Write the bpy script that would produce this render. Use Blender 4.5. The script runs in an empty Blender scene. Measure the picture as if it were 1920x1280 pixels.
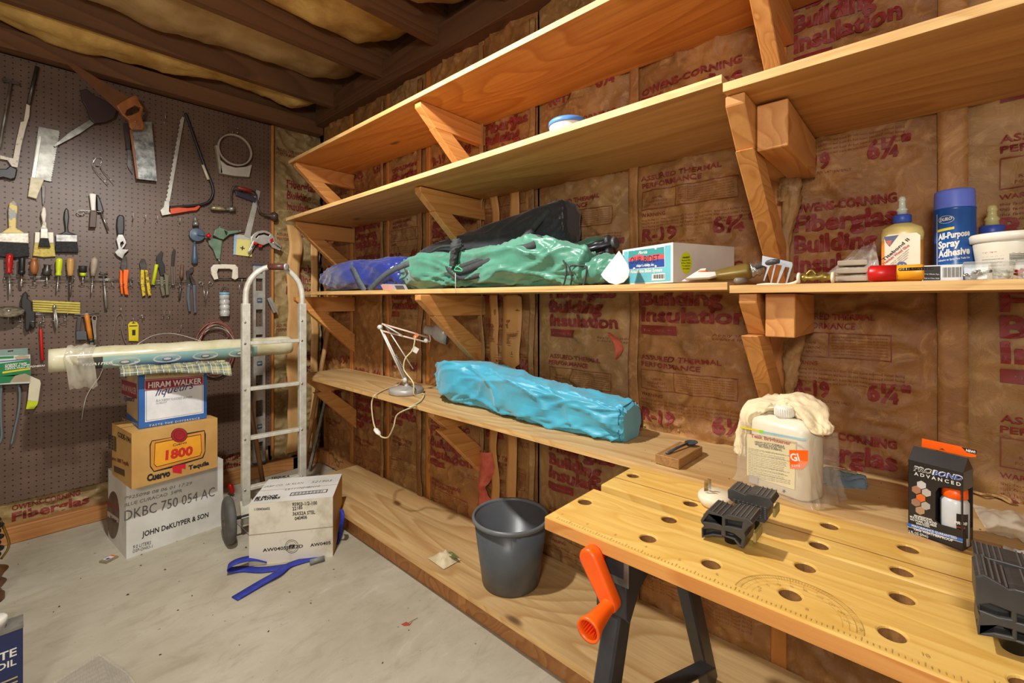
import bpy, bmesh, math, random
from mathutils import Vector, Matrix, noise
sc = bpy.context.scene
col = sc.collection
PI = math.pi
# ---------------------------------------------------------------- camera
CH = 1.13                                   # camera height above the slab
HD = math.radians(47.67)                    # heading, clockwise from +Y
FPX = 849.0                                 # focal length in pixels of a 1920 wide frame
cd = bpy.data.cameras.new('camera'); cam = bpy.data.objects.new('camera', cd); col.objects.link(cam)
cam.location = (0, 0, CH); cam.rotation_euler = (PI/2, 0, -HD)
cd.sensor_width = 36; cd.lens = FPX/1920*36; cd.shift_y = (565-640)/1920; cd.clip_start = 0.02
sc.camera = cam
# ---------------------------------------------------------------- world, lamps, exposure
w = bpy.data.worlds.new('world'); sc.world = w; w.use_nodes = True
w.node_tree.nodes['Background'].inputs[0].default_value = (1, .9, .75, 1)
w.node_tree.nodes['Background'].inputs[1].default_value = .1
def lamp(name, loc, power, size, color=(1, .93, .82)):
    l = bpy.data.lights.new(name, 'POINT'); l.energy = power; l.shadow_soft_size = size; l.color = color
    o = bpy.data.objects.new(name, l); col.objects.link(o); o.location = loc; return o
def shaded(name, loc, power, size, color, ang=150, blend=.5):
    # bulb under a reflector: shines down and sideways, leaves the joists dim
    l = bpy.data.lights.new(name, 'SPOT'); l.energy = power; l.shadow_soft_size = size; l.color = color
    l.spot_size = math.radians(ang); l.spot_blend = blend; o = bpy.data.objects.new(name, l); col.objects.link(o); o.location = loc; return o
shaded('ceiling_bulb_light', (.32, 1.25, 2.22), 95, .035, (1, .975, .92), 172, .35)
lamp('added_fill_light', (-.75, -.2, 1.6), 48, .16, (1, .98, .95))  # fill added behind the camera, stands for no visible bulb
sc.view_settings.view_transform = 'Standard'; sc.view_settings.look = 'None'
sc.view_settings.exposure = 0.55; sc.view_settings.gamma = 1; sc.view_settings.use_curve_mapping = False
# ---------------------------------------------------------------- picking points on known planes
FW = (math.sin(HD), math.cos(HD)); RT = (math.cos(HD), -math.sin(HD))
def ray(px, py):
    u = (px-960)/FPX; v = (565-py)/FPX
    return (FW[0]+u*RT[0], FW[1]+u*RT[1], v)
def onX(px, py, X): d = ray(px, py); t = X/d[0]; return Vector((X, t*d[1], CH+t*d[2]))
def onY(px, py, Y): d = ray(px, py); t = Y/d[1]; return Vector((t*d[0], Y, CH+t*d[2]))
def onZ(px, py, Z): d = ray(px, py); t = (Z-CH)/d[2]; return Vector((t*d[0], t*d[1], Z))
# ---------------------------------------------------------------- mesh builder
def frame(o, u, v):
    """matrix with local x along u, y along v, z out of the face"""
    u = Vector(u).normalized(); v = Vector(v); v = (v-u*v.dot(u)).normalized(); n = u.cross(v)
    m = Matrix.Identity(4)
    for i in range(3): m[i][0] = u[i]; m[i][1] = v[i]; m[i][2] = n[i]; m[i][3] = o[i]
    return m
def T(x, y, z): return Matrix.Translation((x, y, z))
def Rm(a, ax): return Matrix.Rotation(math.radians(a), 4, ax)
ORG = {}
def seg_pts(p, n=6, closed=False):
    """catmull-rom through the points"""
    P = [Vector(q) for q in p]; out = []
    k = len(P)
    for i in range(k if closed else k-1):
        if closed: a, b, c, d = P[(i-1) % k], P[i], P[(i+1) % k], P[(i+2) % k]
        else: a, b, c, d = P[max(i-1, 0)], P[i], P[i+1], P[min(i+2, k-1)]
        for j in range(n):
            t = j/n
            out.append(.5*((2*b)+(c-a)*t+(2*a-5*b+4*c-d)*t*t+(3*b-a-3*c+d)*t**3))
    if not closed: out.append(P[-1].copy())
    return out
class MB:
    def __init__(s): s.v = []; s.f = []; s.m = []; s.s = []; s.mats = []
    def mi(s, m):
        if m not in s.mats: s.mats.append(m)
        return s.mats.index(m)
    def add(s, vs, fs, mat, smooth=False, M=None):
        k = len(s.v); i = s.mi(mat)
        for p in vs:
            p = Vector(p)
            s.v.append(M @ p if M is not None else p)
        for f in fs: s.f.append([k+q for q in f]); s.m.append(i); s.s.append(smooth)
        return s
    def box(s, c, d, mat, M=None):
        x, y, z = d[0]/2, d[1]/2, d[2]/2
        vs = [(c[0]+a*x, c[1]+b*y, c[2]+e*z) for a in (-1, 1) for b in (-1, 1) for e in (-1, 1)]
        return s.add(vs, [(0, 1, 3, 2), (4, 6, 7, 5), (0, 4, 5, 1), (2, 3, 7, 6), (0, 2, 6, 4), (1, 5, 7, 3)], mat, False, M)
    def bar(s, a, b, wd, th, mat, up=(0, 0, 1)):
        a = Vector(a); b = Vector(b); d = b-a; L = d.length
        M = frame(a, d, up)
        return s.box((L/2, 0, 0), (L, wd, th), mat, M)
    def tube(s, pts, r, mat, seg=8, closed=False, caps=True, M=None, flat=1.0, smooth=True):
        P = [Vector(p) for p in pts]; n = len(P); R = r if isinstance(r, (list, tuple)) else [r]*n
        vs = []; t0 = None; nn = None
        for i, p in enumerate(P):
            if closed: t = P[(i+1) % n]-P[i-1]
            else: t = P[min(i+1, n-1)]-P[max(i-1, 0)]
            if t.length < 1e-9: t = t0 or Vector((0, 0, 1))
            t = t.normalized()
            if nn is None:
                nn = Vector((0, 0, 1)) if abs(t.z) < .9 else Vector((1, 0, 0))
            nn = (nn-t*nn.dot(t)).normalized(); b = t.cross(nn); t0 = t
            for k in range(seg):
                a = 2*PI*k/seg
                vs.append(p+(nn*math.cos(a)*flat+b*math.sin(a))*R[i])
        fs = []
        for i in range(n if closed else n-1):
            j = (i+1) % n
            for k in range(seg):
                l = (k+1) % seg
                fs.append((i*seg+k, i*seg+l, j*seg+l, j*seg+k))
        if caps and not closed:
            fs.append(tuple(reversed(range(seg)))); fs.append(tuple((n-1)*seg+k for k in range(seg)))
        return s.add(vs, fs, mat, smooth, M)
    def lathe(s, prof, mat, M=None, seg=24, sx=1, sy=1, caps=True, smooth=True):
        vs = [(r*math.cos(2*PI*k/seg)*sx, r*math.sin(2*PI*k/seg)*sy, z) for r, z in prof for k in range(seg)]
        fs = [(i*seg+k, i*seg+(k+1) % seg, (i+1)*seg+(k+1) % seg, (i+1)*seg+k) for i in range(len(prof)-1) for k in range(seg)]
        if caps: fs.append(tuple(reversed(range(seg)))); fs.append(tuple((len(prof)-1)*seg+k for k in range(seg)))
        return s.add(vs, fs, mat, smooth, M)
    def prism(s, poly, z0, z1, mat, M=None):
        n = len(poly); vs = [(p[0], p[1], z0) for p in poly]+[(p[0], p[1], z1) for p in poly]
        fs = [tuple(reversed(range(n))), tuple(range(n, 2*n))]+[(i, (i+1) % n, n+(i+1) % n, n+i) for i in range(n)]
        return s.add(vs, fs, mat, False, M)
    def grid(s, fn, nu, nv, mat, M=None, smooth=True, closeu=False):
        vs = [fn(i/nu, j/nv) for j in range(nv+1) for i in range(nu+1)]
        fs = [(j*(nu+1)+i, j*(nu+1)+i+1, (j+1)*(nu+1)+i+1, (j+1)*(nu+1)+i) for j in range(nv) for i in range(nu)]
        return s.add(vs, fs, mat, smooth, M)
    def mesh(s, me, mat, M=None, smooth=False):
        return s.add([v.co.copy() for v in me.vertices], [tuple(p.vertices) for p in me.polygons], mat, smooth, M)
    def shape(s, loops, z0, z1, mat, M=None, bevel=0, smooth=False):
        """2d outline with holes, extruded from z0 to z1"""
        cu = bpy.data.curves.new('c', 'CURVE'); cu.dimensions = '2D'; cu.fill_mode = 'BOTH'
        for L in loops:
            sp = cu.splines.new('POLY'); sp.points.add(len(L)-1); sp.use_cyclic_u = True
            for i, p in enumerate(L): sp.points[i].co = (p[0], p[1], 0, 1)
        h = (z1-z0)/2; bevel = min(bevel, h*.95)
        cu.extrude = h-bevel; cu.bevel_depth = bevel; cu.bevel_resolution = 1; cu.offset = -bevel
        o = bpy.data.objects.new('c', cu); me = bpy.data.meshes.new_from_object(o)
        s.mesh(me, mat, (M or Matrix.Identity(4)) @ T(0, 0, (z0+z1)/2), smooth)
        bpy.data.objects.remove(o); bpy.data.meshes.remove(me); bpy.data.curves.remove(cu)
        return s
    def text(s, st, size, mat, M, width=None, bold=0, align='LEFT', shear=0, conform=None, lift=.0006, res=2, sp=1.0):
        cu = bpy.data.curves.new('t', 'FONT'); cu.body = st; cu.size = size; cu.offset = bold*size
        cu.resolution_u = res; cu.align_x = align; cu.shear = shear; cu.space_character = sp; cu.fill_mode = 'FRONT' if False else 'BOTH'
        o = bpy.data.objects.new('t', cu); me = bpy.data.meshes.new_from_object(o)
        bpy.data.objects.remove(o); bpy.data.curves.remove(cu)
        if not len(me.vertices): return s
        xs = [v.co.x for v in me.vertices]; x0, x1 = min(xs), max(xs)
        k = 1.0
        if width: k = width/max(x1-x0, 1e-6)
        for v in me.vertices: v.co.x = (v.co.x-(x0 if (width and align == 'LEFT') else 0))*k; v.co.z = lift
        if conform:
            bm = bmesh.new(); bm.from_mesh(me); bmesh.ops.triangulate(bm, faces=bm.faces)
            for it in range(3):
                es = [e for e in bm.edges if e.calc_length() > .014]
                if not es: break
                bmesh.ops.subdivide_edges(bm, edges=es, cuts=1); bmesh.ops.triangulate(bm, faces=bm.faces)
            bm.to_mesh(me); bm.free()
            for v in me.vertices: v.co = conform(M @ v.co)
            s.mesh(me, mat)
        else: s.mesh(me, mat, M)
        bpy.data.meshes.remove(me); return s
    def build(s, name, parent=None, origin=None, bevel=0, bseg=1, subsurf=0, solid=0, kind=None, weld=False):
        if parent is not None: org = ORG[parent.name]
        elif origin is not None: org = Vector(origin)
        else:
            xs = [v.x for v in s.v]; ys = [v.y for v in s.v]; zs = [v.z for v in s.v]
            org = Vector(((min(xs)+max(xs))/2, (min(ys)+max(ys))/2, min(zs)))
        me = bpy.data.meshes.new(name); me.from_pydata([v-org for v in s.v], [], s.f)
        for m in s.mats: me.materials.append(m)
        me.polygons.foreach_set('material_index', s.m); me.polygons.foreach_set('use_smooth', s.s)
        if weld:
            bm = bmesh.new(); bm.from_mesh(me); bmesh.ops.remove_doubles(bm, verts=bm.verts, dist=1e-5)
            bmesh.ops.recalc_face_normals(bm, faces=bm.faces); bm.to_mesh(me); bm.free()
        me.update()
        o = bpy.data.objects.new(name, me); col.objects.link(o)
        if parent is not None: o.parent = parent
        else: o.location = org
        ORG[o.name] = org
        if bevel:
            b = o.modifiers.new('b', 'BEVEL'); b.width = bevel; b.segments = bseg; b.limit_method = 'ANGLE'; b.angle_limit = .6
            b.harden_normals = False
        if solid: b = o.modifiers.new('s', 'SOLIDIFY'); b.thickness = solid; b.offset = 0
        if subsurf: b = o.modifiers.new('u', 'SUBSURF'); b.levels = subsurf; b.render_levels = subsurf
        if kind: o['kind'] = kind
        return o
def tag(o, label=None, cat=None, group=None, kind=None):
    if label: o['label'] = label
    if cat: o['category'] = cat
    if group: o['group'] = group
    if kind: o['kind'] = kind
    return o
def thing(name, loc, label, cat, group=None):
    o = bpy.data.objects.new(name, None); col.objects.link(o); o.location = loc; o.empty_display_size = .05
    ORG[o.name] = Vector(loc); return tag(o, label, cat, group)
def copy_tree(o, loc=None, rot=None, parent=None):
    c = o.copy(); col.objects.link(c); c.parent = parent
    if loc is not None: c.location = loc
    if rot is not None: c.rotation_euler = rot
    for ch in o.children: copy_tree(ch, parent=c)
    return c
# ---------------------------------------------------------------- materials
def srgb(c):
    return tuple((v/255/12.92 if v/255 <= .04045 else ((v/255+.055)/1.055)**2.4) for v in c)+(1,)
MC = {}
def base(name):
    m = bpy.data.materials.new(name); m.use_nodes = True; nt = m.node_tree; N = nt.nodes; L = nt.links
    p = N['Principled BSDF']; tc = N.new('ShaderNodeTexCoord')
    return m, N, L, p, tc
def mix(N, L, fac, a, b):
    x = N.new('ShaderNodeMix'); x.data_type = 'RGBA'
    for i, val in ((0, fac), (6, a), (7, b)):
        if hasattr(val, 'is_linked') or hasattr(val, 'links'): L.new(val, x.inputs[i])
        else: x.inputs[i].default_value = val
    return x.outputs[2]
def ramp(N, L, src, stops):
    r = N.new('ShaderNodeValToRGB'); L.new(src, r.inputs[0]); e = r.color_ramp.elements
    while len(e) < len(stops): e.new(.5)
    for i, (p, c) in enumerate(stops): e[i].position = p; e[i].color = c
    return r.outputs[0]
def nz(N, L, vec, scale, detail=4, rough=.6, dist=0):
    n = N.new('ShaderNodeTexNoise'); n.inputs['Scale'].default_value = scale; n.inputs['Detail'].default_value = detail
    n.inputs['Roughness'].default_value = rough; n.inputs['Distortion'].default_value = dist; L.new(vec, n.inputs['Vector']); return n.outputs[0]
def mp(N, L, tc, scale, loc=(0, 0, 0)):
    m = N.new('ShaderNodeMapping'); m.inputs['Scale'].default_value = scale; m.inputs['Location'].default_value = loc
    L.new(tc.outputs['Object'], m.inputs['Vector']); return m.outputs[0]
def bump(N, L, p, src, strength, dist=.01):
    b = N.new('ShaderNodeBump'); b.inputs['Strength'].default_value = strength; b.inputs['Distance'].default_value = dist
    L.new(src, b.inputs['Height']); L.new(b.outputs[0], p.inputs['Normal'])
def plain(name, c, rough=.5, metal=0, c2=None, ns=8, bmp=0, bs=None, alpha=1, trans=0, coat=0, contrast=(.35, .65)):
    if name in MC: return MC[name]
    m, N, L, p, tc = base(name); p.inputs['Roughness'].default_value = rough; p.inputs['Metallic'].default_value = metal
    p.inputs['Base Color'].default_value = srgb(c); p.inputs['Alpha'].default_value = alpha
    p.inputs['Transmission Weight'].default_value = trans; p.inputs['Coat Weight'].default_value = coat
    if c2 is None: c2 = tuple(v*.9 for v in c)
    n = nz(N, L, tc.outputs['Object'], ns, 4)
    f = ramp(N, L, n, [(contrast[0], (0, 0, 0, 1)), (contrast[1], (1, 1, 1, 1))])
    L.new(mix(N, L, f, srgb(c), srgb(c2)), p.inputs['Base Color'])
    if bmp: bump(N, L, p, nz(N, L, tc.outputs['Object'], bs or ns*4, 5), bmp, .004)
    MC[name] = m; return m
def wood(name, c1, c2, c3, axis='Y', ring=9, rough=.6, knots=True, across=None, fine=1.0, off=(0, 0, 0)):
    if name in MC: return MC[name]
    m, N, L, p, tc = base(name); p.inputs['Roughness'].default_value = rough
    i = 'XYZ'.index(axis); s1 = [1, 1, 1]; s1[i] = .16; s2 = [55*fine]*3; s2[i] = 2.2
    v1 = mp(N, L, tc, s1, off); wv = N.new('ShaderNodeTexNoise'); L.new(v1, wv.inputs['Vector'])
    wv.inputs['Scale'].default_value = ring*.55; wv.inputs['Detail'].default_value = 1.2; wv.inputs['Roughness'].default_value = .5; wv.inputs['Distortion'].default_value = .5
    mu = N.new('ShaderNodeMath'); mu.operation = 'MULTIPLY'; mu.inputs[1].default_value = 14; L.new(wv.outputs[0], mu.inputs[0])
    fr = N.new('ShaderNodeMath'); fr.operation = 'FRACT'; L.new(mu.outputs[0], fr.inputs[0])
    rg = ramp(N, L, fr.outputs[0], [(0, (0, 0, 0, 1)), (.6, (.45, .45, .45, 1)), (.88, (1, 1, 1, 1)), (1, (0, 0, 0, 1))])
    cA = mix(N, L, rg, srgb(c1), srgb(c2))
    g = nz(N, L, mp(N, L, tc, s2), 1.0, 5, .7)
    gf = ramp(N, L, g, [(.42, (0, 0, 0, 1)), (.72, (.75, .75, .75, 1))])
    c = mix(N, L, gf, cA, srgb(c3))
    if knots:
        s3 = [5, 5, 5]; s3[i] = 1.9; vo = N.new('ShaderNodeTexVoronoi'); vo.inputs['Scale'].default_value = 1.0
        L.new(mp(N, L, tc, s3, (.3, .7, .1)), vo.inputs['Vector'])
        kf = ramp(N, L, vo.outputs['Distance'], [(.0, (1, 1, 1, 1)), (.045, (.8, .8, .8, 1)), (.09, (0, 0, 0, 1))])
        c = mix(N, L, kf, c, srgb((70, 38, 14)))
    big = nz(N, L, tc.outputs['Object'], 2.3, 3)
    bf = ramp(N, L, big, [(.35, (0, 0, 0, 1)), (.7, (.35, .35, .35, 1))])
    c = mix(N, L, bf, c, srgb(tuple(v*.8 for v in c1)))
    L.new(c, p.inputs['Base Color']); bump(N, L, p, g, .25, .002)
    MC[name] = m; return m
def concrete():
    m, N, L, p, tc = base('concrete'); p.inputs['Roughness'].default_value = .75
    a = nz(N, L, tc.outputs['Object'], 1.6, 8, .65, .4); b = nz(N, L, mp(N, L, tc, (1, 2.2, 1)), 7, 9, .72, .6); d = nz(N, L, tc.outputs['Object'], 55, 3, .5)
    c = mix(N, L, ramp(N, L, a, [(.3, (0, 0, 0, 1)), (.7, (1, 1, 1, 1))]), srgb((194, 188, 170)), srgb((160, 152, 130)))
    c = mix(N, L, ramp(N, L, b, [(.5, (0, 0, 0, 1)), (.72, (.5, .5, .5, 1))]), c, srgb((140, 130, 108)))
    c = mix(N, L, ramp(N, L, b, [(.28, (.5, .5, .5, 1)), (.42, (0, 0, 0, 1))]), c, srgb((205, 200, 184)))
    c = mix(N, L, ramp(N, L, d, [(.7, (0, 0, 0, 1)), (.76, (.8, .8, .8, 1))]), c, srgb((80, 70, 55)))
    L.new(c, p.inputs['Base Color']); bump(N, L, p, b, .3, .004); return m
def kraft(name, c1=(172, 120, 64), c2=(130, 86, 42), c3=(198, 150, 92), off=0):
    m, N, L, p, tc = base(name); p.inputs['Roughness'].default_value = .62
    v = mp(N, L, tc, (1, 1, 1), (off, off*2, off*.5))
    a = nz(N, L, v, 4.5, 7, .65, .6); b = nz(N, L, v, 17, 6, .65, 1.2)
    c = mix(N, L, ramp(N, L, a, [(.34, (0, 0, 0, 1)), (.66, (1, 1, 1, 1))]), srgb(c1), srgb(c2))
    c = mix(N, L, ramp(N, L, b, [(.52, (0, 0, 0, 1)), (.75, (.8, .8, .8, 1))]), c, srgb(c3))
    vo = N.new('ShaderNodeTexVoronoi'); vo.feature = 'DISTANCE_TO_EDGE'; vo.inputs['Scale'].default_value = 13
    dv = N.new('ShaderNodeVectorMath'); dv.operation = 'ADD'; n3 = N.new('ShaderNodeTexNoise'); n3.inputs['Scale'].default_value = 5; L.new(v, n3.inputs['Vector'])
    L.new(v, dv.inputs[0]); L.new(n3.outputs[1], dv.inputs[1]); L.new(dv.outputs[0], vo.inputs['Vector'])
    ad = N.new('ShaderNodeMath'); ad.operation = 'ADD'; L.new(b, ad.inputs[0]); L.new(ramp(N, L, vo.outputs[0], [(0, (0, 0, 0, 1)), (.06, (.12, .12, .12, 1))]), ad.inputs[1])
    L.new(c, p.inputs['Base Color']); bump(N, L, p, ad.outputs[0], .4, .006); return m
def pegmat():
    m, N, L, p, tc = base('brown_pegboard'); p.inputs['Roughness'].default_value = .42
    v = mp(N, L, tc, (1/.0254, 1, 1/.0254)); fr = N.new('ShaderNodeVectorMath'); fr.operation = 'FRACTION'; L.new(v, fr.inputs[0])
    sb = N.new('ShaderNodeVectorMath'); sb.operation = 'SUBTRACT'; L.new(fr.outputs[0], sb.inputs[0]); sb.inputs[1].default_value = (.5, 0, .5)
    ml = N.new('ShaderNodeVectorMath'); ml.operation = 'MULTIPLY'; L.new(sb.outputs[0], ml.inputs[0]); ml.inputs[1].default_value = (1, 0, 1)
    ln = N.new('ShaderNodeVectorMath'); ln.operation = 'LENGTH'; L.new(ml.outputs[0], ln.inputs[0])
    h = ramp(N, L, ln.outputs['Value'], [(.09, (1, 1, 1, 1)), (.13, (0, 0, 0, 1))])
    a = nz(N, L, tc.outputs['Object'], 5, 6, .6); c = mix(N, L, ramp(N, L, a, [(.35, (0, 0, 0, 1)), (.7, (1, 1, 1, 1))]), srgb((108, 86, 72)), srgb((90, 70, 58)))
    c = mix(N, L, h, c, srgb((34, 24, 19))); L.new(c, p.inputs['Base Color'])
    inv = N.new('ShaderNodeMath'); inv.operation = 'SUBTRACT'; inv.inputs[0].default_value = 1; L.new(h, inv.inputs[1]); bump(N, L, p, inv.outputs[0], .6, .004); return m
CONC = concrete(); PEG = pegmat()
KR = [kraft('kraft_paper', off=0), kraft('kraft_paper_aged', (162, 112, 58), (122, 78, 38), (190, 142, 86), 3.1), kraft('kraft_paper_pale', (170, 128, 76), (128, 90, 48), (198, 160, 108), 7.7)]
KRL = kraft('kraft_paper_foxed', (170, 145, 95), (130, 105, 62), (205, 185, 140), 5)
INK = plain('red_ink', (140, 42, 38), .6, c2=(118, 38, 32), ns=30); INKD = plain('thin_red_ink', (138, 62, 44), .6, ns=30)
PLY = wood('plywood_face', (212, 162, 96), (190, 134, 68), (176, 120, 58), 'Y', 5, .55, True, fine=.8)
PLYW = wood('plywood_worn', (210, 176, 122), (178, 136, 82), (166, 128, 80), 'Y', 6, .6, True, off=(2, 1, 0))
PLYM = wood('plywood_mid', (212, 156, 88), (188, 128, 62), (172, 116, 56), 'Y', 5, .55, True, fine=.8, off=(1, 4, 2))
PLYO = wood('plywood_orange', (206, 146, 70), (178, 112, 42), (160, 98, 38), 'Y', 6, .5, True, off=(5, 3, 1))
EDGE = wood('plywood_edge', (232, 190, 124), (214, 166, 100), (150, 104, 56), 'Y', 14, .6, False, fine=1.6)
PINE = wood('pine', (214, 152, 84), (186, 118, 54), (194, 130, 68), 'X', 10, .5, True)
PINEB = wood('pine_brace', (216, 156, 86), (188, 120, 56), (196, 132, 70), 'X', 16, .5, False)
PINEV = wood('pine_stud', (206, 134, 62), (184, 108, 42), (190, 116, 50), 'Z', 9, .5, True)
PINEX = wood('pine_plate', (196, 138, 80), (166, 104, 52), (172, 116, 64), 'X', 9, .6, True)
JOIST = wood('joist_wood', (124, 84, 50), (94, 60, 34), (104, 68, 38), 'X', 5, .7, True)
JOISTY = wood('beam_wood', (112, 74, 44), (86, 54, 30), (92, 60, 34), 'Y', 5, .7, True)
BENCH = wood('bench_bamboo', (236, 196, 110), (220, 172, 82), (206, 156, 72), 'Y', 16, .38, False, fine=.7)
BENCHE = wood('bench_edge_wood', (226, 160, 84), (206, 132, 60), (196, 124, 56), 'Y', 12, .4, False)
OAK = wood('handle_wood', (178, 112, 56), (146, 84, 38), (130, 76, 36), 'Z', 18, .4, False)
STRAP = plain('tan_flange_paper', (206, 150, 86), .6, c2=(194, 136, 74), ns=6)
TANW = plain('raw_kraft_strip', (214, 168, 106), .6, c2=(196, 150, 90), ns=7)
FIBER = plain('yellow_fibreglass', (222, 182, 104), .9, c2=(180, 136, 68), ns=7, bmp=.8, bs=40)
FIBERP = plain('pale_insulation_facing', (196, 164, 112), .8, c2=(164, 128, 78), ns=5, bmp=.6, bs=14)
PINK = plain('pink_fibreglass', (216, 112, 88), .9, c2=(186, 78, 60), ns=20, bmp=.8, bs=60)
WHITE = plain('white_plastic', (232, 230, 220), .4); BLACK = plain('black_plastic', (28, 28, 30), .4); DGREY = plain('dark_grey_plastic', (72, 74, 78), .4)
STEEL = plain('steel', (190, 190, 186), .32, .85, c2=(150, 148, 142), ns=20); STEELD = plain('dark_steel', (92, 88, 84), .4, .7, c2=(60, 56, 52), ns=25)
STEELO = plain('old_steel', (168, 168, 160), .4, .55, c2=(110, 106, 98), ns=14); CHROME = plain('chrome', (225, 225, 225), .15, 1)
ALU = plain('aluminium', (200, 200, 192), .38, .45, c2=(170, 168, 158), ns=18); ALUL = plain('painted_aluminium', (214, 212, 200), .4, .15, c2=(186, 182, 166), ns=22)
INKB = plain('black_ink', (34, 32, 32), .6); INKG = plain('grey_ink', (110, 108, 106), .6); ORANGE = plain('orange_plastic', (250, 100, 16), .35, c2=(240, 84, 10)); RED = plain('red_plastic', (200, 24, 22), .35)
YEL = plain('yellow_plastic', (232, 210, 30), .4); LIME = plain('lime_plastic', (206, 220, 30), .35); BLUE = plain('blue_plastic', (52, 76, 190), .4); CREAM = plain('cream_plastic', (236, 226, 200), .45, c2=(224, 208, 174))
CLEAR = plain('clear_film', (236, 232, 220), .12, alpha=.28); FILM = plain('milky_film', (226, 220, 200), .2, alpha=.5)
# ================================================================ ROOM
WX = 1.46        # face of the studs and insulation on the long wall
PY = 3.16        # face of the pegboard
def fbm(y, z, s, o=0.0): return noise.fractal(Vector((y*s+o, z*s, o*1.7)), .9, 2.1, 4)
b = MB(); b.add([(-2.4, -2.2, 0), (WX+.14, -2.2, 0), (WX+.14, PY+.14, 0), (-2.4, PY+.14, 0)], [(0, 1, 2, 3)], CONC); b.build('floor', origin=(0, 0, 0), kind='structure')
DRY = plain('drywall', (206, 196, 180), .8); SUB = plain('subfloor_boards', (132, 84, 50), .8, c2=(104, 64, 38), ns=3)
b = MB(); b.box((-.4, .5, 2.66), (4.2, 5.6, .02), SUB); ceil = b.build('ceiling', origin=(0, 0, 0), kind='structure')
for n, c, d in (('wall_left', (-2.42, .5, 1.33), (.04, 5.5, 2.66)), ('wall_front', (-.4, -2.22, 1.33), (4.1, .04, 2.66))):
    MB().box(c, d, DRY).build(n, kind='structure')
SHEATH = plain('sheathing', (90, 62, 38), .9)
wr = MB().box((WX+.15, .5, 1.33), (.02, 5.5, 2.66), SHEATH).build('wall_right', kind='structure')
wb = MB().box((-.4, PY+.14, 1.33), (4.1, .02, 2.66), SHEATH).build('wall_back', kind='structure')
ORG[wr.name] = wr.location.copy(); ORG[wb.name] = wb.location.copy()
# joists with batts drooping between them
JY = [2.83, 2.26, 1.76, 1.27, .78, .29, -.2, -.69]
for y in JY:
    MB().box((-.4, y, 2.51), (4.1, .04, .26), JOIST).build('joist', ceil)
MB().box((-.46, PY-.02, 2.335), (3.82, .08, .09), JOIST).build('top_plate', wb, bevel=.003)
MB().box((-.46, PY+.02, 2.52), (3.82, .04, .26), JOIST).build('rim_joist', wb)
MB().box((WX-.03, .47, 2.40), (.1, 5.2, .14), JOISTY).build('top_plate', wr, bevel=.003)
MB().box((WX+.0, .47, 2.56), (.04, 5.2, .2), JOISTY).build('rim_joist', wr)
ys = [PY-.03]+[y-.02 for y in JY]; 
for k in range(len(JY)):
    y1 = (PY-.02) if k == 0 else JY[k-1]-.02; y0 = JY[k]+.02
    def dr(u, v, y0=y0, y1=y1, k=k):
        x = -2.2+u*3.6; e = (1-(2*v-1)**4)
        z = 2.52-e*(.05+.07*(noise.noise(Vector((x*1.7, k*3.3, 0)))+.5)+.03*fbm(x, v*.4, 4, k))
        if k == 0: z -= .05*e
        if x > 1.2: z += (x-1.2)*.5
        return (x, y0+(y1-y0)*v, z)
    b = MB(); b.grid(dr, 130, 12, FIBER if k % 2 == 0 else FIBERP); b.build('insulation_batt', ceil)
# ---------------------------------------------------------------- long wall : kraft faced batts, studs, printed letters
seams = [-.93, -.49, -.052, .30, .76, 1.18, 1.53, 1.94, 2.30, 2.72, 3.12]
def wallh(y, z):
    """how far the paper stands out of the wall at (y, z)"""
    for a, c in zip(seams, seams[1:]):
        if a <= y < c: break
    t = (y-a)/(c-a); e = max(0, 1-abs(2*t-1)**3)
    h = .012*e+.016*fbm(y, z, 2.6, seams.index(a)*1.3)*e
    r = abs(noise.noise(Vector((y*9+z*4, z*13-y*5, a*3)))); h += .010*(1-min(1, r*5))*e
    r = abs(noise.noise(Vector((y*6-z*7, z*5+y*4, 8+a*3)))); h += .012*(1-min(1, r*6))*e
    r = abs(noise.noise(Vector((y*14-z*2, z*21+y*8, 4+a*3)))); h += .005*(1-min(1, r*5))*e
    return max(h, -.004)
def conf(p):
    h = max(wallh(p.y+a, p.z+c) for a, c in ((0, 0), (.004, .004), (-.004, .004), (.004, -.004), (-.004, -.004)))
    return Vector((WX-h-.0022, p.y, p.z))
def wtext(b, st, yl, z, wd, ht, mat=INK, bold=.02, flip=False):
    M = frame((WX, yl, z), (0, -1, 0), (0, 0, 1)) if not flip else frame((WX, yl-wd, z+ht), (0, 1, 0), (0, 0, -1))
    if bold > .035:
        for k_, (sy, sz) in enumerate(((0, 0), (.0035*ht/.046, 0), (.0018*ht/.046, .0022*ht/.046))):
            b.text(st, ht/.72, mat, T(-.0001*k_, -sy, sz) @ M, width=wd, bold=.018, conform=conf)
    else: b.text(st, ht/.72, mat, M, width=wd, bold=bold, conform=conf, res=1 if mat is INKD else 2)
def wrect(b, yl, z, wd, ht, mat=INK, line=None):
    fr = [(yl, z, wd, ht)] if line is None else [(yl, z, wd, line), (yl, z+ht-line, wd, line), (yl, z, line, ht), (yl-wd+line, z, line, ht)]
    for (y0, z0, w_, h_) in fr:
        nu, nv = max(1, int(w_/.012)), max(1, int(h_/.012))
        b.grid(lambda u, v: conf(Vector((0, y0-u*w_, z0+v*h_))), nu, nv, mat)
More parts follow.
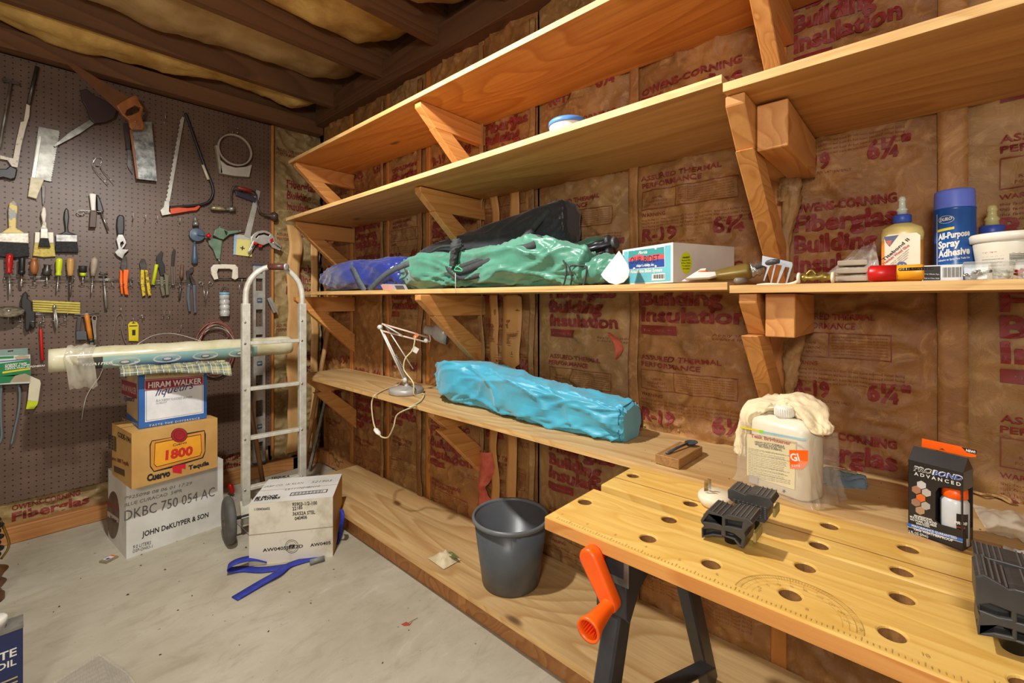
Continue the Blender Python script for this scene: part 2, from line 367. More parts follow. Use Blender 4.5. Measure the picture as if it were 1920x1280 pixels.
def wsheet(b, yl, z, k, flip=False, full=True):
    """one repeat of the print: R-19 line at z, the rest below it"""
    def t(st, dy, dz, wd, ht, mat=INK, bold=.02):
        if flip: wtext(b, st, yl-dy*k, z-(-dz)*0+(-dz), wd*k, ht, mat, bold, True)
        else: wtext(b, st, yl-dy*k, z+dz, wd*k, ht, mat, bold)
    t('R-19', 0, 0, .10, .042, bold=.045); t('6¼"', .20, .004, .10, .046, bold=.045); t('KRAFT FACED INSULATION ONLY', 0, -.014, .16, .007, INKD, 0)
    t('OWENS-CORNING', 0, -.108, .27, .022, bold=.04); t('Fiberglas', 0, -.162, .27, .046, bold=.055)
    t('Building', 0, -.218, .22, .046, bold=.055); t('Insulation', 0, -.272, .28, .046, bold=.055)
    s = -1 if flip else 1
    if flip: wrect(b, yl, z+.285, .11*k, .03)
    else: wrect(b, yl, z-.315, .11*k, .03)
    t('THERMAL 75', .008, -.305, .09, .008, KR[0], 0)
    t('Apply this side', .2, -.31, .12, .008, INKD, 0); t('toward living space', .2, -.322, .14, .007, INKD, 0)
    t('ASSURED THERMAL', 0, -.40, .22, .016); t('PERFORMANCE', 0, -.424, .17, .016)
    if not flip:
        wrect(b, yl, z-.50, .26*k, .066, INKD, .0022); wrect(b, yl-.10*k, z-.50, .002, .066, INKD)
        for i in range(7): t('insulation facts and thermal resistance values of this material', .11, -.446-.0075*i, .14, .0042, INKD, 0)
        t('NAHB', .035, -.466, .03, .007, INKD, 0); t('RESEARCH', .025, -.478, .05, .007, INKD, 0); t('FOUNDATION', .02, -.490, .06, .007, INKD, 0)
    t('WARNING', 0, -.522, .07, .011, INK, .01)
    for i in range(4): t('this facing on the insulation will burn do not leave exposed install facing', 0, -.536-.011*i, .29, .0062, INKD, 0)
phase = {3: 1.335, 4: 1.305, 2: 1.482, 5: 1.44, 6: 1.22, 7: 1.36, 8: 1.28, 9: 1.33, 1: 1.27, 0: 1.3}
for i, (a, c) in enumerate(zip(seams, seams[1:])):
    n = max(8, int((c-a)/.0085)); b = MB()
    b.grid(lambda u, v: (WX-wallh(c-.004-(c-a-.008)*u, .02+2.33*v), c-.004-(c-a-.008)*u, .02+2.33*v), n, 250, KR[(i*2) % 3])
    w_ = c-a; k = w_/.37*.98
    yl = c-(.06 if i not in (2, 3) else .035)*k
    ph = phase[i]
    flip = i in (6, 8)
    for z in (ph+.605, ph, ph-.605):
        if z+.05 < 2.3: wsheet(b, yl, z, k*.98 if i != 2 else k*.86, flip and z == ph)
    b.build('insulation_batt', wr)
# studs that show between batts, folded flanges and strips
for y, w_, z0, z1, xx in ((.305, .04, .1, 2.33, .0), (1.515, .034, .1, 2.33, .0), (1.915, .034, .1, 2.33, 0), (2.295, .022, .1, 2.33, 0), (2.715, .03, .1, 2.33, 0), (.76, .012, .1, 2.33, .012)):
    MB().box((WX+.02-.005+xx, y, (z0+z1)/2), (.05, w_, z1-z0), PINEV).build('stud', wr, bevel=.002)
MB().box((WX+.02, .6, .055), (.08, 5.1, .09), PINEX).build('sole_plate', wr)
def strip(y, wd, z0, z1, amp, sd, mat, parent=wr, off=.012, alongX=False, th=.0012, flare=None):
    def fn(u, v):
        z = z0+(z1-z0)*v; o = amp*noise.noise(Vector((sd, z*5, 0)))
        wv = wd*(flare(z) if flare else 1)
        a = y+o+(u-.5)*wv; d = off+.006*noise.noise(Vector((sd+9, z*7, u*2)))
        return (a, PY-d, z) if alongX else (WX-d-.004, a, z)
    b = MB(); b.grid(fn, 4, 90, mat); return b.build('paper_flange', parent, solid=th)
strip(1.405, .05, .1, 1.16, .03, 1, STRAP, off=.03); strip(1.30, .055, .1, 1.16, .02, 4, STRAP, off=.03, flare=lambda z: 1.9 if .86 < z < 1.16 else 1)
strip(1.41, .045, 1.2, 1.6, .03, 7, STRAP, off=.03); strip(1.285, .05, 1.2, 1.6, .02, 9, STRAP, off=.03, flare=lambda z: 1.5 if z < 1.42 else 1)
strip(1.485, .03, .12, 2.3, .02, 12, KR[2], off=.035); 
strip(-.048, .05, .1, 2.3, .006, 17, KR[0], off=.014); strip(1.2, .03, .1, 2.3, .012, 19, KR[2], off=.02); strip(.74, .035, .1, 2.3, .008, 21, KR[0], off=.022)
strip(1.965, .04, .1, 2.3, .02, 23, KR[1], off=.025); strip(2.33, .03, .1, 2.3, .02, 25, KR[2], off=.022)
# bare pink wool where the paper is torn
b = MB()
b.grid(lambda u, v: (WX-.035-.025*math.sin(u*PI)-.02*fbm(u*.2, v*.8, 6), 1.495-(.035+.06*abs(math.sin(v*5+.6)))*u-.01*fbm(.3, v, 7), .12+.34*v), 8, 30, PINK); b.build('pink_wool', wr)
b = MB(); b.grid(lambda u, v: (WX-.03-.02*math.sin(u*PI), (.80-.035*u*math.sin(v*PI)+.03*v), .93+.09*v), 6, 12, PINK); b.build('pink_wool', wr)
# ---------------------------------------------------------------- pegboard wall
b = MB(); b.box((-.57, PY+.003, 1.235), (3.38+.04, .006, 2.09), PEG)
pg = b.build('pegboard', wb)
MB().box((1.134, PY-.004, 1.2), (.014, .02, 2.16), PINEV).build('pegboard_trim', wb, bevel=.002)
MB().box((-.5, PY+.01, .04), (3.6, .06, .078), PINEX).build('sole_plate', wb, bevel=.003)
MB().box((1.36, PY+.01, .04), (.2, .06, .078), PINEX).build('sole_plate', wb, bevel=.003)
def kb(x0, x1, z0, z1, mat, off, sd):
    def fn(u, v):
        x = x0+(x1-x0)*u; z = z0+(z1-z0)*v
        r = abs(noise.noise(Vector((x*10+z*5, z*16, sd)))); 
        return (x, PY+off-.014*(1-min(1, r*4))-.014*fbm(x, z, 4, sd)*1.2, z)
    return fn
def peg_text(b, st, x, z, wd, ht, fn, x0, x1, z0, z1, bold=.03):
    def cf(p):
        q = fn((p.x-x0)/(x1-x0), (p.z-z0)/(z1-z0)); return Vector((p.x, q[1]-.002, p.z))
    b.text(st, ht/.72, INK, frame((x, PY, z), (1, 0, 0), (0, 0, 1)), width=wd, bold=bold, conform=cf)
f1 = kb(-.6, 1.12, .07, .2, KRL, .03, 2.2); b = MB(); b.grid(f1, 160, 14, KRL)
peg_text(b, 'OWENS-CORNING', -.01, .142, .235, .026, f1, -.6, 1.12, .07, .2); peg_text(b, 'Fiberglas', -.01, .092, .27, .042, f1, -.6, 1.12, .07, .2)
peg_text(b, 'Building', .80, .145, .17, .04, f1, -.6, 1.12, .07, .2); peg_text(b, 'Insulation', .80, .095, .2, .04, f1, -.6, 1.12, .07, .2)
b.build('insulation_batt', wb)
f2 = kb(1.14, 1.47, .08, 2.3, KRL, .035, 6.1); b = MB(); b.grid(f2, 36, 220, KRL)
for z in (1.9, 1.33, .72): 
    for st, dz, wd in (('Fiberglas', 0, .2), ('Building', -.075, .17), ('Insulation', -.15, .2)): peg_text(b, st, 1.235, z+dz, wd, .055, f2, 1.14, 1.47, .08, 2.3)
    peg_text(b, 'ASSURED THERMAL', 1.17, z+.24, .2, .02, f2, 1.14, 1.47, .08, 2.3, .01); peg_text(b, 'PERFORMANCE', 1.17, z+.21, .16, .02, f2, 1.14, 1.47, .08, 2.3, .01)
b.build('insulation_batt', wb)
strip(1.262, .085, .12, 1.64, .02, 31, TANW, wb, .03, True); strip(1.40, .05, .12, 1.62, .02, 33, TANW, wb, .03, True)
# ================================================================ SHELVES
def bracket(y, zt, parent, xf=1.085, arm_h=.088, drop=.23, m1=PINE, m2=PINEB, name='bracket', wd=.038, xb=WX-.012, xs=1.19):
    b = MB(); prof = [(xf, zt), (xf, zt-.022), (xf+.075, zt-arm_h), (xb, zt-arm_h), (xb, zt)]
    b.prism([(p[0], p[1]) for p in prof], -wd/2, wd/2, m1, frame((0, y, 0), (1, 0, 0), (0, 0, 1)))
    br = b.build(name, parent, bevel=.002)
    zb = zt-arm_h
    prof = [(xs-.035, zb), (xs+.06, zb), (xb, zb-drop+.085), (xb, zb-drop-.03)]
    b = MB(); b.prism(prof, -wd/2, wd/2, m2, frame((0, y, 0), (1, 0, 0), (0, 0, 1)))
    b.build('brace', br, bevel=.002)
    return br
def shelf(name, y0, y1, zt, xf0, xf1, label, ys, mtop, group=None, th=.018, und=None, zt1=None, xback=WX-.02, **kw):
    """a plywood board on brackets: xf0 front edge at y0, xf1 at y1"""
    zt1 = zt1 or zt
    r = thing(name, (1.28, (y0+y1)/2, zt-th), label, 'shelf', group)
    b = MB(); vs = [(xf0, y0, zt), (xf1, y1, zt1), (xback, y1, zt1), (xback, y0, zt)]
    vs = vs+[(p[0], p[1], p[2]-th) for p in vs]
    b.add(vs, [(0, 3, 2, 1)], mtop); b.add(vs, [(4, 5, 6, 7)], und or mtop); b.add(vs, [(0, 1, 5, 4), (1, 2, 6, 5), (2, 3, 7, 6), (3, 0, 4, 7)], EDGE)
    b.build('shelf_board', r, weld=True)
    for y in ys: bracket(y, zt-th-.001, r, **kw)
    return r
GRP = None
shelf('wall_shelf', -.45, 2.73, 1.948, 1.06, 1.07, 'topmost long orange plywood shelf, just under the ceiling joists, empty', [.285, 1.50, 2.68], PLYO)
shelf('wall_shelf', .315, 2.73, 1.607, 1.0, 1.055, 'second plywood shelf from the top, long, with the blue and white tub on it', [1.50, 2.68], PLYM, zt1=1.613)
r = shelf('wall_shelf', -.45, .311, 1.585, .995, .995, 'upper right plywood shelf carrying the white coil of rope', [.295], PLYM, xf=1.02, drop=.30, xs=1.12, arm_h=.10)
MB().box((1.265, .243, 1.51), (.33, .06, .10), PINE).build('support_block', r, bevel=.002)
shelf('wall_shelf', .345, 2.73, 1.176, 1.135, 1.12, 'middle plywood shelf carrying the blue and green camp chair bags', [1.50, 2.68], PLY, zt1=1.186)
r = shelf('wall_shelf', -.45, .34, 1.168, 1.135, 1.135, 'middle right plywood shelf holding glue, spray can and small tubs', [.305], PLY, xf=1.15, xs=1.2, drop=.28, arm_h=.1)
MB().box((1.30, .245, 1.098), (.24, .06, .10), PINE).build('support_block', r, bevel=.002)
shelf('wall_shelf', -.55, 2.76, .700, 1.105, 1.135, 'long plywood work shelf at bench height with desk lamp and teal bag on it', [.285, 1.50, 2.66], PLYW, xf=1.15, xs=1.22)
r = shelf('wall_shelf', -.6, 2.62, .110, 1.05, 1.07, 'lowest long plywood shelf just above the concrete floor, under the bucket', [], PLYW)
for y in (2.45, 1.25, .1): MB().box((1.28, y, .046), (.36, .04, .088), PINE).build('bearer', r)
MB().box((1.12, .9, .046), (.038, 3.3, .088), PINEX).build('bearer', r)
# ================================================================ TOOLS ON THE PEGBOARD
def conv(x0, y0, k): return lambda x, y: (x0+x/k, y0+y/k)
ZA = conv(0, 100, 4.2667); ZB = conv(200, 150, 4.7417); ZC = conv(0, 350, 6.096); ZD = conv(200, 350, 4.7417); ZE = conv(0, 540, 4.2654); ZG = conv(60, 560, 4.8); ZI = lambda x, y: (x, y)
def W3(Z, x, y, off=.015): px, py = Z(x, y); return onY(px, py, PY-off)
def PFM(off=0): return frame((0, PY-off, 0), (1, 0, 0), (0, 0, 1))
def outl(Z, pts, off=.012):
    return [(lambda q: (q.x, q.z))(W3(Z, x, y, off)) for x, y in pts]
def fl(b, Z, pts, off, th, mat, bevel=.001, holes=()):
    """flat tool part cut to an outline, th thick, standing off from the board"""
    b.shape([outl(Z, pts, off)]+[outl(Z, h, off) for h in holes], off-th/2, off+th/2, mat, PFM(0), bevel); return b
def zm(p0, p1):
    p0 = Vector(p0); p1 = Vector(p1); d = (p1-p0); L = d.length; q = d.to_track_quat('Z', 'Y').to_matrix().to_4x4()
    return T(*p0) @ q, L
def rod(b, p0, p1, prof, mat, seg=12, sx=1, sy=1):
    M, L = zm(p0, p1); b.lathe([(r, t*L) for t, r in prof], mat, M, seg, sx, sy); return b
def cyl(b, p0, p1, r, mat, seg=12): return rod(b, p0, p1, [(0, r), (1, r)], mat, seg)
def ring(b, c, rx, ry, rt, mat, M=None, n=28, seg=6, a0=0, a1=2*PI, closed=True):
    pts = [(rx*math.cos(a0+(a1-a0)*i/n), ry*math.sin(a0+(a1-a0)*i/n), 0) for i in range(n if closed else n+1)]
    MM = T(*c) @ (M or Matrix.Identity(4)); b.tube(pts, rt, mat, seg, closed, True, MM); return b
UPR = Rm(90, 'X')      # local xy plane -> wall plane
def hookwire(p, name='peg_hook'):
    """bare peg hook: a pin out of the board turning up"""
    b = MB(); P = Vector(p)
    b.tube(seg_pts([P+Vector((0, .012, 0)), P+Vector((0, -.022, 0)), P+Vector((0, -.03, .006)), P+Vector((0, -.031, .03))], 4), .0016, STEEL, 6)
    b.tube([P+Vector((0, -.002, 0)), P+Vector((0, -.002, -.022))], .0016, STEEL, 6)
    return b.build(name)
hk = None
for Z, x, y in ((ZD, 228, 285), (ZD, 338, 300), (ZD, 443, 310), (ZD, 642, 325), (ZD, 500, 1150), (ZD, 550, 1150), (ZI, 308, 225), (ZC, 1512, 385), (ZI, 337, 618), (ZI, 423, 640)):
    p = W3(Z, x, y, 0)
    if hk is None:
        hk = hookwire(p); tag(hk, 'bare wire peg hook stuck in the brown pegboard with no tool on it', 'hook', 'empty peg hooks')
    else:
        c = hk.copy(); col.objects.link(c); c.location = hk.location+(Vector(p)-P0)
    if hk is not None and 'P0' not in globals(): P0 = Vector(p)
def tth(label, cat, at, name, off=0, group=None):
    p = W3(*at, off); return thing(name, p, label, cat, group)
def one(b, name, label, cat, group=None, **k): return tag(b.build(name, **k), label, cat, group)
CREAMP = plain('cream_paint', (232, 222, 190), .5, c2=(206, 194, 158), ns=40); WPAINT = plain('chipped_white_paint', (222, 214, 196), .45, c2=(150, 140, 122), ns=60, contrast=(.55, .7))
DKPLUM = plain('dark_stained_handle', (58, 36, 34), .5); BRS = plain('black_bristle', (52, 52, 54), .9, c2=(34, 34, 36), ns=120, bmp=.5, bs=300); BRSY = plain('straw_bristle', (214, 196, 108), .9, c2=(178, 158, 78), ns=100, bmp=.5, bs=300)
FERR = plain('painted_ferrule', (168, 158, 144), .4, .4, c2=(214, 206, 190), ns=60)
# hacksaw at the left edge
t = tth('white painted hacksaw frame with black grip, leftmost tool on the pegboard', 'hacksaw', (ZA, 60, 900), 'hacksaw')
b = MB(); fl(b, ZA, [(212, 405), (240, 420), (235, 500), (205, 600), (170, 740), (140, 915), (95, 905), (60, 855), (0, 845), (0, 815), (75, 835), (105, 840), (130, 700), (165, 550), (190, 545)], .02, .008, WPAINT); b.build('frame', t)
b = MB(); b.tube([W3(ZA, 298, 105, .02), W3(ZA, 228, 408, .02)], .0035, STEELD, 6, flat=2); b.build('back_rod', t)
b = MB(); b.tube([W3(ZA, 90, 215, .02), W3(ZA, -6, 770, .02)], .005, STEELO, 6); fl(b, ZA, [(20, 195), (160, 235), (155, 255), (15, 225)], .02, .006, STEELD); b.build('blade', t)
b = MB(); fl(b, ZA, [(80, 900), (140, 930), (125, 1000), (90, 1012), (30, 995), (-15, 1000), (-15, 925), (50, 925)], .02, .02, BLACK, .004); b.build('grip', t)
# backsaw with cream handle
t = tth('steel backsaw hanging blade up with cream wooden handle below', 'saw', (ZA, 350, 1000), 'backsaw')
tt = [(475, 620)]+[q for i in range(22) for q in ((475-3.2*i-2, 625+18*i+5), (482-3.2*i-2, 625+18*i+12))]+[(405, 1025)]
b = MB(); fl(b, ZA, [(310, 585), (400, 605)]+tt+[(250, 992)], .014, .0015, STEELO, 0); b.build('blade', t)
b = MB(); fl(b, ZA, [(306, 660), (334, 664), (282, 1000), (252, 992)], .014, .006, ALU, .001); b.build('spine', t)
b = MB(); fl(b, ZA, [(245, 988), (352, 1014), (292, 1166), (222, 1146)], .014, .02, CREAMP, .003); b.build('handle', t)
# keyhole saw
t = tth('keyhole saw with dark handle and short tapering blade pointing down left', 'saw', (ZA, 740, 560), 'keyhole_saw')
b = MB(); fl(b, ZA, [(718, 533), (752, 562), (640, 640), (440, 747), (431, 736), (560, 630)], .03, .0015, STEELO, 0); b.build('blade', t)
b = MB(); fl(b, ZA, [(640, 300), (690, 285), (735, 330), (840, 380), (940, 450), (915, 520), (850, 552), (755, 565), (715, 520), (690, 440), (655, 385)], .03, .02, DKPLUM, .004); b.build('handle', t)
# big hand saw hung by the header
t = tth('long hand saw with pierced wooden handle hanging at a slant from the top plate', 'saw', (ZA, 1080, 600), 'hand_saw', .1)
b = MB(); fl(b, ZA, [(525, 75), (585, 82), (1030, 350), (965, 480)], .1, .0016, plain('wood_reflection_steel', (140, 98, 66), .35, .5), 0); b.build('blade', t)  # brown is the reflected wood, put into the blade's steel colour
b = MB(); fl(b, ZA, [(930, 420), (1000, 375), (1078, 338), (1100, 352), (1108, 385), (1146, 440), (1130, 500), (1138, 540), (1154, 590), (1138, 612), (1052, 612), (1034, 590), (1026, 535), (976, 495)], .1, .022, OAK, .004, holes=[[(1000, 488), (1018, 452), (1078, 420), (1120, 436), (1108, 470), (1050, 498), (1012, 502)]]); b.build('handle', t)
b = MB()
for x, y in ((1083, 543), (1078, 580), (1115, 582)): cyl(b, W3(ZA, x, y, .108), W3(ZA, x, y, .114), .0035, STEEL)
b.build('rivet', t)
# broad steel backsaw
t = tth('broad mottled steel backsaw blade hanging straight under the slanted hand saw', 'saw', (ZA, 1150, 1000), 'backsaw', .03)
b = MB(); fl(b, ZA, [(1120, 545), (1212, 548), (1236, 800), (1256, 1020), (1093, 1003), (1040, 612)], .045, .0015, plain('mottled_steel', (176, 180, 176), .4, .5, c2=(96, 100, 98), ns=30), 0); b.build('blade', t)
b = MB(); fl(b, ZA, [(1036, 612), (1056, 610), (1108, 1006), (1090, 1003)], .045, .008, OAK, .001); b.build('spine', t)
t = tth('dark narrow pruning knife half hidden behind the broad backsaw', 'knife', (ZA, 1020, 950), 'pruning_knife')
b = MB(); fl(b, ZA, [(985, 560), (1040, 560), (1045, 770), (1008, 770)], .014, .014, DKPLUM, .003); b.build('handle', t)
b = MB(); fl(b, ZA, [(1012, 640), (1028, 640), (1060, 965), (1035, 930), (1020, 900), (1018, 770)], .014, .004, STEELD, 0); b.build('blade', t)
b = MB()
b.tube(seg_pts([W3(ZA, 870, 1050, .03), W3(ZA, 742, 915, .012), W3(ZA, 765, 840, .01), W3(ZA, 790, 830, .01), W3(ZA, 818, 845, .01), W3(ZA, 805, 920, .012), W3(ZA, 912, 1032, .03)], 3), .0016, CHROME, 6)
b.box(W3(ZA, 780, 895, .012), (.012, .008, .008), STEELD); one(b, 'double_hook', 'double prong wire hook with a small loop, below the slanted keyhole saw', 'hook')
# bow saw
t = tth('bow saw with black tube frame, long toothed blade and orange lever', 'saw', (ZB, 700, 1180), 'bow_saw')
pts = seg_pts([W3(ZB, *q, .022) for q in ((700, 295), (725, 360), (800, 570), (880, 790), (930, 910), (947, 1000), (915, 1075), (840, 1108), (700, 1122), (555, 1132))], 4)
b = MB(); b.tube(pts, .0075, BLACK, 10); b.tube([W3(ZB, 855, 755, .022), W3(ZB, 905, 885, .022)], .008, CREAMP, 10); b.build('frame', t)
bl = [(672, 325), (690, 335)]+[(690-(690-560)*i/20, 335+(1080-335)*i/20) for i in range(1, 21)]+[(528, 1078)]
for i in range(38): 
    f_ = 1-i/38; bl.append((528+(660-528)*(1-f_)+(-7 if i % 2 else 3), 1078-(1078-345)*(1-f_)))
b = MB(); fl(b, ZB, bl, .022, .0014, ALU, 0); b.build('blade', t)
b = MB(); fl(b, ZB, [(514, 1074), (556, 1080), (552, 1170), (575, 1190), (492, 1206), (475, 1158), (505, 1128)], .022, .012, ALU, .001); b.build('end_bracket', t)
b = MB(); fl(b, ZB, [(560, 1142), (640, 1132), (720, 1138), (780, 1132), (815, 1117), (832, 1124), (800, 1160), (740, 1166), (660, 1180), (568, 1195)], .024, .018, plain('orange_red_paint', (226, 78, 34), .4), .003); b.build('lever', t)
# hoop
t = tth('pale round hoop strap with a flat grey base, right of the bow saw', 'strap', (ZB, 1140, 860), 'hoop_strap')
c = W3(ZB, 1142, 622, .03); HOOP = plain('grey_plastic_band', (176, 166, 150), .5, c2=(150, 138, 122), ns=12)
b = MB(); n = 40; R0 = .1
vs = []; 
for i in range(n):
    a = 2*PI*i/n
    for r, o in ((.086, 0), (.094, 0), (.094, .035), (.086, .035)): vs.append((c.x+r*math.cos(a), PY-.004-o, c.z+r*1.02*math.sin(a)))
b.add(vs, [(i*4+k, i*4+(k+1) % 4, ((i+1) % n)*4+(k+1) % 4, ((i+1) % n)*4+k) for i in range(n) for k in range(4)], HOOP, True); b.build('band', t)
b = MB(); fl(b, ZB, [(1005, 715), (1060, 760), (1140, 782), (1230, 775), (1285, 755), (1262, 865), (1130, 855), (1005, 832)], .02, .03, plain('light_grey_base', (190, 184, 172), .5), .002)
fl(b, ZB, [(962, 582), (985, 590), (1025, 832), (1002, 830)], .02, .03, HOOP, .001); b.build('base', t)
b = MB(); b.tube(seg_pts([W3(ZB, 1120, 470, .03), W3(ZB, 1128, 430, .03), W3(ZB, 1168, 432, .03), W3(ZB, 1160, 475, .03)], 3), .002, CHROME, 6); b.build('clip', t)
# brace
t = tth('hand brace with red grip, steel crank and round head knob', 'brace drill', (ZB, 1100, 1180), 'hand_brace')
b = MB(); rod(b, W3(ZB, 925, 1135, .035), W3(ZB, 1062, 1148, .035), [(0, .006), (.06, .0125), (.3, .014), (.5, .012), (.6, .014), (.9, .009), (1, .008)], plain('brassy_chuck', (190, 180, 140), .35, .6, c2=(120, 108, 80), ns=40), 14); b.build('chuck', t)
b = MB(); rod(b, W3(ZB, 1062, 1148, .035), W3(ZB, 1142, 1146, .035), [(0, .008), (.3, .008), (.35, .015), (1, .015)], STEELO, 12)
b.tube(seg_pts([W3(ZB, 1105, 1130, .035), W3(ZB, 1110, 1060, .04), W3(ZB, 1112, 990, .05), W3(ZB, 1130, 952, .055), W3(ZB, 1165, 948, .055), W3(ZB, 1240, 975, .055), W3(ZB, 1310, 992, .05), W3(ZB, 1335, 1040, .04), W3(ZB, 1345, 1120, .035), W3(ZB, 1370, 1180, .035), W3(ZB, 1440, 1200, .035)], 4), .0055, STEELD, 8); b.build('crank', t)
b = MB(); rod(b, W3(ZB, 1158, 955, .055), W3(ZB, 1290, 985, .055), [(0, .006), (.1, .01), (.5, .0135), (.9, .01), (1, .006)], plain('dark_red_grip', (132, 36, 30), .4), 12); b.build('grip', t)
b = MB(); rod(b, W3(ZB, 1400, 1198, .035), W3(ZB, 1512, 1215, .035), [(0, .007), (.45, .01), (.6, .024), (.8, .03), (1, .022)], plain('brown_head', (74, 60, 54), .35), 18); b.build('head_knob', t)
# sliding bevel
t = tth('angle-setting square with dark stock and long grey blade behind the hand brace', 'bevel gauge', (ZD, 1250, 450), 'bevel_gauge')
b = MB(); fl(b, ZB, [(1140, 985), (1170, 985), (1330, 1050), (1320, 1090), (1150, 1025)], .016, .014, plain('navy_stock', (50, 48, 66), .4), .002); b.build('stock', t)
b = MB(); fl(b, ZD, [(1330, 28), (1368, 40), (1274, 456), (1222, 438)], .01, .0015, ALU, 0); b.build('blade', t)
# paint brushes
t = tth('widest paint brush, paint-splashed yellow handle, left end of the brushes', 'paint brush', (ZC, 160, 800), 'paint_brush')
b = MB(); fl(b, ZC, [(108, 190), (150, 158), (192, 188), (203, 250), (188, 380), (184, 470), (230, 500), (290, 535), (-5, 535), (60, 495), (100, 470), (96, 380), (92, 260)], .018, .016, plain('splashed_handle', (214, 190, 110), .5, c2=(150, 152, 146), ns=26, contrast=(.54, .58)), .004); b.build('handle', t)
b = MB(); fl(b, ZC, [(-20, 530), (328, 530), (332, 650), (-20, 632)], .018, .026, FERR, .003); b.build('ferrule', t)
b = MB(); fl(b, ZC, [(-18, 632), (325, 650), (334, 795), (200, 812), (-20, 800)], .018, .022, BRS, .005); b.build('bristles', t)
t = tth('paint brush with straw yellow bristles behind the small dark brush', 'paint brush', (ZC, 500, 800), 'paint_brush')
b = MB(); fl(b, ZC, [(475, -20), (518, -10), (512, 130), (497, 215), (485, 200), (478, 100)], .012, .006, STEELD, .001); fl(b, ZC, [(475, 400), (530, 400), (540, 520), (470, 520)], .008, .01, FERR, .002); b.build('handle', t)
b = MB(); fl(b, ZC, [(398, 518), (612, 520), (617, 645), (392, 645)], .012, .014, plain('pale_ferrule', (200, 194, 176), .4, .3), .002); b.build('ferrule', t)
b = MB(); fl(b, ZC, [(392, 645), (617, 645), (637, 798), (500, 806), (374, 790)], .012, .016, BRSY, .004); b.build('bristles', t)
t = tth('small dark-tipped brush with worn grey handle in front of straw bristles', 'paint brush', (ZC, 500, 690), 'paint_brush', .03)
b = MB(); fl(b, ZC, [(482, 250), (500, 225), (522, 248), (530, 320), (515, 420), (540, 480), (462, 480), (490, 420), (468, 320)], .034, .014, WPAINT, .004); b.build('handle', t)
b = MB(); fl(b, ZC, [(464, 478), (546, 478), (552, 592), (460, 590)], .034, .014, FERR, .002); b.build('ferrule', t)
b = MB(); fl(b, ZC, [(458, 590), (554, 592), (577, 692), (438, 686)], .034, .014, BRS, .003); b.build('bristles', t)
t = tth('black handled paint brush with silver ferrule, rightmost of the brushes', 'paint brush', (ZC, 760, 750), 'paint_brush')
b = MB(); fl(b, ZC, [(735, 270), (757, 240), (781, 268), (790, 350), (778, 470), (784, 515), (840, 535), (886, 552), (634, 550), (700, 530), (742, 510), (742, 470), (727, 350)], .018, .014, BLACK, .004); b.build('handle', t)
b = MB(); fl(b, ZC, [(636, 546), (884, 552), (882, 632), (640, 628)], .018, .018, plain('silver_ferrule', (190, 190, 184), .35, .5, c2=(120, 118, 116), ns=30), .002); b.build('ferrule', t)
b = MB(); fl(b, ZC, [(640, 626), (882, 630), (897, 752), (630, 748)], .018, .018, BRS, .004); b.build('bristles', t)
# white scraper, black awl and the wire coil
t = tth('white handled scraper pushed into a brown sheath, upper middle of the board', 'scraper', (ZC, 1060, 460), 'scraper')
b = MB(); fl(b, ZC, [(1018, 80), (1060, 76), (1098, 88), (1088, 275), (1042, 275)], .025, .018, WHITE, .004); b.build('handle', t)
b = MB(); fl(b, ZC, [(1030, 275), (1106, 285), (1096, 468), (1016, 465)], .025, .024, plain('brown_sheath', (86, 66, 54), .5), .003); b.build('sheath', t)
t = tth('black handled awl with slanting steel rod beside the white scraper', 'awl', (ZC, 1180, 500), 'awl')
b = MB(); fl(b, ZC, [(1098, 92), (1125, 100), (1160, 190), (1188, 285), (1150, 300), (1108, 270)], .022, .018, BLACK, .004); b.build('handle', t)
b = MB(); cyl(b, W3(ZC, 1155, 290, .024), W3(ZC, 1240, 502, .03), .0035, STEEL, 8); b.build('rod', t)
b = MB(); b.tube(seg_pts([W3(ZC, 1185, 290, .03), W3(ZC, 1000, 275, .03), W3(ZC, 900, 270, .03), W3(ZC, 880, 292, .03), W3(ZC, 910, 312, .03), W3(ZC, 970, 300, .03), W3(ZC, 950, 282, .02), W3(ZC, 900, 300, .015), W3(ZC, 930, 330, .01)], 4), .0018, STEEL, 6)
one(b, 'wire_holder', 'bent wire tool holder looped around the white scraper', 'holder')
# adjustable wrench
t = tth('adjustable wrench with black grip hanging jaw down above the orange pliers', 'wrench', (ZC, 1390, 820), 'adjustable_wrench')
b = MB(); fl(b, ZC, [(1335, 350), (1360, 322), (1400, 325), (1420, 355), (1422, 480), (1412, 548), (1340, 548), (1328, 440)], .025, .016, BLACK, .005); b.build('grip', t)
b = MB(); fl(b, ZC, [(1350, 545), (1402, 545), (1430, 595), (1447, 640), (1425, 680), (1400, 712), (1478, 716), (1425, 770), (1400, 825), (1340, 790), (1308, 748), (1350, 708), (1342, 660), (1325, 600)], .025, .01, STEEL, .002, holes=[[(1378, 640), (1402, 625), (1412, 650), (1385, 690), (1375, 670)]]); b.build('jaw', t)
def pliers(label, Z, head, h1, h2, mh, mg, off=.02, cat='pliers', name='pliers', th=.012):
    xs = [q[0] for q in head]; ys = [q[1] for q in h1]
    t = tth(label, cat, (Z, sum(xs)/len(xs), max(ys)), name)
    b = MB(); fl(b, Z, head, off, th*.8, mh, .002); b.build('jaws', t)
    for h in (h1, h2):
        b = MB(); fl(b, Z, h, off, th, mg, .004); b.build('handle', t)
    return t
ORG_H = plain('orange_grip', (250, 112, 24), .4)
pliers('pliers with bright orange grips hanging below the adjustable wrench', ZC, [(1395, 800), (1412, 795), (1445, 800), (1452, 900), (1440, 965), (1380, 960), (1378, 900)], [(1410, 945), (1476, 948), (1460, 1060), (1458, 1150), (1472, 1240), (1425, 1232), (1408, 1120), (1405, 1020)], [(1370, 940), (1400, 965), (1402, 1100), (1408, 1230), (1384, 1225), (1366, 1100)], STEELD, ORG_H)
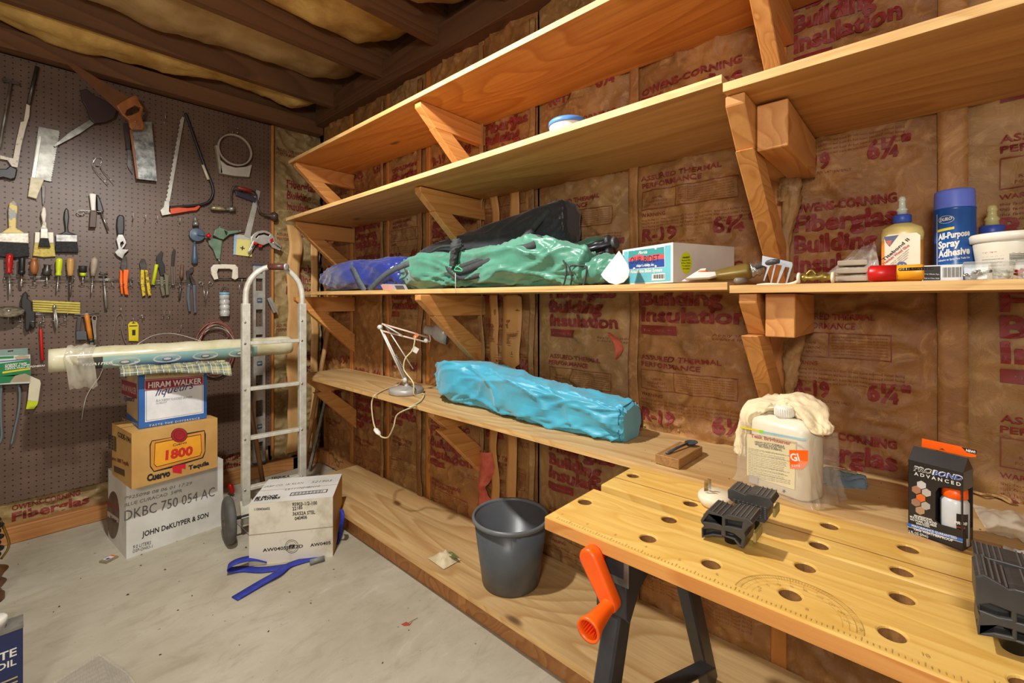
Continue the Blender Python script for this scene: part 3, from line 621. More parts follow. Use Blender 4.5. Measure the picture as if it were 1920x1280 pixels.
pliers('lineman pliers with worn yellow grips, right of the orange pliers', ZD, [(290, 680), (310, 640), (335, 640), (352, 690), (350, 745), (300, 745)], [(300, 735), (335, 740), (335, 860), (348, 965), (318, 976), (300, 860)], [(338, 735), (366, 745), (382, 860), (398, 965), (368, 974), (350, 860)], STEELD, plain('worn_yellow', (216, 186, 30), .45, c2=(120, 96, 20), ns=60, contrast=(.52, .62)))
b = MB(); rod(b, W3(ZD, 445, 690, .025), W3(ZD, 412, 868, .025), [(0, .008), (.1, .009), (.25, .008), (1, .009)], LIME, 12); one(b, 'marker_pen', 'lime yellow thick marker between yellow and olive pliers', 'marker')
pliers('tin snips with olive grips and black jaws', ZD, [(440, 620), (478, 578), (502, 585), (490, 650), (515, 700), (520, 780), (480, 800), (462, 720), (445, 680)], [(472, 795), (505, 800), (506, 880), (522, 965), (494, 974), (476, 900)], [(508, 765), (556, 790), (548, 880), (556, 960), (526, 966), (520, 880)], BLACK, plain('olive_grip', (112, 108, 84), .5))
pliers('long needle nose pliers with brown grips, tallest in the row', ZD, [(578, 600), (595, 548), (612, 570), (606, 640), (600, 710), (574, 710)], [(572, 705), (588, 710), (590, 878), (576, 878)], [(590, 705), (606, 710), (606, 880), (594, 882)], BLACK, plain('brown_grip', (120, 104, 92), .5))
b = MB(); rod(b, W3(ZD, 672, 692, .022), W3(ZD, 664, 820, .022), [(0, .007), (.1, .008), (.3, .006), (.5, .009), (.8, .01), (1, .004)], plain('worn_brown_wood', (110, 78, 62), .5), 10); rod(b, W3(ZD, 664, 820, .022), W3(ZD, 645, 1010, .022), [(0, .003), (.4, .003), (.45, .006), (.9, .005), (1, .001)], STEELD, 8)
one(b, 'nail_set', 'thin brown handled gimlet right of the needle nose pliers', 'gimlet')
pliers('slip joint pliers with long blue-grey handles, right end of the pliers row', ZD, [(705, 748), (742, 718), (774, 715), (768, 760), (745, 775), (782, 835), (792, 870), (762, 872), (735, 800), (745, 865), (716, 865), (712, 800)], [(714, 864), (746, 866), (738, 980), (750, 1110), (728, 1108), (712, 1000)], [(762, 870), (794, 872), (790, 1000), (802, 1118), (776, 1124), (772, 1000)], STEELD, plain('blue_grey_grip', (92, 98, 116), .4))
b = MB()
for x in (840, 925): ring(b, W3(ZD, x, 858, .02), .0095, .0095, .0018, STEEL, UPR, 16)
b.tube([W3(ZD, 858, 872, .02), W3(ZD, 880, 1050, .02)], [.0022, .001], STEEL, 6); b.tube([W3(ZD, 906, 872, .02), W3(ZD, 877, 1050, .02)], [.0022, .001], STEEL, 6)
one(b, 'hemostat', 'steel locking forceps with two finger rings', 'forceps')
# eggbeater drill
t = tth('blue-grey hand drill with round gear wheel, handle down and red knob', 'hand drill', (ZD, 785, 690), 'hand_drill')
BG = plain('blue_grey_enamel', (74, 92, 112), .35)
b = MB(); rod(b, W3(ZD, 785, 255, .03), W3(ZD, 792, 345, .03), [(0, .002), (.15, .006), (.4, .011), (.65, .012), (.66, .016), (1, .016)], STEELO, 14); b.build('chuck', t)
c0 = W3(ZD, 800, 428, .02); b = MB(); rod(b, c0, c0+Vector((0, -.014, 0)), [(0, .036), (.1, .0385), (.9, .0385), (.95, .033), (.95, .012), (1, .01)], BG, 28); b.build('gear_wheel', t)
b = MB(); b.tube([c0+Vector((0, -.02, 0)), W3(ZD, 905, 435, .042)], .004, BG, 8); b.build('crank_arm', t)
b = MB(); rod(b, W3(ZD, 905, 435, .035), W3(ZD, 905, 435, .07), [(0, .005), (.3, .011), (.7, .013), (1, .005)], RED, 14); b.build('knob', t)
b = MB(); rod(b, W3(ZD, 782, 488, .022), W3(ZD, 782, 690, .022), [(0, .005), (.1, .005), (.12, .009), (.3, .01), (.7, .015), (.92, .016), (1, .006)], BG, 16); b.build('handle', t)
# green clamp, card, angle clamp
GR = plain('green_enamel', (110, 136, 112), .4, c2=(86, 110, 90), ns=20)
t = tth('green cast corner clamp with two arms and steel screws', 'corner clamp', (ZD, 1000, 690), 'corner_clamp')
b = MB(); fl(b, ZD, [(960, 385), (1000, 362), (1040, 375), (1060, 392), (1170, 388), (1172, 408), (1090, 425), (1035, 470), (1000, 462), (945, 432)], .025, .022, GR, .004, holes=[[(1045, 395), (1056, 392), (1070, 425), (1060, 430)]])
fl(b, ZD, [(900, 478), (950, 458), (1025, 480), (1020, 530), (1006, 645), (975, 640), (945, 560), (908, 512)], .02, .018, GR, .004); b.build('body', t)
b = MB(); cyl(b, W3(ZD, 1165, 396, .025), W3(ZD, 1226, 386, .025), .003, STEEL); cyl(b, W3(ZD, 990, 630, .02), W3(ZD, 1016, 690, .02), .003, STEEL); cyl(b, W3(ZD, 1008, 330, .01), W3(ZD, 1006, 372, .02), .002, STEEL); b.build('screw', t)
t = tth('yellow and blue card package with a printed picture beside the angle clamp', 'packet', (ZD, 1210, 620), 'card_packet')
b = MB(); fl(b, ZD, [(1136, 418), (1292, 440), (1290, 622), (1128, 602)], .006, .003, plain('yellow_card', (226, 216, 130), .5), 0)
b.shape([outl(ZD, [(1136, 418), (1160, 421), (1150, 605), (1128, 602)])], .0078, .0082, plain('pale_blue_card', (150, 186, 214), .5), PFM()); b.shape([outl(ZD, [(1160, 421), (1292, 440), (1292, 475), (1158, 462)])], .0078, .0082, plain('grey_card', (190, 190, 176), .5), PFM())
b.text('+', .05, INKB, frame(W3(ZD, 1180, 565, .009), (1, -0, -.15), (0, 0, 1)), bold=.02); b.build('card', t)
t = tth('silver half-round angle clamp with red fittings at the pegboard edge', 'angle clamp', (ZD, 1400, 540), 'angle_clamp')
b = MB(); arc = [(1385+105*math.cos(a), 480-92*math.sin(a)) for a in [PI*i/14 for i in range(-1, 16)]]
fl(b, ZD, arc+[(1330, 500), (1390, 520), (1440, 500)], .03, .012, ALU, .002, holes=[[(1320, 450), (1350, 418), (1400, 408), (1450, 425), (1440, 440), (1395, 425), (1350, 435), (1330, 460)]])
fl(b, ZD, [(1300, 480), (1345, 470), (1280, 590), (1255, 575)], .03, .014, ALU, .002); fl(b, ZD, [(1430, 480), (1485, 470), (1560, 545), (1530, 565), (1470, 540)], .03, .014, ALU, .002); b.build('body', t)
b = MB(); fl(b, ZD, [(1308, 488), (1345, 500), (1330, 516), (1302, 506)], .04, .014, RED, .001); fl(b, ZD, [(1450, 470), (1475, 455), (1480, 485), (1455, 498)], .04, .014, RED, .001); fl(b, ZD, [(1350, 515), (1385, 515), (1378, 540), (1352, 538)], .035, .014, RED, .001); b.build('red_fitting', t)
b = MB(); cyl(b, W3(ZD, 1320, 500, .042), W3(ZD, 1258, 602, .042), .0035, CHROME); cyl(b, W3(ZD, 1450, 475, .042), W3(ZD, 1552, 552, .042), .0035, CHROME); cyl(b, W3(ZD, 1535, 570, .042), W3(ZD, 1560, 530, .042), .002, CHROME); b.build('screw', t)
# c clamp
t = tth('worn cream C-clamp with steel screw, above the clear tube', 'clamp', (ZD, 1040, 830), 'c_clamp')
b = MB(); fl(b, ZD, [(925, 770), (925, 720), (950, 692), (1040, 688), (1140, 692), (1165, 715), (1168, 810), (1140, 828), (1112, 815), (1118, 740), (1090, 730), (990, 730), (980, 760), (992, 820), (955, 828)], .025, .016, WPAINT, .004); b.build('frame', t)
b = MB(); cyl(b, W3(ZD, 965, 815, .025), W3(ZD, 1240, 815, .025), .004, STEELD); cyl(b, W3(ZD, 1205, 790, .025), W3(ZD, 1200, 880, .025), .002, STEEL); cyl(b, W3(ZD, 1178, 825, .01), W3(ZD, 1180, 935, .03), .002, STEEL); b.build('screw', t)
# clear tube with blue lid
t = tth('clear ribbed tube of small parts with pale blue lid and ring', 'container', (ZD, 1045, 1145), 'parts_tube')
c1 = W3(ZD, 1046, 960, .035); c2 = W3(ZD, 1050, 1148, .035)
b = MB(); rod(b, c1, c2, [(0, .026)]+[q for i in range(4) for q in ((.02+i*.25, .027), (.2+i*.25, .027), (.22+i*.25, .024), (.24+i*.25, .024))]+[(1, .025)], plain('frosted_plastic', (206, 206, 200), .25, c2=(170, 170, 166), ns=40), 18); b.build('body', t)
b = MB(); rod(b, W3(ZD, 1046, 938, .035), c1, [(0, .024), (.2, .028), (1, .028)], plain('pale_blue_plastic', (130, 182, 214), .35), 18); b.build('lid', t)
b = MB(); b.tube(seg_pts([W3(ZD, 1010, 940, .035), W3(ZD, 1025, 905, .03), W3(ZD, 1048, 892, .02), W3(ZD, 1070, 905, .03), W3(ZD, 1085, 942, .035)], 4), .0018, STEELD, 6); b.build('ring', t)
# red and white wire coils
t = tth('coil of red and white insulated wire hanging behind the plastic roll', 'wire coil', (ZI, 402, 710), 'wire_coil')
random.seed(5)
for k in range(7):
    c = Vector((W3(ZI, 402, 655, .02).x+random.uniform(-.01, .01), PY-.012-.006*k, W3(ZI, 402, 655, .02).z+random.uniform(-.01, .01)))
    b = MB(); ring(b, c, .098+random.uniform(-.012, .008), .15+random.uniform(-.016, .008), .0022, [plain('red_wire', (196, 96, 88), .4), plain('white_wire', (214, 204, 190), .4), plain('dark_wire', (120, 92, 84), .4)][k % 3], UPR @ Rm(random.uniform(-6, 6), 'Y'), 48, 6); b.build('loop', t)
# spirit level with vials
t = tth('long aluminium spirit level standing upright behind the hand truck', 'spirit level', (ZI, 485, 866), 'spirit_level')
xl = W3(ZI, 475, 680, .03).x; xr = W3(ZI, 497, 680, .03).x; zt = W3(ZI, 486, 498, .03).z; zb_ = W3(ZI, 486, 866, .03).z
hol = []
def zh(y): return W3(ZI, 486, y, .03).z
for y0, y1 in ((506, 513), (522, 545), (580, 612), (627, 632), (703, 722), (750, 781), (828, 848)):
    hol.append([(xl+.014, zh(y0)), (xr-.014, zh(y0)), (xr-.014, zh(y1)), (xl+.014, zh(y1))])
b = MB(); b.shape([[(xl, zb_), (xr, zb_), (xr, zt), (xl, zt)]]+hol, .012, .036, ALU, PFM(), .001); b.build('rail', t)
for y in (563, 681, 799):
    b = MB(); b.box(((xl+xr)/2, PY-.024, zh(y)), (.034, .03, .034), plain('vial_blue', (84, 98, 122), .3)); v = b.build('vial_housing', t, bevel=.004)
    b = MB(); cyl(b, ((xl+xr)/2-.012, PY-.04, zh(y)), ((xl+xr)/2+.012, PY-.04, zh(y)), .005, plain('vial_fluid', (150, 170, 150), .1)); b.build('vial', v)
b = MB(); b.box(((xl+xr)/2, PY-.024, zt+.003), (xr-xl+.002, .026, .012), plain('cap_blue', (60, 74, 100), .4)); b.build('end_cap', t); b = MB(); b.box(((xl+xr)/2, PY-.024, zb_-.003), (xr-xl+.002, .026, .012), MC['cap_blue']); b.build('end_cap', t)
b = MB(); fl(b, ZD, [(1424, 992), (1464, 980), (1520, 1112), (1482, 1122)], .03, .012, plain('grey_block', (158, 154, 142), .5), .001)
for i in range(9): b.box(W3(ZD, 1448+i*6.5, 1012+i*12, .037), (.004, .003, .002), INKB)
one(b, 'rubber_wedge', 'small grey slotted comb hanging tilted on the pegboard edge', 'comb')
# tool racks and what stands in them
def rack(name, label, Z, x0, x1, ys, rings, cat='tool rack'):
    t = tth(label, cat, (Z, (x0+x1)/2, ys[-1]), name)
    b = MB()
    for y in ys: b.tube([W3(Z, x0, y, .02), W3(Z, x1, y, .02)], .0018, STEEL, 6)
    for x in (x0, x1): b.tube([W3(Z, x, ys[0], .0), W3(Z, x, ys[0], .022), W3(Z, x, ys[-1], .022)], .0018, STEEL, 6)
    b.build('rail', t)
    for x, y in rings:
        c = W3(Z, x, y, .036); b = MB(); ring(b, c, .011, .011, .0014, STEEL, None, 18, 6)
        b.tube([c+Vector((0, .011, 0)), Vector((c.x, PY-.02, W3(Z, x, ys[-1], .02).z))], .0014, STEEL, 6); b.build('holder_ring', t)
    return t
rack('tool_rack', 'wire rack holding the red, black, wooden and lime handled drivers', ZC, 50, 850, (1030, 1072), [(105, 1090), (245, 1090), (395, 1100), (538, 1100), (660, 1105), (800, 1105)])
rack('tool_rack', 'wire rack under the grey driver and orange pliers', ZC, 940, 1520, (1055, 1070), [(945, 1090), (1052, 1108), (1190, 1110), (1285, 1112), (1390, 1112), (1498, 1112)])
rack('tool_rack', 'wire rack behind the yellow, olive and brown pliers', ZD, 290, 770, (835, 855), [(320, 870), (420, 870), (495, 872), (590, 870), (655, 880), (735, 870)])
rack('tool_rack', 'wire rack under the folding rule at the left', ZE, 0, 540, (200, 212), [(75, 268), (160, 266), (262, 266), (347, 264), (430, 260), (520, 255)])
def driver(label, cat, name, Z, top, bot, tip, prof, mh, ms, rs=.003, off=.036):
    t = tth(label, cat, (Z, *tip), name, off)
    b = MB(); rod(b, W3(Z, *top, off), W3(Z, *bot, off), prof, mh, 14); b.build('handle', t)
    b = MB(); rod(b, W3(Z, *bot, off), W3(Z, *tip, off), [(0, rs), (.9, rs), (1, rs*.5)], ms, 8); b.build('shaft', t); return t
H1 = [(0, .004), (.05, .011), (.15, .0125), (.6, .0115), (.8, .009), (.92, .011), (1, .011)]
driver('screwdriver with clear red handle, first in the rack at the left', 'screwdriver', 'screwdriver', ZC, (110, 765), (104, 990), (115, 1250), H1, plain('clear_red_handle', (176, 30, 26), .2), STEEL)
t = driver('black and silver handled chisel with bright short blade', 'chisel', 'chisel', ZC, (252, 812), (246, 1000), (246, 1145), [(0, .01), (.03, .0115), (.78, .011), (.8, .013), (1, .011)], BLACK, CHROME, .006)
driver('turned orange wooden knob handled awl', 'awl', 'awl', ZC, (390, 812), (393, 1000), (396, 1090), [(0, .008), (.04, .014), (.12, .012), (.2, .009), (.3, .012), (.5, .0145), (.8, .013), (1, .008)], OAK, STEELD)
driver('steel cup headed tool with short shank', 'burnisher', 'countersink', ZC, (540, 890), (532, 1012), (538, 1100), [(0, .01), (.05, .012), (.3, .012), (.5, .016), (.95, .017), (1, .01)], STEELD, STEEL)
driver('screwdriver with bright lime green handle', 'screwdriver', 'screwdriver', ZC, (680, 815), (668, 1015), (652, 1205), H1, LIME, STEEL)
driver('chisel with plain pale wooden handle and long dark shank', 'chisel', 'chisel', ZC, (805, 815), (803, 1018), (802, 1262), [(0, .009), (.04, .013), (.2, .0145), (.6, .013), (.9, .01), (1, .009)], plain('pale_turned_wood', (196, 150, 84), .4, c2=(176, 128, 66), ns=10), STEELD, .004)
driver('stubby screwdriver with black and lime handle', 'screwdriver', 'stubby_screwdriver', ZC, (945, 903), (948, 1018), (946, 1085), [(0, .014), (.03, .016), (.6, .015), (.62, .012), (1, .008)], plain('black_rubber', (34, 34, 34), .6), STEEL)
t_ = [o for o in bpy.data.objects if o.name.startswith("stubby_screwdriver")][0]; b = MB(); rod(b, W3(ZC, 948, 985, .036), W3(ZC, 948, 1020, .036), [(0, .0125), (1, .010)], LIME, 14); b.build("collar", t_)
driver('screwdriver with weathered pale grey wooden handle', 'screwdriver', 'screwdriver', ZC, (1082, 800), (1062, 1018), (1045, 1228), [(0, .004), (.08, .008), (.12, .013), (.5, .0135), (.7, .011), (1, .009)], plain('weathered_wood', (178, 164, 144), .6, c2=(150, 134, 112), ns=24), STEEL)
t = tth('socket driver with blue tipped T head and long steel shaft', 'T handle driver', (ZE, 850, 165), 't_handle_driver', .03)
b = MB(); rod(b, W3(ZC, 1130, 996, .03), W3(ZC, 1232, 1000, .03), [(0, .004), (.2, .006), (.8, .006), (1, .004)], STEELD, 10); b.build('cross_handle', t)
b = MB(); rod(b, W3(ZC, 1182, 1000, .03), W3(ZE, 852, 165, .03), [(0, .003), (.5, .004), (.52, .006), (1, .006)], STEELO, 10); b.build('shaft', t)
# row three
t = tth('tan wire wheel brush mounted flat on the left rack', 'wire brush', (ZE, 70, 230), 'wire_brush')
c = W3(ZE, 68, 190, .06); b = MB(); rod(b, c+Vector((0, .003, -.007)), c+Vector((0, -.003, .007)), [(0, .02), (.1, .048), (.9, .05), (1, .02)], plain('wire_bristle', (150, 138, 116), .8, c2=(90, 80, 64), ns=60, bmp=.6, bs=200), 28); b.build('wheel', t)
b = MB(); rod(b, c+Vector((0, 0, -.05)), c+Vector((0, 0, .012)), [(0, .003), (.7, .003), (.75, .01), (1, .008)], STEEL, 12); b.build('arbor', t)
b = MB(); fl(b, ZE, [(165, 90), (180, 45), (205, 25), (222, 50), (225, 85), (255, 110), (262, 180), (285, 195), (285, 310), (262, 328), (243, 300), (238, 330), (212, 352), (196, 320), (196, 200), (165, 150)], .03, .02, plain('black_tool', (30, 27, 26), .5), .005); one(b, 'pocket_tool', 'black folding tool hanging between wire wheel and folding rule', 'tool')
t = tth('folded yellow wooden rule lying on the left rack', 'folding rule', (ZE, 450, 188), 'folding_rule')
for i in range(5):
    b = MB(); y0 = 96+i*19; fl(b, ZE, [(258+i*1, y0), (640, y0+18), (643, y0+34), (262, y0+15)], .018+.003*(i % 2), .006, plain('rule_yellow', (204, 186, 74), .5, c2=(176, 156, 56), ns=30), .001); b.build('rule_leaf', t)
t = tth('steel compass divider standing in the left rack', 'compass', (ZE, 447, 330), 'compass_divider', .036)
b = MB(); rod(b, W3(ZE, 434, 132, .036), W3(ZE, 436, 168, .036), [(0, .003), (.2, .007), (.8, .007), (1, .004)], STEEL, 10); b.build('head', t)
b = MB(); b.tube([W3(ZE, 432, 160, .036), W3(ZE, 440, 270, .036), W3(ZE, 450, 330, .036)], [.003, .004, .0008], STEEL, 6); b.tube([W3(ZE, 440, 160, .036), W3(ZE, 458, 270, .036), W3(ZE, 452, 332, .036)], [.003, .004, .0008], ALU, 6); b.build('leg', t)
t = tth('thin bright red rod tool hanging below the left rack', 'awl', (ZE, 340, 580), 'scribe')
b = MB(); rod(b, W3(ZE, 325, 325, .02), W3(ZE, 340, 580, .02), [(0, .004), (.03, .0058), (.97, .0058), (1, .004)], RED, 10); b.build('body', t)
b = MB(); rod(b, W3(ZE, 322, 270, .02), W3(ZE, 325, 325, .02), [(0, .004), (.2, .002), (1, .003)], STEEL, 8); b.build('tip', t)
b = MB(); rod(b, W3(ZE, 595, 212, .03), W3(ZE, 792, 202, .03), [(0, .0035), (1, .0035)], STEEL, 8); b.tube([W3(ZE, 690, 207, .0), W3(ZE, 690, 207, .03)], .003, STEEL, 6); one(b, 't_bar', 'steel crossbar hook carrying scraper, hammer and wrench', 'hook')
t = tth('small black scraper with wide grey blade on the crossbar hook', 'scraper', (ZE, 650, 410), 'scraper', .03)
b = MB(); fl(b, ZE, [(618, 232), (655, 226), (652, 260), (640, 350), (608, 340), (612, 280)], .03, .012, plain('dark_worn_grip', (74, 68, 62), .5), .003); b.build('handle', t)
b = MB(); fl(b, ZE, [(610, 345), (690, 348), (696, 412), (612, 412)], .03, .01, plain('slate_grey', (86, 90, 98), .4), .001); b.build('blade', t)
t = tth('small hammer with orange wooden handle hanging head down', 'hammer', (ZE, 730, 460), 'hammer', .035)
b = MB(); rod(b, W3(ZE, 692, 212, .035), W3(ZE, 726, 408, .035), [(0, .008), (.05, .0105), (.3, .009), (.6, .0095), (1, .009)], plain('orange_wood', (222, 140, 44), .35, c2=(204, 120, 34), ns=8), 12); b.build('handle', t)
b = MB(); rod(b, W3(ZE, 726, 405, .035), W3(ZE, 735, 462, .035), [(0, .01), (.35, .011), (.36, .009), (.7, .009), (.72, .008), (1, .008)], STEELD, 12); b.box(W3(ZE, 731, 445, .035), (.012, .05, .016), STEELO); b.build('head', t)
t = tth('chrome combination wrench hanging right of the small hammer', 'wrench', (ZE, 790, 460), 'combination_wrench', .03)
b = MB(); fl(b, ZE, [(735, 225), (755, 212), (778, 222), (778, 245), (772, 300), (775, 420), (800, 440), (815, 458), (800, 462), (780, 455), (765, 465), (750, 445), (752, 400), (738, 290), (732, 250)], .03, .007, CHROME, .002, holes=[[(745, 232), (757, 226), (768, 234), (766, 250), (755, 255), (746, 248)]]); b.build('wrench_body', t)
# yellow tag, wire loop, white strands
t = tth('yellow plastic hanging tag with black printing', 'tag', (ZE, 1065, 425), 'yellow_tag')
b = MB(); fl(b, ZE, [(1024, 290), (1040, 272), (1065, 265), (1095, 272), (1109, 292), (1107, 424), (1030, 422)], .012, .004, YEL, .001, holes=[[(1050, 282), (1068, 272), (1088, 282)]]); b.box(W3(ZE, 1070, 355, .0145), (.014, .0006, .03), INKB); b.box(W3(ZE, 1066, 302, .0145), (.034, .0006, .005), INKB); b.build('plate', t)
b = MB(); b.tube([W3(ZE, 1066, 222, 0), W3(ZE, 1066, 235, .02), W3(ZE, 1066, 280, .02)], .0016, STEEL, 6); b.build('hook', t)
b = MB(); b.tube(seg_pts([W3(ZE, 895, 455, .02), W3(ZE, 915, 300, .02), W3(ZE, 935, 225, .02), W3(ZE, 965, 200, .022), W3(ZE, 985, 230, .02), W3(ZE, 975, 330, .02), W3(ZE, 1000, 420, .02), W3(ZE, 1020, 455, .02)], 5), .0016, plain('grey_wire', (140, 128, 116), .4), 6)
b.tube([W3(ZE, 967, 140, 0), W3(ZE, 967, 150, .018), W3(ZE, 967, 205, .02)], .0016, STEEL, 6); one(b, 'wire_loop', 'loop of bent grey wire on a hook left of the yellow tag', 'wire')
b = MB(); b.tube(seg_pts([W3(ZE, 835, 600, .05), W3(ZE, 800, 700, .03), W3(ZE, 735, 790, .02), W3(ZE, 690, 870, .015), W3(ZE, 668, 960, .012), W3(ZE, 655, 1052, .012)], 5), .0016, plain('white_cord', (214, 208, 194), .5), 6); one(b, 'cord_end', 'thin white cord hanging down from under the plastic roll', 'cord')
t = tth('T-shaped small wire hook right of the yellow tag', 'hook', (ZD, 320, 1185), 't_hook'); b = MB(); b.tube([W3(ZD, 292, 1142, .025), W3(ZD, 345, 1146, .025)], .002, STEEL, 6); b.tube([W3(ZD, 320, 1144, 0), W3(ZD, 320, 1144, .025), W3(ZD, 320, 1185, .025)], .002, STEEL, 6); b.build('wire', t)
# carpet tape card
t = tth('green carpet tape package at the left edge of the pegboard', 'tape package', (ZE, 100, 765), 'tape_package')
GRN = plain('package_green', (24, 128, 74), .4); M = PFM()
b = MB(); fl(b, ZE, [(-20, 492), (222, 478), (224, 530), (-20, 540)], .03, .003, plain('package_grey', (126, 150, 140), .4), 0, holes=[[(60, 500), (105, 494), (108, 506), (64, 512)]]); b.build('header_card', t)
b = MB(); fl(b, ZE, [(-20, 540), (242, 530), (244, 702), (238, 756), (-20, 768)], .03, .055, plain('package_white', (206, 214, 206), .4), .002)
def pd(pts, mat, o=.0585): b.shape([outl(ZE, pts, .0585)], o-.0003, o+.0003, mat, PFM())
pd([(-20, 605), (240, 570), (241, 640), (244, 700), (-20, 706)], GRN); pd([(-20, 706), (150, 690), (80, 756), (-20, 764)], GRN); pd([(20, 668), (242, 638), (242, 650), (20, 682)], YEL, .059); pd([(-20, 548), (110, 542), (110, 560), (-20, 566)], GRN); pd([(-20, 585), (240, 562), (240, 568), (-20, 592)], plain('package_blue', (60, 96, 160), .4), .059)
pd([(115, 548), (165, 534), (235, 540), (225, 566), (130, 570)], plain('photo_tan', (176, 160, 130), .5), .059); pd([(80, 750), (120, 700), (200, 682), (240, 700), (236, 745)], MC['photo_tan'], .059)
for s_, y in (('CARPET TAPE', 622), ('RUBAN A TAPIS', 637), ('CINTA PARA ALFOMBRAS', 654)):
    b.text(s_, .011, WHITE, frame(W3(ZE, 38, y, .0595), (1, 0, .03), (0, 0, 1)), bold=.03, shear=.2)
b.build('box', t)
t = tth('strip of double sided tape with lime end hanging from the green package', 'tape strip', (ZE, 250, 960), 'tape_strip', .04)
b = MB(); fl(b, ZE, [(240, 700), (320, 735), (326, 760), (305, 905), (222, 900)], .045, .002, plain('tape_cream', (222, 214, 186), .5), 0); fl(b, ZE, [(222, 898), (305, 905), (298, 930), (270, 966), (208, 966)], .045, .002, LIME, 0); b.build('tape', t)
for k, (pts, lb) in enumerate((([(12, 770), (6, 900), (10, 1080), (14, 1180), (-2, 1240)], 'grey cable hanging at the far left below the tape package'), ([(148, 770), (160, 850), (150, 980), (120, 1120), (92, 1250)], 'grey cable curving down left of the lime ended tape'))):
    b = MB(); b.tube(seg_pts([W3(ZE, *q, .03) for q in pts], 6), .0045, plain('grey_cable', (104, 118, 122), .5), 8); one(b, 'cable', lb, 'cable')
# ================================================================ printing on any flat face
def onP(px, py, M):
    """where the view ray meets the face plane, in the face's own coordinates"""
    o = Vector((0, 0, CH)); d = Vector(ray(px, py)); n = M.to_3x3() @ Vector((0, 0, 1)); p = M.translation
    q = o+d*((p-o).dot(n)/d.dot(n)); return M.inverted() @ q
def ptext(b, M, Z, p0, p1, ptop, st, mat, bold=0, shear=0, lift=.0008, sp=1.0):
    a = onP(*Z(*p0), M); c = onP(*Z(*p1), M); t = onP(*Z(*ptop), M)
    d = Vector((c.x-a.x, c.y-a.y, 0)); L = d.length; n = Vector((-d.y, d.x, 0))/L
    h = abs((Vector((t.x, t.y, 0))-Vector((a.x, a.y, 0))).dot(n))
    Mt = Matrix.Identity(4); dx = d/L
    Mt[0][0], Mt[1][0] = dx.x, dx.y; Mt[0][1], Mt[1][1] = n.x, n.y; Mt[0][3], Mt[1][3] = a.x, a.y
    b.text(st, h/.72, mat, M @ Mt, width=L, bold=bold, shear=shear, lift=lift, sp=sp)
def ppoly(b, M, Z, pts, mat, lift=.0004, holes=()):
    f = lambda P: [(lambda q: (q.x, q.y))(onP(*Z(*p), M)) for p in P]
    b.shape([f(pts)]+[f(h) for h in holes], lift-.00015, lift+.00015, mat, M)
def rrect(b, M, x0, y0, x1, y1, mat, lift=.0004): b.prism([(x0, y0), (x1, y0), (x1, y1), (x0, y1)], lift-.0002, lift, mat, M)
def carton(name, label, o, u, w, d, h, mat, topmat=None, cat='box', tape=None):
    """box standing at o (near left bottom corner), u runs along its front"""
    u = Vector(u).normalized(); dd = Vector((-u.y, u.x, 0)); o = Vector(o)
    t = thing(name, o+u*w/2+dd*d/2, label, cat)
    F = frame(o, u, (0, 0, 1)); S = frame(o+dd*d, -dd, (0, 0, 1)); TP = frame(o+Vector((0, 0, h)), u, dd); R = frame(o+u*w, dd, (0, 0, 1))
    b = MB(); M = Matrix.Identity(4)
    for i in range(3): M[i][0] = u[i]; M[i][1] = dd[i]; M[i][3] = o[i]
    b.box((w/2, d/2, h/2), (w, d, h), mat, M)
    return t, b, F, S, TP, R, M
KRAFTB = plain('brown_cardboard', (204, 160, 92), .6, c2=(186, 142, 78), ns=5); WCARD = plain('white_cardboard', (226, 226, 222), .5, c2=(206, 204, 196), ns=5)
WCARDD = plain('dirty_white_cardboard', (224, 218, 200), .55, c2=(184, 174, 150), ns=7, contrast=(.5, .7))
ZQ = conv(180, 660, 3.0476); Z400 = conv(400, 850, 4.2667)
# ---- bottom white carton
t, b, F, S, TP, R, M = carton('cardboard_box', 'large white liquor carton, bottom of the stack of three', (.329, 2.588, 0), (.381, .036, 0), .382, .30, .332, WCARD)
ptext(b, F, ZQ, (262, 1056), (642, 940), (262, 1026), 'JOHN DeKUYPER & SON', INKB, .025)
ptext(b, F, ZQ, (160, 845), (548, 755), (160, 826), 'P925098 08 06 01 17:29', INKG, 0, .15); ptext(b, F, ZQ, (160, 885), (490, 798), (160, 865), 'BLUE CURACAO  54PR', INKG, 0, .15)
ptext(b, F, ZQ, (160, 965), (678, 820), (160, 905), 'DKBC 750 054 AC', INKG, 0, 0); ptext(b, F, ZQ, (210, 1124), (313, 1096), (210, 1104), '9.0 LITERS', INKB); ptext(b, F, ZQ, (210, 1146), (321, 1116), (210, 1128), 'DSP-OHIO-1', INKB)
oval = [(98+36*math.cos(a), 930+136*math.sin(a)) for a in [2*PI*i/28 for i in range(28)]]
ppoly(b, S, ZQ, oval, plain('dark_oval', (72, 50, 50), .5, c2=(104, 86, 70), ns=14)); ppoly(b, S, ZQ, [(66, 905), (130, 950), (130, 975), (66, 935)], plain('oval_band', (190, 176, 160), .5), .0009); ppoly(b, S, ZQ, [(66, 850), (128, 890), (128, 910), (66, 870)], plain('oval_red', (120, 44, 42), .5), .0009)
ptext(b, S, ZQ, (84, 950), (122, 975), (84, 930), 'Kuyper', INKB, .03, .2, .0014)
b.build('carton', t, bevel=.0015)
b = MB(); b.add([(0, 0, .3325), (.02, 0, .3325), (.382-.02, 0, .3325), (.382, 0, .3325), (.382, .02, .3325), (0, .02, .3325)], [(0, 1, 2, 3, 4, 5)], WCARD, False, M); rrect(b, TP, .0, .147, .38, .153, plain('box_seam', (150, 146, 136), .7)); b.build('flap', t)
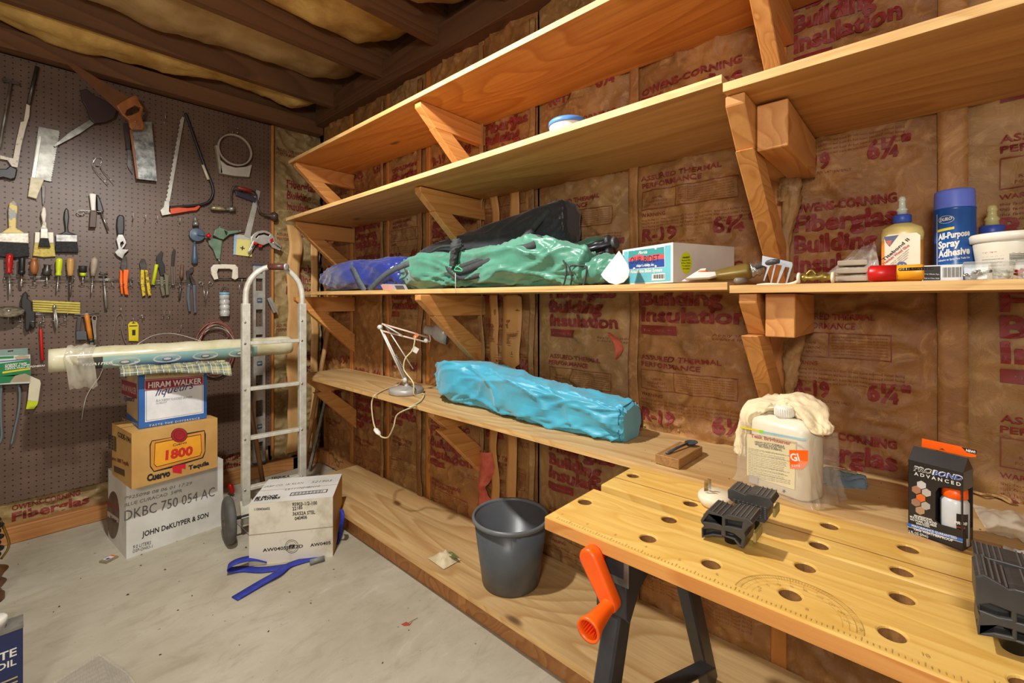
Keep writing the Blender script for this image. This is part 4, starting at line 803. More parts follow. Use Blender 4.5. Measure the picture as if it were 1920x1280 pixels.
# ---- middle kraft carton
o2 = onZ(247, 918, .334); o2.x += .0; t, b, F, S, TP, R, M = carton('cardboard_box', 'brown tequila carton, middle of the stack of three', o2+Vector((0, .004, .0)), (.325, .035, 0), .326, .29, .236, KRAFTB)
GOLD = plain('label_gold', (240, 170, 44), .5, c2=(226, 150, 36), ns=6)
big = [(318, 505), (428, 486), (430, 475), (520, 462), (620, 445), (628, 470), (625, 570), (612, 605), (500, 640), (480, 650), (330, 685), (308, 655), (306, 530)]
ppoly(b, F, ZQ, big, INKB, .0003); ppoly(b, F, ZQ, [(320, 510), (618, 451), (621, 565), (606, 600), (332, 678), (313, 650), (312, 535)], plain('label_tan', (222, 150, 60), .5), .0007)
ppoly(b, F, ZQ, [(336, 517), (600, 468), (604, 566), (596, 592), (345, 657), (330, 640)], INKB, .0011); ppoly(b, F, ZQ, [(339, 521), (597, 472), (601, 565), (593, 589), (347, 653), (333, 638)], GOLD, .0015)
for R0, m_, l_ in ((47, INKB, .0019), (44, plain('seal_red', (176, 30, 44), .5), .0023), (32, INKB, .0027), (29, MC['seal_red'], .0031)):
    ppoly(b, F, ZQ, [(475+R0*math.cos(a), 474+R0*.88*math.sin(a)) for a in [2*PI*i/24 for i in range(24)]], m_, l_)
for i in range(4): ptext(b, F, ZQ, (455, 466+i*7), (495, 459+i*7), (455, 461+i*7), '* *** *', INKB, .03, 0, .0034)
ptext(b, F, ZQ, (438, 538), (518, 520), (438, 524), 'Cuervo', INKB, .02, 0, .0019); ptext(b, F, ZQ, (395, 614), (552, 584), (395, 562), '1800', plain('numeral_red', (214, 50, 30), .5), .05, 0, .0019)
ptext(b, F, ZQ, (290, 738), (424, 706), (290, 700), 'Cuervo', INKB, .06, 0); ptext(b, F, ZQ, (528, 672), (646, 642), (528, 648), 'Tequila', INKB, .05, 0)
ppoly(b, F, ZQ, [(436, 652), (512, 636), (512, 668), (490, 664), (490, 694), (438, 688)], plain('ribbon_red', (214, 30, 50), .5))
ptext(b, S, ZQ, (80, 610), (188, 650), (80, 588), 'Cuervo 1800 Tequila', plain('red_brown_ink', (130, 50, 30), .5), .03); ppoly(b, S, ZQ, [(102, 646), (164, 672), (166, 712), (104, 682)], plain('code_panel', (120, 88, 48), .6)); 
for i in range(12): ppoly(b, S, ZQ, [(106+i*5, 650+i*2), (108+i*5, 651+i*2), (108+i*5, 682+i*2), (106+i*5, 681+i*2)], INKB, .0008)
ptext(b, S, ZQ, (125, 480), (200, 520), (125, 452), 'CODE-1941', INKB, .03)
for i in range(5): ptext(b, S, ZQ, (72, 480+i*17), (118, 500+i*17), (72, 466+i*17), 'IMPORTED', INKB, .04)
b.build('carton', t, bevel=.0015)
b = MB(); rrect(b, TP, 0, .143, .324, .149, plain('kraft_seam', (150, 112, 60), .7), .001); b.prism([(.262, .0), (.298, .0), (.292, .02), (.268, .022)], 0, .0012, KRAFTB, TP @ Rm(-20, 'X')); b.build('flap', t)
# ---- top blue and white carton
o3 = onZ(260, 804, .5725); t, b, F, S, TP, R, M = carton('cardboard_box', 'blue and white liqueur carton on top of the stack of three', o3, (.253, .004, 0), .255, .28, .248, plain('carton_blue', (52, 104, 176), .5, c2=(44, 92, 160)))
w_, h_ = .255, .248; TAN = plain('carton_tan', (196, 164, 122), .5); WP = plain('carton_white', (236, 236, 238), .5); MAR = plain('carton_maroon', (148, 28, 48), .5)
rrect(b, F, .022, .025, .242, .247, WP, .0004); rrect(b, F, .024, .196, .24, .246, TAN, .0008); rrect(b, F, .026, .03, .238, .19, plain('frame_line', (90, 110, 170), .5), .0008); rrect(b, F, .0275, .0315, .2365, .1885, WP, .0012)
ppoly(b, F, ZQ, [(276, 158), (615, 134), (615, 186), (276, 222)], MAR, .0016); ppoly(b, F, ZQ, [(279, 162), (612, 138), (612, 183), (279, 218)], plain('pink_line', (226, 190, 190), .5), .0019); ppoly(b, F, ZQ, [(281, 164), (610, 140), (610, 181), (281, 216)], MAR, .0022)
ptext(b, F, ZQ, (297, 206), (602, 178), (297, 172), 'HIRAM WALKER', WHITE, .02, 0, .0026); ptext(b, F, ZQ, (362, 136), (560, 118), (362, 124), 'O R I G I N A L', plain('gold_ink', (120, 92, 40), .5), 0, 0, .0014)
ptext(b, F, ZQ, (338, 250), (562, 205), (338, 205), 'liqueurs', plain('violet_ink', (64, 56, 110), .5), .0, .5, .003); ptext(b, F, ZQ, (342, 284), (550, 262), (342, 270), 'BLACKBERRY FLAVORED BRANDY', INKG, 0, .3, .0016); ptext(b, F, ZQ, (342, 300), (405, 290), (342, 289), '70 PROOF', INKG, 0, .3, .0016)
ptext(b, F, ZQ, (303, 426), (592, 382), (303, 414), 'TASTE THE DIFFERENCE', WHITE, 0, 0, .0008, 1.3)
rrect(b, S, .004, .03, .262, .246, TAN, .0004); ppoly(b, S, ZQ, [(147, 155), (233, 180), (235, 268), (147, 236)], MAR, .0009); ptext(b, S, ZQ, (149, 214), (232, 242), (149, 180), 'HIRAM WALKER', plain('faded_ink', (220, 180, 170), .5), .02, 0, .0014); ptext(b, S, ZQ, (160, 275), (222, 282), (160, 245), 'liqueurs', MC['violet_ink'], .02, .4, .0014)
ptext(b, S, ZQ, (150, 385), (238, 420), (150, 374), 'THE DIFFERENCE', WHITE, 0, 0, .0008)
b.build('carton', t, bevel=.0015); b = MB(); rrect(b, TP, 0, .138, .253, .142, MC['kraft_seam'], .001); b.build('flap', t)
# ---- tequila carton by the truck
t, b, F, S, TP, R, M = carton('cardboard_box', 'scuffed white tequila carton standing alone in front of the hand truck', (.673, 2.132, 0), (.276, -.193, 0), .337, .276, .264, WCARDD)
rrect(b, R, .0, .0, .276, .264, plain('carton_yellow', (206, 150, 40), .5, c2=(180, 150, 110), ns=12)); rrect(b, TP, 0, .0, .337, .276, WCARD, .0006)
for s_, y0, x0, x1 in (('95903-1/2-100', 420, 630, 830), ('22185', 455, 634, 714), ('36X52A STEL', 495, 634, 815), ('040406', 533, 652, 750)): ptext(b, F, Z400, (x0, y0), (x1, y0-14), (x0, y0-28), s_, INKB, .02)
ptext(b, F, Z400, (327, 456), (452, 448), (327, 436), '1100436602', INKB, .02); ptext(b, F, Z400, (395, 786), (718, 750), (395, 760), 'AW0405JEZ2D', INKB, .02); ptext(b, F, Z400, (776, 745), (940, 722), (776, 720), 'AW0405', INKB, .02)
rg = lambda r: [(628+r*math.cos(a), 742+r*math.sin(a)) for a in [2*PI*i/24 for i in range(24)]]
ppoly(b, F, Z400, rg(54), INKB, .0005, [rg(51)]); ppoly(b, F, Z400, rg(42), INKB, .0005, [rg(40)]); ptext(b, F, Z400, (608, 752), (655, 748), (608, 730), 'EZ', INKB, .05); rrect(b, F, 0, .131, .337, .1335, plain('carton_slit', (150, 138, 112), .7), .0006)
ptext(b, TP, Z400, (458, 208), (610, 190), (458, 192), 'TEQUILA', INKB, .05, 0, .0014); ptext(b, TP, Z400, (330, 370), (508, 350), (330, 350), '80 PROOF', INKB, .05, 0, .0014); ptext(b, TP, Z400, (325, 384), (532, 360), (325, 370), '10.5 LITERS', INKB, .05, 0, .0014)
ppoly(b, TP, Z400, [(625, 314), (918, 286), (906, 312), (608, 341)], INKB, .001); ppoly(b, TP, Z400, [(632, 318), (908, 291), (900, 309), (618, 336)], WCARD, .0014)
for i in range(26):
    x = 640+i*9.4; 
    ppoly(b, TP, Z400, [(x, 318-i*.9), (x+(5 if i % 3 else 2), 317-i*.9), (x-8+(5 if i % 3 else 2), 334-i*.9), (x-8, 335-i*.9)], INKB, .0018)
ptext(b, TP, Z400, (400, 275), (720, 240), (400, 262), '2RBP CO. 1K KLAN', INKG, 0, .2, .001); ptext(b, TP, Z400, (780, 238), (945, 224), (780, 222), '521903', INKG, 0, .2, .001); ptext(b, TP, Z400, (570, 296), (850, 268), (570, 282), 'L6111NMBH10', INKG, 0, .2, .001)
b.build('carton', t, bevel=.0015); b = MB(); rrect(b, TP, .0, .137, .337, .139, MC['carton_slit'], .0012); b.build('flap', t)
# ---------------------------------------------------------------- hand truck
A0 = Vector((.751, 2.425, 0)); B0 = Vector((1.008, 2.397, 0)); e = (B0-A0).normalized(); bk = Vector((-e.y, e.x, 0))
t = thing('hand_truck', (A0+B0)/2, 'pale aluminium hand truck with arched top standing by the pegboard', 'hand truck')
ZT1 = 1.09
for P in (A0, B0):
    b = MB(); b.box(P+Vector((0, 0, .04+ZT1/2)), (.036, .03, ZT1-.02), ALUL, None); o_ = b.build('side_rail', t, bevel=.003)
    b = MB()
    for z in (.225, .468, .706, .928, 1.03): cyl(b, P+Vector((-.006, 0, z)), P+Vector((-.006, 0, z))-bk*.018, .005, STEEL, 8)
    b.build('rivet', o_, kind='stuff')
for z in (.225, .468, .706, .928): b = MB(); b.bar(A0+e*.018+Vector((0, 0, z)), B0-e*.018+Vector((0, 0, z)), .016, .036, ALUL); b.build('rung', t, bevel=.002)
mid = (A0+B0)/2; W2 = (B0-A0).length/2
pts = [A0+Vector((0, 0, .95)), A0+Vector((0, 0, 1.1))]+[mid-e*W2*math.cos(a)+Vector((0, 0, 1.155+.15*math.sin(a))) for a in [PI*i/16 for i in range(17)]]+[B0+Vector((0, 0, 1.1)), B0+Vector((0, 0, .95))]
b = MB(); b.tube(pts, .0135, ALUL, 12); b.build('arched_handle', t)
g0 = mid+Vector((.0, 0, 1.303)); b = MB(); cyl(b, g0+e*(-.03), g0+Vector((.035, -.05, .0)), .016, plain('maroon_grip', (96, 52, 44), .4), 16); gp = b.build('grip', t)
b = MB(); rod(b, g0+Vector((.030, -.043, 0)), g0+Vector((.037, -.053, 0)), [(0, .017), (1, .017), (1, .009)], ALU, 16, 1); b.build('pipe_end', gp)
b = MB(); b.box((mid+bk*.09+Vector((0, 0, .006))), (.26, .18, .006), ALU, None); b.build('toe_plate', t, bevel=.002)
for k, P in enumerate((A0-e*.075, B0+e*.075)):
    c = P-bk*.03+Vector((0, 0, .108)); b = MB()
    rod(b, c-e*.019, c+e*.019, [(0, .078), (.06, .096), (.25, .106), (.5, .108), (.75, .106), (.94, .096), (1, .078)], plain('grey_tyre', (96, 96, 92), .7, c2=(74, 74, 72), ns=14), 32, 1); wl = b.build('wheel', t)
    b = MB(); rod(b, c-e*.023, c+e*.023, [(0, .012), (.08, .02), (.12, .03), (.3, .05), (.31, .082), (.69, .082), (.7, .05), (.88, .03), (1, .012)], plain('rusty_hub', (150, 132, 104), .5, .4, c2=(100, 82, 60), ns=30), 24); b.build('hub', wl)
b = MB(); cyl(b, A0-e*.1-bk*.03+Vector((0, 0, .108)), B0+e*.1-bk*.03+Vector((0, 0, .108)), .008, STEELD); 
b.build('axle', t)
for P in (A0, B0):
    b = MB(); b.bar(P+Vector((0, 0, .17)), P-bk*.035+Vector((0, 0, .1)), .01, .05, ALUL); b.build('axle_bracket', t)
# ---------------------------------------------------------------- plastic roll, wrap, cloth on the stack
r0 = onW0 = None
def onW(px, py, wd): d = ray(px, py); return Vector((d[0]*wd, d[1]*wd, CH+d[2]*wd))
L0 = onW(90, 679, 1.92); L1 = onW(545, 656, 2.62); L0.z = .878; L1.z = .880
t = thing('plastic_roll', (L0+L1)/2-Vector((0, 0, .053)), 'long milky plastic sheeting roll lying across the boxes behind the hand truck', 'roll')
b = MB(); pr = [(0, .02), (.001, .05)]+[(.02+.96*i/24, .0505+.002*math.sin(i*1.7)) for i in range(25)]+[(.999, .046), (1, .02)]
rod(b, L0, L1, pr, plain('milky_roll', (220, 216, 190), .22, c2=(200, 192, 150), ns=9), 28); b.build('roll', t)
rd = (L1-L0).normalized(); nrm = rd.cross(Vector((0, 0, 1))).normalized()
if nrm.y > 0: nrm = -nrm
LAB = plain('teal_label', (150, 186, 178), .4, c2=(134, 172, 164), ns=6)
def rollp(s, a, r=.0535): return L0+rd*s+(nrm*math.cos(a)+Vector((0, 0, 1))*math.sin(a))*r
b = MB(); LN = (L1-L0).length
b.grid(lambda u, v: rollp(.17+.62*u, -1.0+1.15*v), 40, 8, LAB)
b.grid(lambda u, v: rollp(.09+.08*u, -1.05+1.2*v), 8, 8, plain('dark_label', (64, 66, 60), .4))
for k in range(4):
    for rr, m_, l_ in ((1, WHITE, .0545), (.35, INKG, .0549), (.28, WHITE, .0553)):
        cc = .245+k*.155
        b.add([rollp(cc+.055*rr*math.cos(2*PI*i/20), -.42+.42*rr*math.sin(2*PI*i/20), l_) for i in range(20)], [tuple(range(20))], m_, True)
b.build('label', t)
b = MB(); b.text('WEATHER', .022, WHITE, frame(rollp(.10, -.5, .057), rd, (0, 0, 1)), bold=.03, shear=.3); b.build('label_print', t)
for k, sd in enumerate((1.0,)):
    b = MB(); b.grid(lambda u, v: rollp(.07+.09*u-.05*v+.09*max(0, v-.5), 1.9-3.2*v, .06+.012*fbm(u, v, 3, 3)+(.0 if v < .6 else (v-.6)*.02))-Vector((0, 0, max(0, v-.72)*.22)), 24, 40, FILM); b.build('wrapping_film', t)
# wire bow over the roll
b = MB(); b.tube(seg_pts([onY(258, 645, 2.75), onY(290, 628, 2.9), onY(330, 626, 2.95), onY(385, 642, 2.8)], 5), .0018, plain('white_cord', (214, 208, 194), .5), 6); one(b, 'cord', 'thin white cord bowed over the top of the plastic roll', 'cord')
def plaid():
    m, N, L, p, tc = base('plaid_cloth'); p.inputs['Roughness'].default_value = .9; sx = N.new('ShaderNodeSeparateXYZ'); L.new(tc.outputs['UV'], sx.inputs[0])
    def st(out, k, off, wdt):
        a = N.new('ShaderNodeMath'); a.operation = 'MULTIPLY_ADD'; a.inputs[1].default_value = k; a.inputs[2].default_value = off; L.new(out, a.inputs[0])
        f = N.new('ShaderNodeMath'); f.operation = 'FRACT'; L.new(a.outputs[0], f.inputs[0]); c = N.new('ShaderNodeMath'); c.operation = 'LESS_THAN'; c.inputs[1].default_value = wdt; L.new(f.outputs[0], c.inputs[0])
        h = N.new('ShaderNodeMath'); h.operation = 'MULTIPLY'; h.inputs[1].default_value = .6; L.new(c.outputs[0], h.inputs[0]); return h.outputs[0]
    c = mix(N, L, st(sx.outputs[0], 9, 0, .4), srgb((150, 156, 132)), srgb((74, 92, 82))); c = mix(N, L, st(sx.outputs[1], 5, 0, .4), c, srgb((66, 84, 76)))
    for o_, k in ((sx.outputs[0], 9), (sx.outputs[1], 5)):
        c = mix(N, L, st(o_, k, .3, .06), c, srgb((230, 200, 90))); c = mix(N, L, st(o_, k, .75, .08), c, srgb((226, 216, 200)))
    L.new(c, p.inputs['Base Color']); return m
PLAID = plaid()
ctop = .5725+.248
def cloth(name, label, cat, fn, nu, nv, mat, th=.003, sub=0, parent=None):
    b = MB(); b.grid(fn, nu, nv, mat); o_ = b.build(name, parent, solid=th); uv = o_.data.uv_layers.new(name='UVMap')
    for lp in o_.data.loops:
        i = lp.vertex_index; uv.data[lp.index].uv = ((i % (nu+1))/nu, (i//(nu+1))/nv)
    if label: tag(o_, label, cat)
    return o_
ca = onW(236, 697, 1.93); cbb = onW(440, 688, 2.14)
def clf(u, v):
    s = -.02+.40*u
    p = ca+(cbb-ca).normalized()*s
    y = v*.16; back = Vector((.1, .99, 0))
    z = ctop+.006+.016*abs(math.sin(v*9+u*2.2))*(1-.3*u)+.006*fbm(u, v, 5, 2)
    q = Vector((p.x, p.y, z))+back*(y-.012)
    if v < .22: q.z -= (.22-v)*(.20*(u**2)+.05); q += Vector((0, -.012, 0))
    return q
cloth('plaid_cloth', 'folded green plaid flannel cloth on the top carton, under the plastic roll', 'cloth', clf, 60, 26, PLAID, .004)
def clf2(u, v):
    q = clf(min(1, .06+u*.8), v); return q+Vector((0, .006, .010+.012*math.sin(v*PI)+.006*math.sin(u*7)))
# ---------------------------------------------------------------- small floor things
BS = plain('blue_webbing', (42, 58, 170), .7, c2=(34, 46, 140), ns=60)
t = thing('strap', onZ(500, 1090, 0), 'bright blue webbing strap looped out from under the scuffed tequila carton', 'strap')
def ribbon(b, pts, wd, mat, th=.002, up=(0, 0, 1), side=None):
    P = seg_pts(pts, 6); n = len(P); vs = []
    for i, p in enumerate(P):
        d = (P[min(i+1, n-1)]-P[max(i-1, 0)]).normalized(); s_ = Vector(side).normalized() if side else d.cross(Vector(up)).normalized()
        vs += [p-s_*wd/2, p+s_*wd/2]
    b.add(vs, [(2*i, 2*i+1, 2*i+3, 2*i+2) for i in range(n-1)], mat, True)
b = MB(); ribbon(b, [onZ(600, 1042, .004), onZ(545, 1058, .006), onZ(520, 1075, .012), onZ(490, 1092, .008), onZ(440, 1122, .004)], .04, BS); b.build('tail', t, solid=.003)
b = MB(); ribbon(b, [onZ(540, 1062, .003), onZ(490, 1068, .004), onZ(455, 1066, .005), onZ(432, 1068, .012), onZ(428, 1062, .03), onZ(445, 1052, .042), onZ(475, 1046, .03), onZ(500, 1050, .01)], .045, BS, side=(.35, .95, 0)); b.build('loop', t, solid=.003)
b = MB(); ribbon(b, [onZ(630, 1020, .003), onZ(636, 1005, .02), onW(640, 985, 2.1), onW(642, 965, 2.1), onW(640, 955, 2.12)], .02, BS, side=(.6, -.7, 0)); b.build('side_end', t, solid=.003)
b = MB(); p0 = onZ(581, 1054, .012); p1 = onZ(608, 1046, .012); rod(b, p0, p1, [(0, .006), (0.001, .011), (1, .011)], plain('grey_pipe', (128, 132, 130), .5), 14); one(b, 'pipe', 'short grey pipe stub under the edge of the scuffed tequila carton', 'pipe')
b = MB(); M = T(*onZ(204, 1050, 0)) @ Rm(30, 'Z'); b.box((0, 0, .004), (.05, .04, .008), plain('dirty_blister', (150, 140, 110), .4), M); b.box((.004, .004, .0085), (.034, .024, .001), WHITE, M); b.box((.02, .004, .0088), (.008, .024, .001), ORANGE, M); b.box((-.004, .0, .0088), (.012, .014, .001), BLUE, M); one(b, 'battery_packet', 'tiny empty packet with orange edge on the floor at the bottom box corner', 'packet')
t = thing('screwdriver', onZ(436, 930, 0), 'red handled screwdriver on the floor behind the left truck wheel', 'screwdriver')
b = MB(); rod(b, onW(430, 906, 2.62), onW(437, 925, 2.62), [(0, .006), (.2, .014), (.8, .012), (1, .005)], RED, 12); b.build('handle', t); b = MB(); cyl(b, onW(437, 925, 2.62), onW(440, 938, 2.6), .004, STEEL); b.build('shaft', t)
# leaning things in the corner
b = MB(); rod(b, onZ(483, 906, 0)+Vector((0, -.1, .01)), onW(462, 720, 2.68), [(0, .014), (1, .013)], plain('brown_dowel', (140, 96, 56), .5, c2=(116, 76, 42), ns=10), 12); one(b, 'wooden_pole', 'brown wooden pole leaning behind the hand truck', 'pole')
P0_ = Vector((1.315, 3.0, .012)); P1_ = Vector((1.425, 2.9, .68))
b = MB(); rod(b, Vector((1.28, 3.04, .0)), Vector((1.405, 2.86, 1.14)), [(0, .014), (1, .014)], plain('tan_dowel', (190, 142, 88), .5), 10); one(b, 'wooden_pole', 'light tan wooden pole leaning in the room corner behind the work shelf', 'pole')
b = MB(); M, L = zm(P0_, P1_); b.box((0, 0, L/2), (.03, .004, L), STEELO, M); b.box((.015, .01, L/2), (.004, .022, L), STEELO, M)
for i in range(20): b.box((-.002, -.0025, .03+i*L/21), (.008, .001, .012), INKB, M); 
one(b, 'slotted_angle', 'perforated grey steel angle leaning in the room corner', 'metal bar')
# tin, bubble wrap, finial at the left edge
t = thing('tin_can', (-.045, 1.86, 0), 'blue oblong tin with white screw cap at the lower left edge', 'tin')
b = MB(); b.box((-.045, 1.86, .1195), (.12, .07, .237), plain('tin_blue', (32, 44, 92), .3)); b.box((-.045, 1.86, .2395), (.122, .072, .004), STEELO); b.box((-.045, 1.86, .003), (.122, .072, .006), STEELO)
F = frame((-.105, 1.8249, 0), (1, 0, 0), (0, 0, 1)); b.text('TITE', .03, WHITE, F @ T(.05, .17, 0), bold=.02); b.text('OIL', .024, WHITE, F @ T(.07, .145, 0), bold=.02)
for i in range(5): rrect(b, F, .05, .06+i*.012, .11, .064+i*.012, plain('tin_gold', (190, 176, 130), .4), .001)
b.build('body', t, bevel=.003); b = MB(); b.lathe([(.018, .2415), (.018, .252), (.022, .254), (.022, .27), (.019, .273), (0.001, .273)], WHITE, T(-.035, 1.86, 0), 20); b.build('cap', t)
BW = plain('bubble_wrap', (196, 190, 176), .12, alpha=.55)
def bw(u, v):
    p = onZ(100, 1285, 0).lerp(onZ(238, 1262, 0), u); q = onZ(60, 1420, 0).lerp(onZ(320, 1380, 0), u)
    p2 = onZ(100, 1285, 0).lerp(onZ(186, 1229, 0), min(1, u*1.5)); r = p2 if u < .66 else onZ(186, 1229, 0).lerp(onZ(238, 1264, 0), (u-.66)/.34)
    s = r.lerp(q, v); s.z = .004+.004*abs(math.sin(u*70)*math.sin(v*60))+.004*fbm(u, v, 3, 5)+.004; return s
b = MB(); b.grid(bw, 120, 70, BW); one(b, 'bubble_wrap', 'piece of clear bubble wrap on the concrete, bottom left of the view', 'bubble wrap')
t = thing('lantern_post', (-.075, 2.6, 0), 'black metal scrollwork on a turned brown wooden base at the left edge', 'ornament')
b = MB(); b.lathe([(.05, .0), (.05, .02), (.03, .035), (.045, .05), (.055, .065), (.04, .08), (.05, .1), (.06, .112), (.03, .13), (.02, .16)], plain('dark_turned_wood', (116, 76, 44), .4, c2=(90, 56, 30), ns=10), T(-.075, 2.6, .0), 20); b.build('turned_base', t)
b = MB()
for i in range(7): ring(b, (-.075, 2.6, .17+.022*i), .035+.008*(i % 2), .035, .006, BLACK, None, 18)
for k in range(4): b.tube(seg_pts([(-.075+.04*math.cos(k*1.57), 2.6+.04*math.sin(k*1.57), .15), (-.075+.06*math.cos(k*1.57), 2.6+.06*math.sin(k*1.57), .2), (-.075+.04*math.cos(k*1.57+.5), 2.6+.04*math.sin(k*1.57+.5), .3)], 5), .004, plain('brass_wire', (150, 120, 50), .3, .7), 6)
b.build('scrollwork', t)
def crump(c, r, sd, fl_=.6):
    return lambda u, v: Vector(c)+Vector((math.cos(u*2*PI)*math.sin(v*PI), math.sin(u*2*PI)*math.sin(v*PI), -math.cos(v*PI)*fl_))*r*(1+.45*noise.noise(Vector((math.cos(u*2*PI)*2.2*math.sin(v*PI), math.sin(u*2*PI)*2.2*math.sin(v*PI), math.cos(v*PI)*2+sd))))
b = MB(); b.grid(crump((-.10, 2.33, .04), .06, 3), 28, 18, plain('white_bag', (222, 222, 218), .4)); one(b, 'plastic_bag', 'crumpled white plastic bag on the floor at the left edge', 'bag')
# litter on the slab
random.seed(11); first = None
for i in range(46):
    x, y = random.uniform(-.1, 1.0), random.uniform(.9, 2.9)
    if first is None:
        b = MB(); b.add([(0, 0, 0), (.006, .001, 0), (.007, .004, .001), (.001, .004, .002)], [(0, 1, 2, 3)], plain('dark_crumb', (62, 50, 38), .8)); b.add([(0, 0, .0), (.006, .001, 0), (.003, .002, .003)], [(0, 1, 2)], MC['dark_crumb']); first = b.build('dirt_speck', origin=(0, 0, 0)); tag(first, 'tiny dark speck of dirt on the bare concrete slab', 'debris', 'dirt specks on the slab'); o_ = first
    else: o_ = first.copy(); col.objects.link(o_)
    o_.location = (x, y, .0006); o_.rotation_euler = (0, 0, random.uniform(0, 6)); s_ = random.uniform(.5, 1.6); o_.scale = (s_, s_, s_)
b = MB(); b.add([tuple(onZ(*p, .001)) for p in ((752, 1170), (762, 1165), (768, 1169), (775, 1163), (768, 1172), (758, 1173))], [tuple(range(6))], plain('red_scrap', (176, 72, 58), .7)); b.tube([onZ(766, 1167, .002), onZ(775, 1162, .003), onZ(783, 1158, .002)], .0006, INKB, 5); one(b, 'leaf_scrap', 'small dry red leaf scrap on the concrete in front of the low shelf', 'scrap')
# bucket
t = thing('bucket', (1.222, 1.12, .1115), 'dark grey round waste bin standing on the lowest shelf', 'waste bin')
BK = plain('charcoal_plastic', (84, 88, 92), .35, c2=(76, 80, 84), ns=10)
b = MB(); b.lathe([(.095, .002), (.1, .0), (.104, .004), (.134, .232), (.130, .232), (.1, .006), (.09, .005)], BK, T(1.222, 1.12, .1115), 56); b.build('bin_body', t)
b = MB(); b.lathe([(.1335, .226), (.14, .227), (.1415, .236), (.137, .243), (.131, .24), (.1315, .228), (.1335, .226)], plain('charcoal_rim', (112, 116, 120), .35), T(1.222, 1.12, .1115), 56, caps=False); b.build('rim', t)
def pk(u, v):
    p = onZ(802, 1045, .115).lerp(onZ(840, 1030, .115), u).lerp(onZ(832, 1066, .115).lerp(onZ(864, 1048, .115), u), v)
    p.z = .112+.028*math.sin(u*PI)*math.sin(v*PI)*(1+.5*fbm(u, v, 5, 1))+.001; return p
b = MB(); b.grid(pk, 16, 16, plain('paper_packet', (214, 200, 168), .6, c2=(190, 174, 136), ns=20)); b.add([tuple(onZ(*p, .132)) for p in ((826, 1034), (848, 1034), (862, 1046), (846, 1045))], [(0, 1, 2, 3)], plain('packet_green', (110, 120, 60), .6)); one(b, 'paper_packet', 'small crumpled cream and green paper packet on the lowest shelf', 'packet')
# ================================================================ BENCH
t = thing('folding_workbench', (.905, .1, 0), 'folding workbench with pale drilled jaw boards on a black steel frame', 'workbench')
hol1 = [(.826, .54), (.871, .373), (.776, .372), (.77, .259), (.863, .143), (.768, .146), (.765, .031), (.868, .024), (.763, -.085), (.868, -.09)]; hol2 = [(1.03, .533), (.971, .369), (1.053, .36), (1.053, .135), (.957, .138), (1.048, .021), (.953, .027), (.953, -.09), (1.048, -.09)]
def circ(x, y, r, n=24): return [(x+r*math.cos(2*PI*i/n), y+r*math.sin(2*PI*i/n)) for i in range(n)]
def board(x0, x1, hs, gx):
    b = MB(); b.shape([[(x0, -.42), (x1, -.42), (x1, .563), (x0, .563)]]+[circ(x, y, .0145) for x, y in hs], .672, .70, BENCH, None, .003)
    k2 = b.mi(plain('shaded_hole_wall', (150, 104, 52), .7, c2=(110, 74, 36), ns=60))  # shade inside the dog holes, put into the wall colour
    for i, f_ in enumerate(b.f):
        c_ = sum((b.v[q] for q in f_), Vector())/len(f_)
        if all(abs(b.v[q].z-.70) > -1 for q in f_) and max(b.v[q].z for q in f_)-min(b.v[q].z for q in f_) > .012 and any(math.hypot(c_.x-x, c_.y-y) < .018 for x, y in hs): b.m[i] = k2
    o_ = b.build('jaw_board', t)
    return o_
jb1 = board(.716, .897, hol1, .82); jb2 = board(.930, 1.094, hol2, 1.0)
# front edge strip of the near board keeps its redder wood
b = MB(); b.box((.7155, .0715, .686), (.0016, .98, .0225), BENCHE); b.build('front_edge', jb1)
b = MB(); b.box((.988, .0715, .7003), (.0022, .98, .0006), plain('groove', (150, 108, 50), .7)); b.build('groove_line', jb2)
b = MB()
def onb(x, y): return (x, y, .7009)
SC = plain('scale_ink', (140, 116, 62), .7, c2=(206, 168, 94), ns=50)
# ruler ticks along the near edge and the printed half circle scale
for i in range(160):
    y = .54-i*.006; L = .009 if i % 5 == 0 else .005; b.add([onb(.722, y), onb(.722+L, y), onb(.722+L, y-.0009), onb(.722, y-.0009)], [(0, 1, 2, 3)], SC)
    if i % 10 == 0: b.text('%d' % (i//10+1), .009, SC, frame((.742, y+.004, .7005), (0, -1, 0), (1, 0, 0)))
cx, cy = .735, .135
SCK = .62
for r0_, r1_ in ((.112*SCK, .113*SCK), (.100*SCK, .1005*SCK), (.088*SCK, .0885*SCK), (.124*SCK, .1255*SCK)):
    n = 48; b.add([onb(cx+r*math.sin(PI*i/n), cy+r*math.cos(PI*i/n)) for i in range(n+1) for r in (r0_, r1_)], [(2*i, 2*i+2, 2*i+3, 2*i+1) for i in range(n)], SC)
for i in range(61):
    a = PI*i/60; r1_ = (.112 if i % 5 else .1)*SCK; b.add([onb(cx+r*math.sin(a+q), cy+r*math.cos(a+q)) for r, q in ((r1_, 0), (.124*SCK, 0), (.124*SCK, .006), (r1_, .006))], [(0, 1, 2, 3)], SC)
    if i % 6 == 0 and 0 < i < 60: b.text('%d' % (i*3), .006, SC, frame((cx+.055*math.sin(a)-.0, cy+.055*math.cos(a), .7005), (-.2, -1, 0), (1, 0, 0)))
b.build('printed_scale', jb1)
FR = plain('black_frame_paint', (66, 66, 68), .4, .3, c2=(54, 54, 56), ns=14)
def legbar(p0, p1, name='leg'):
    b = MB(); b.bar(p0, p1, .034, .05, FR, (0, 1, 0)); return b.build(name, t, bevel=.004)
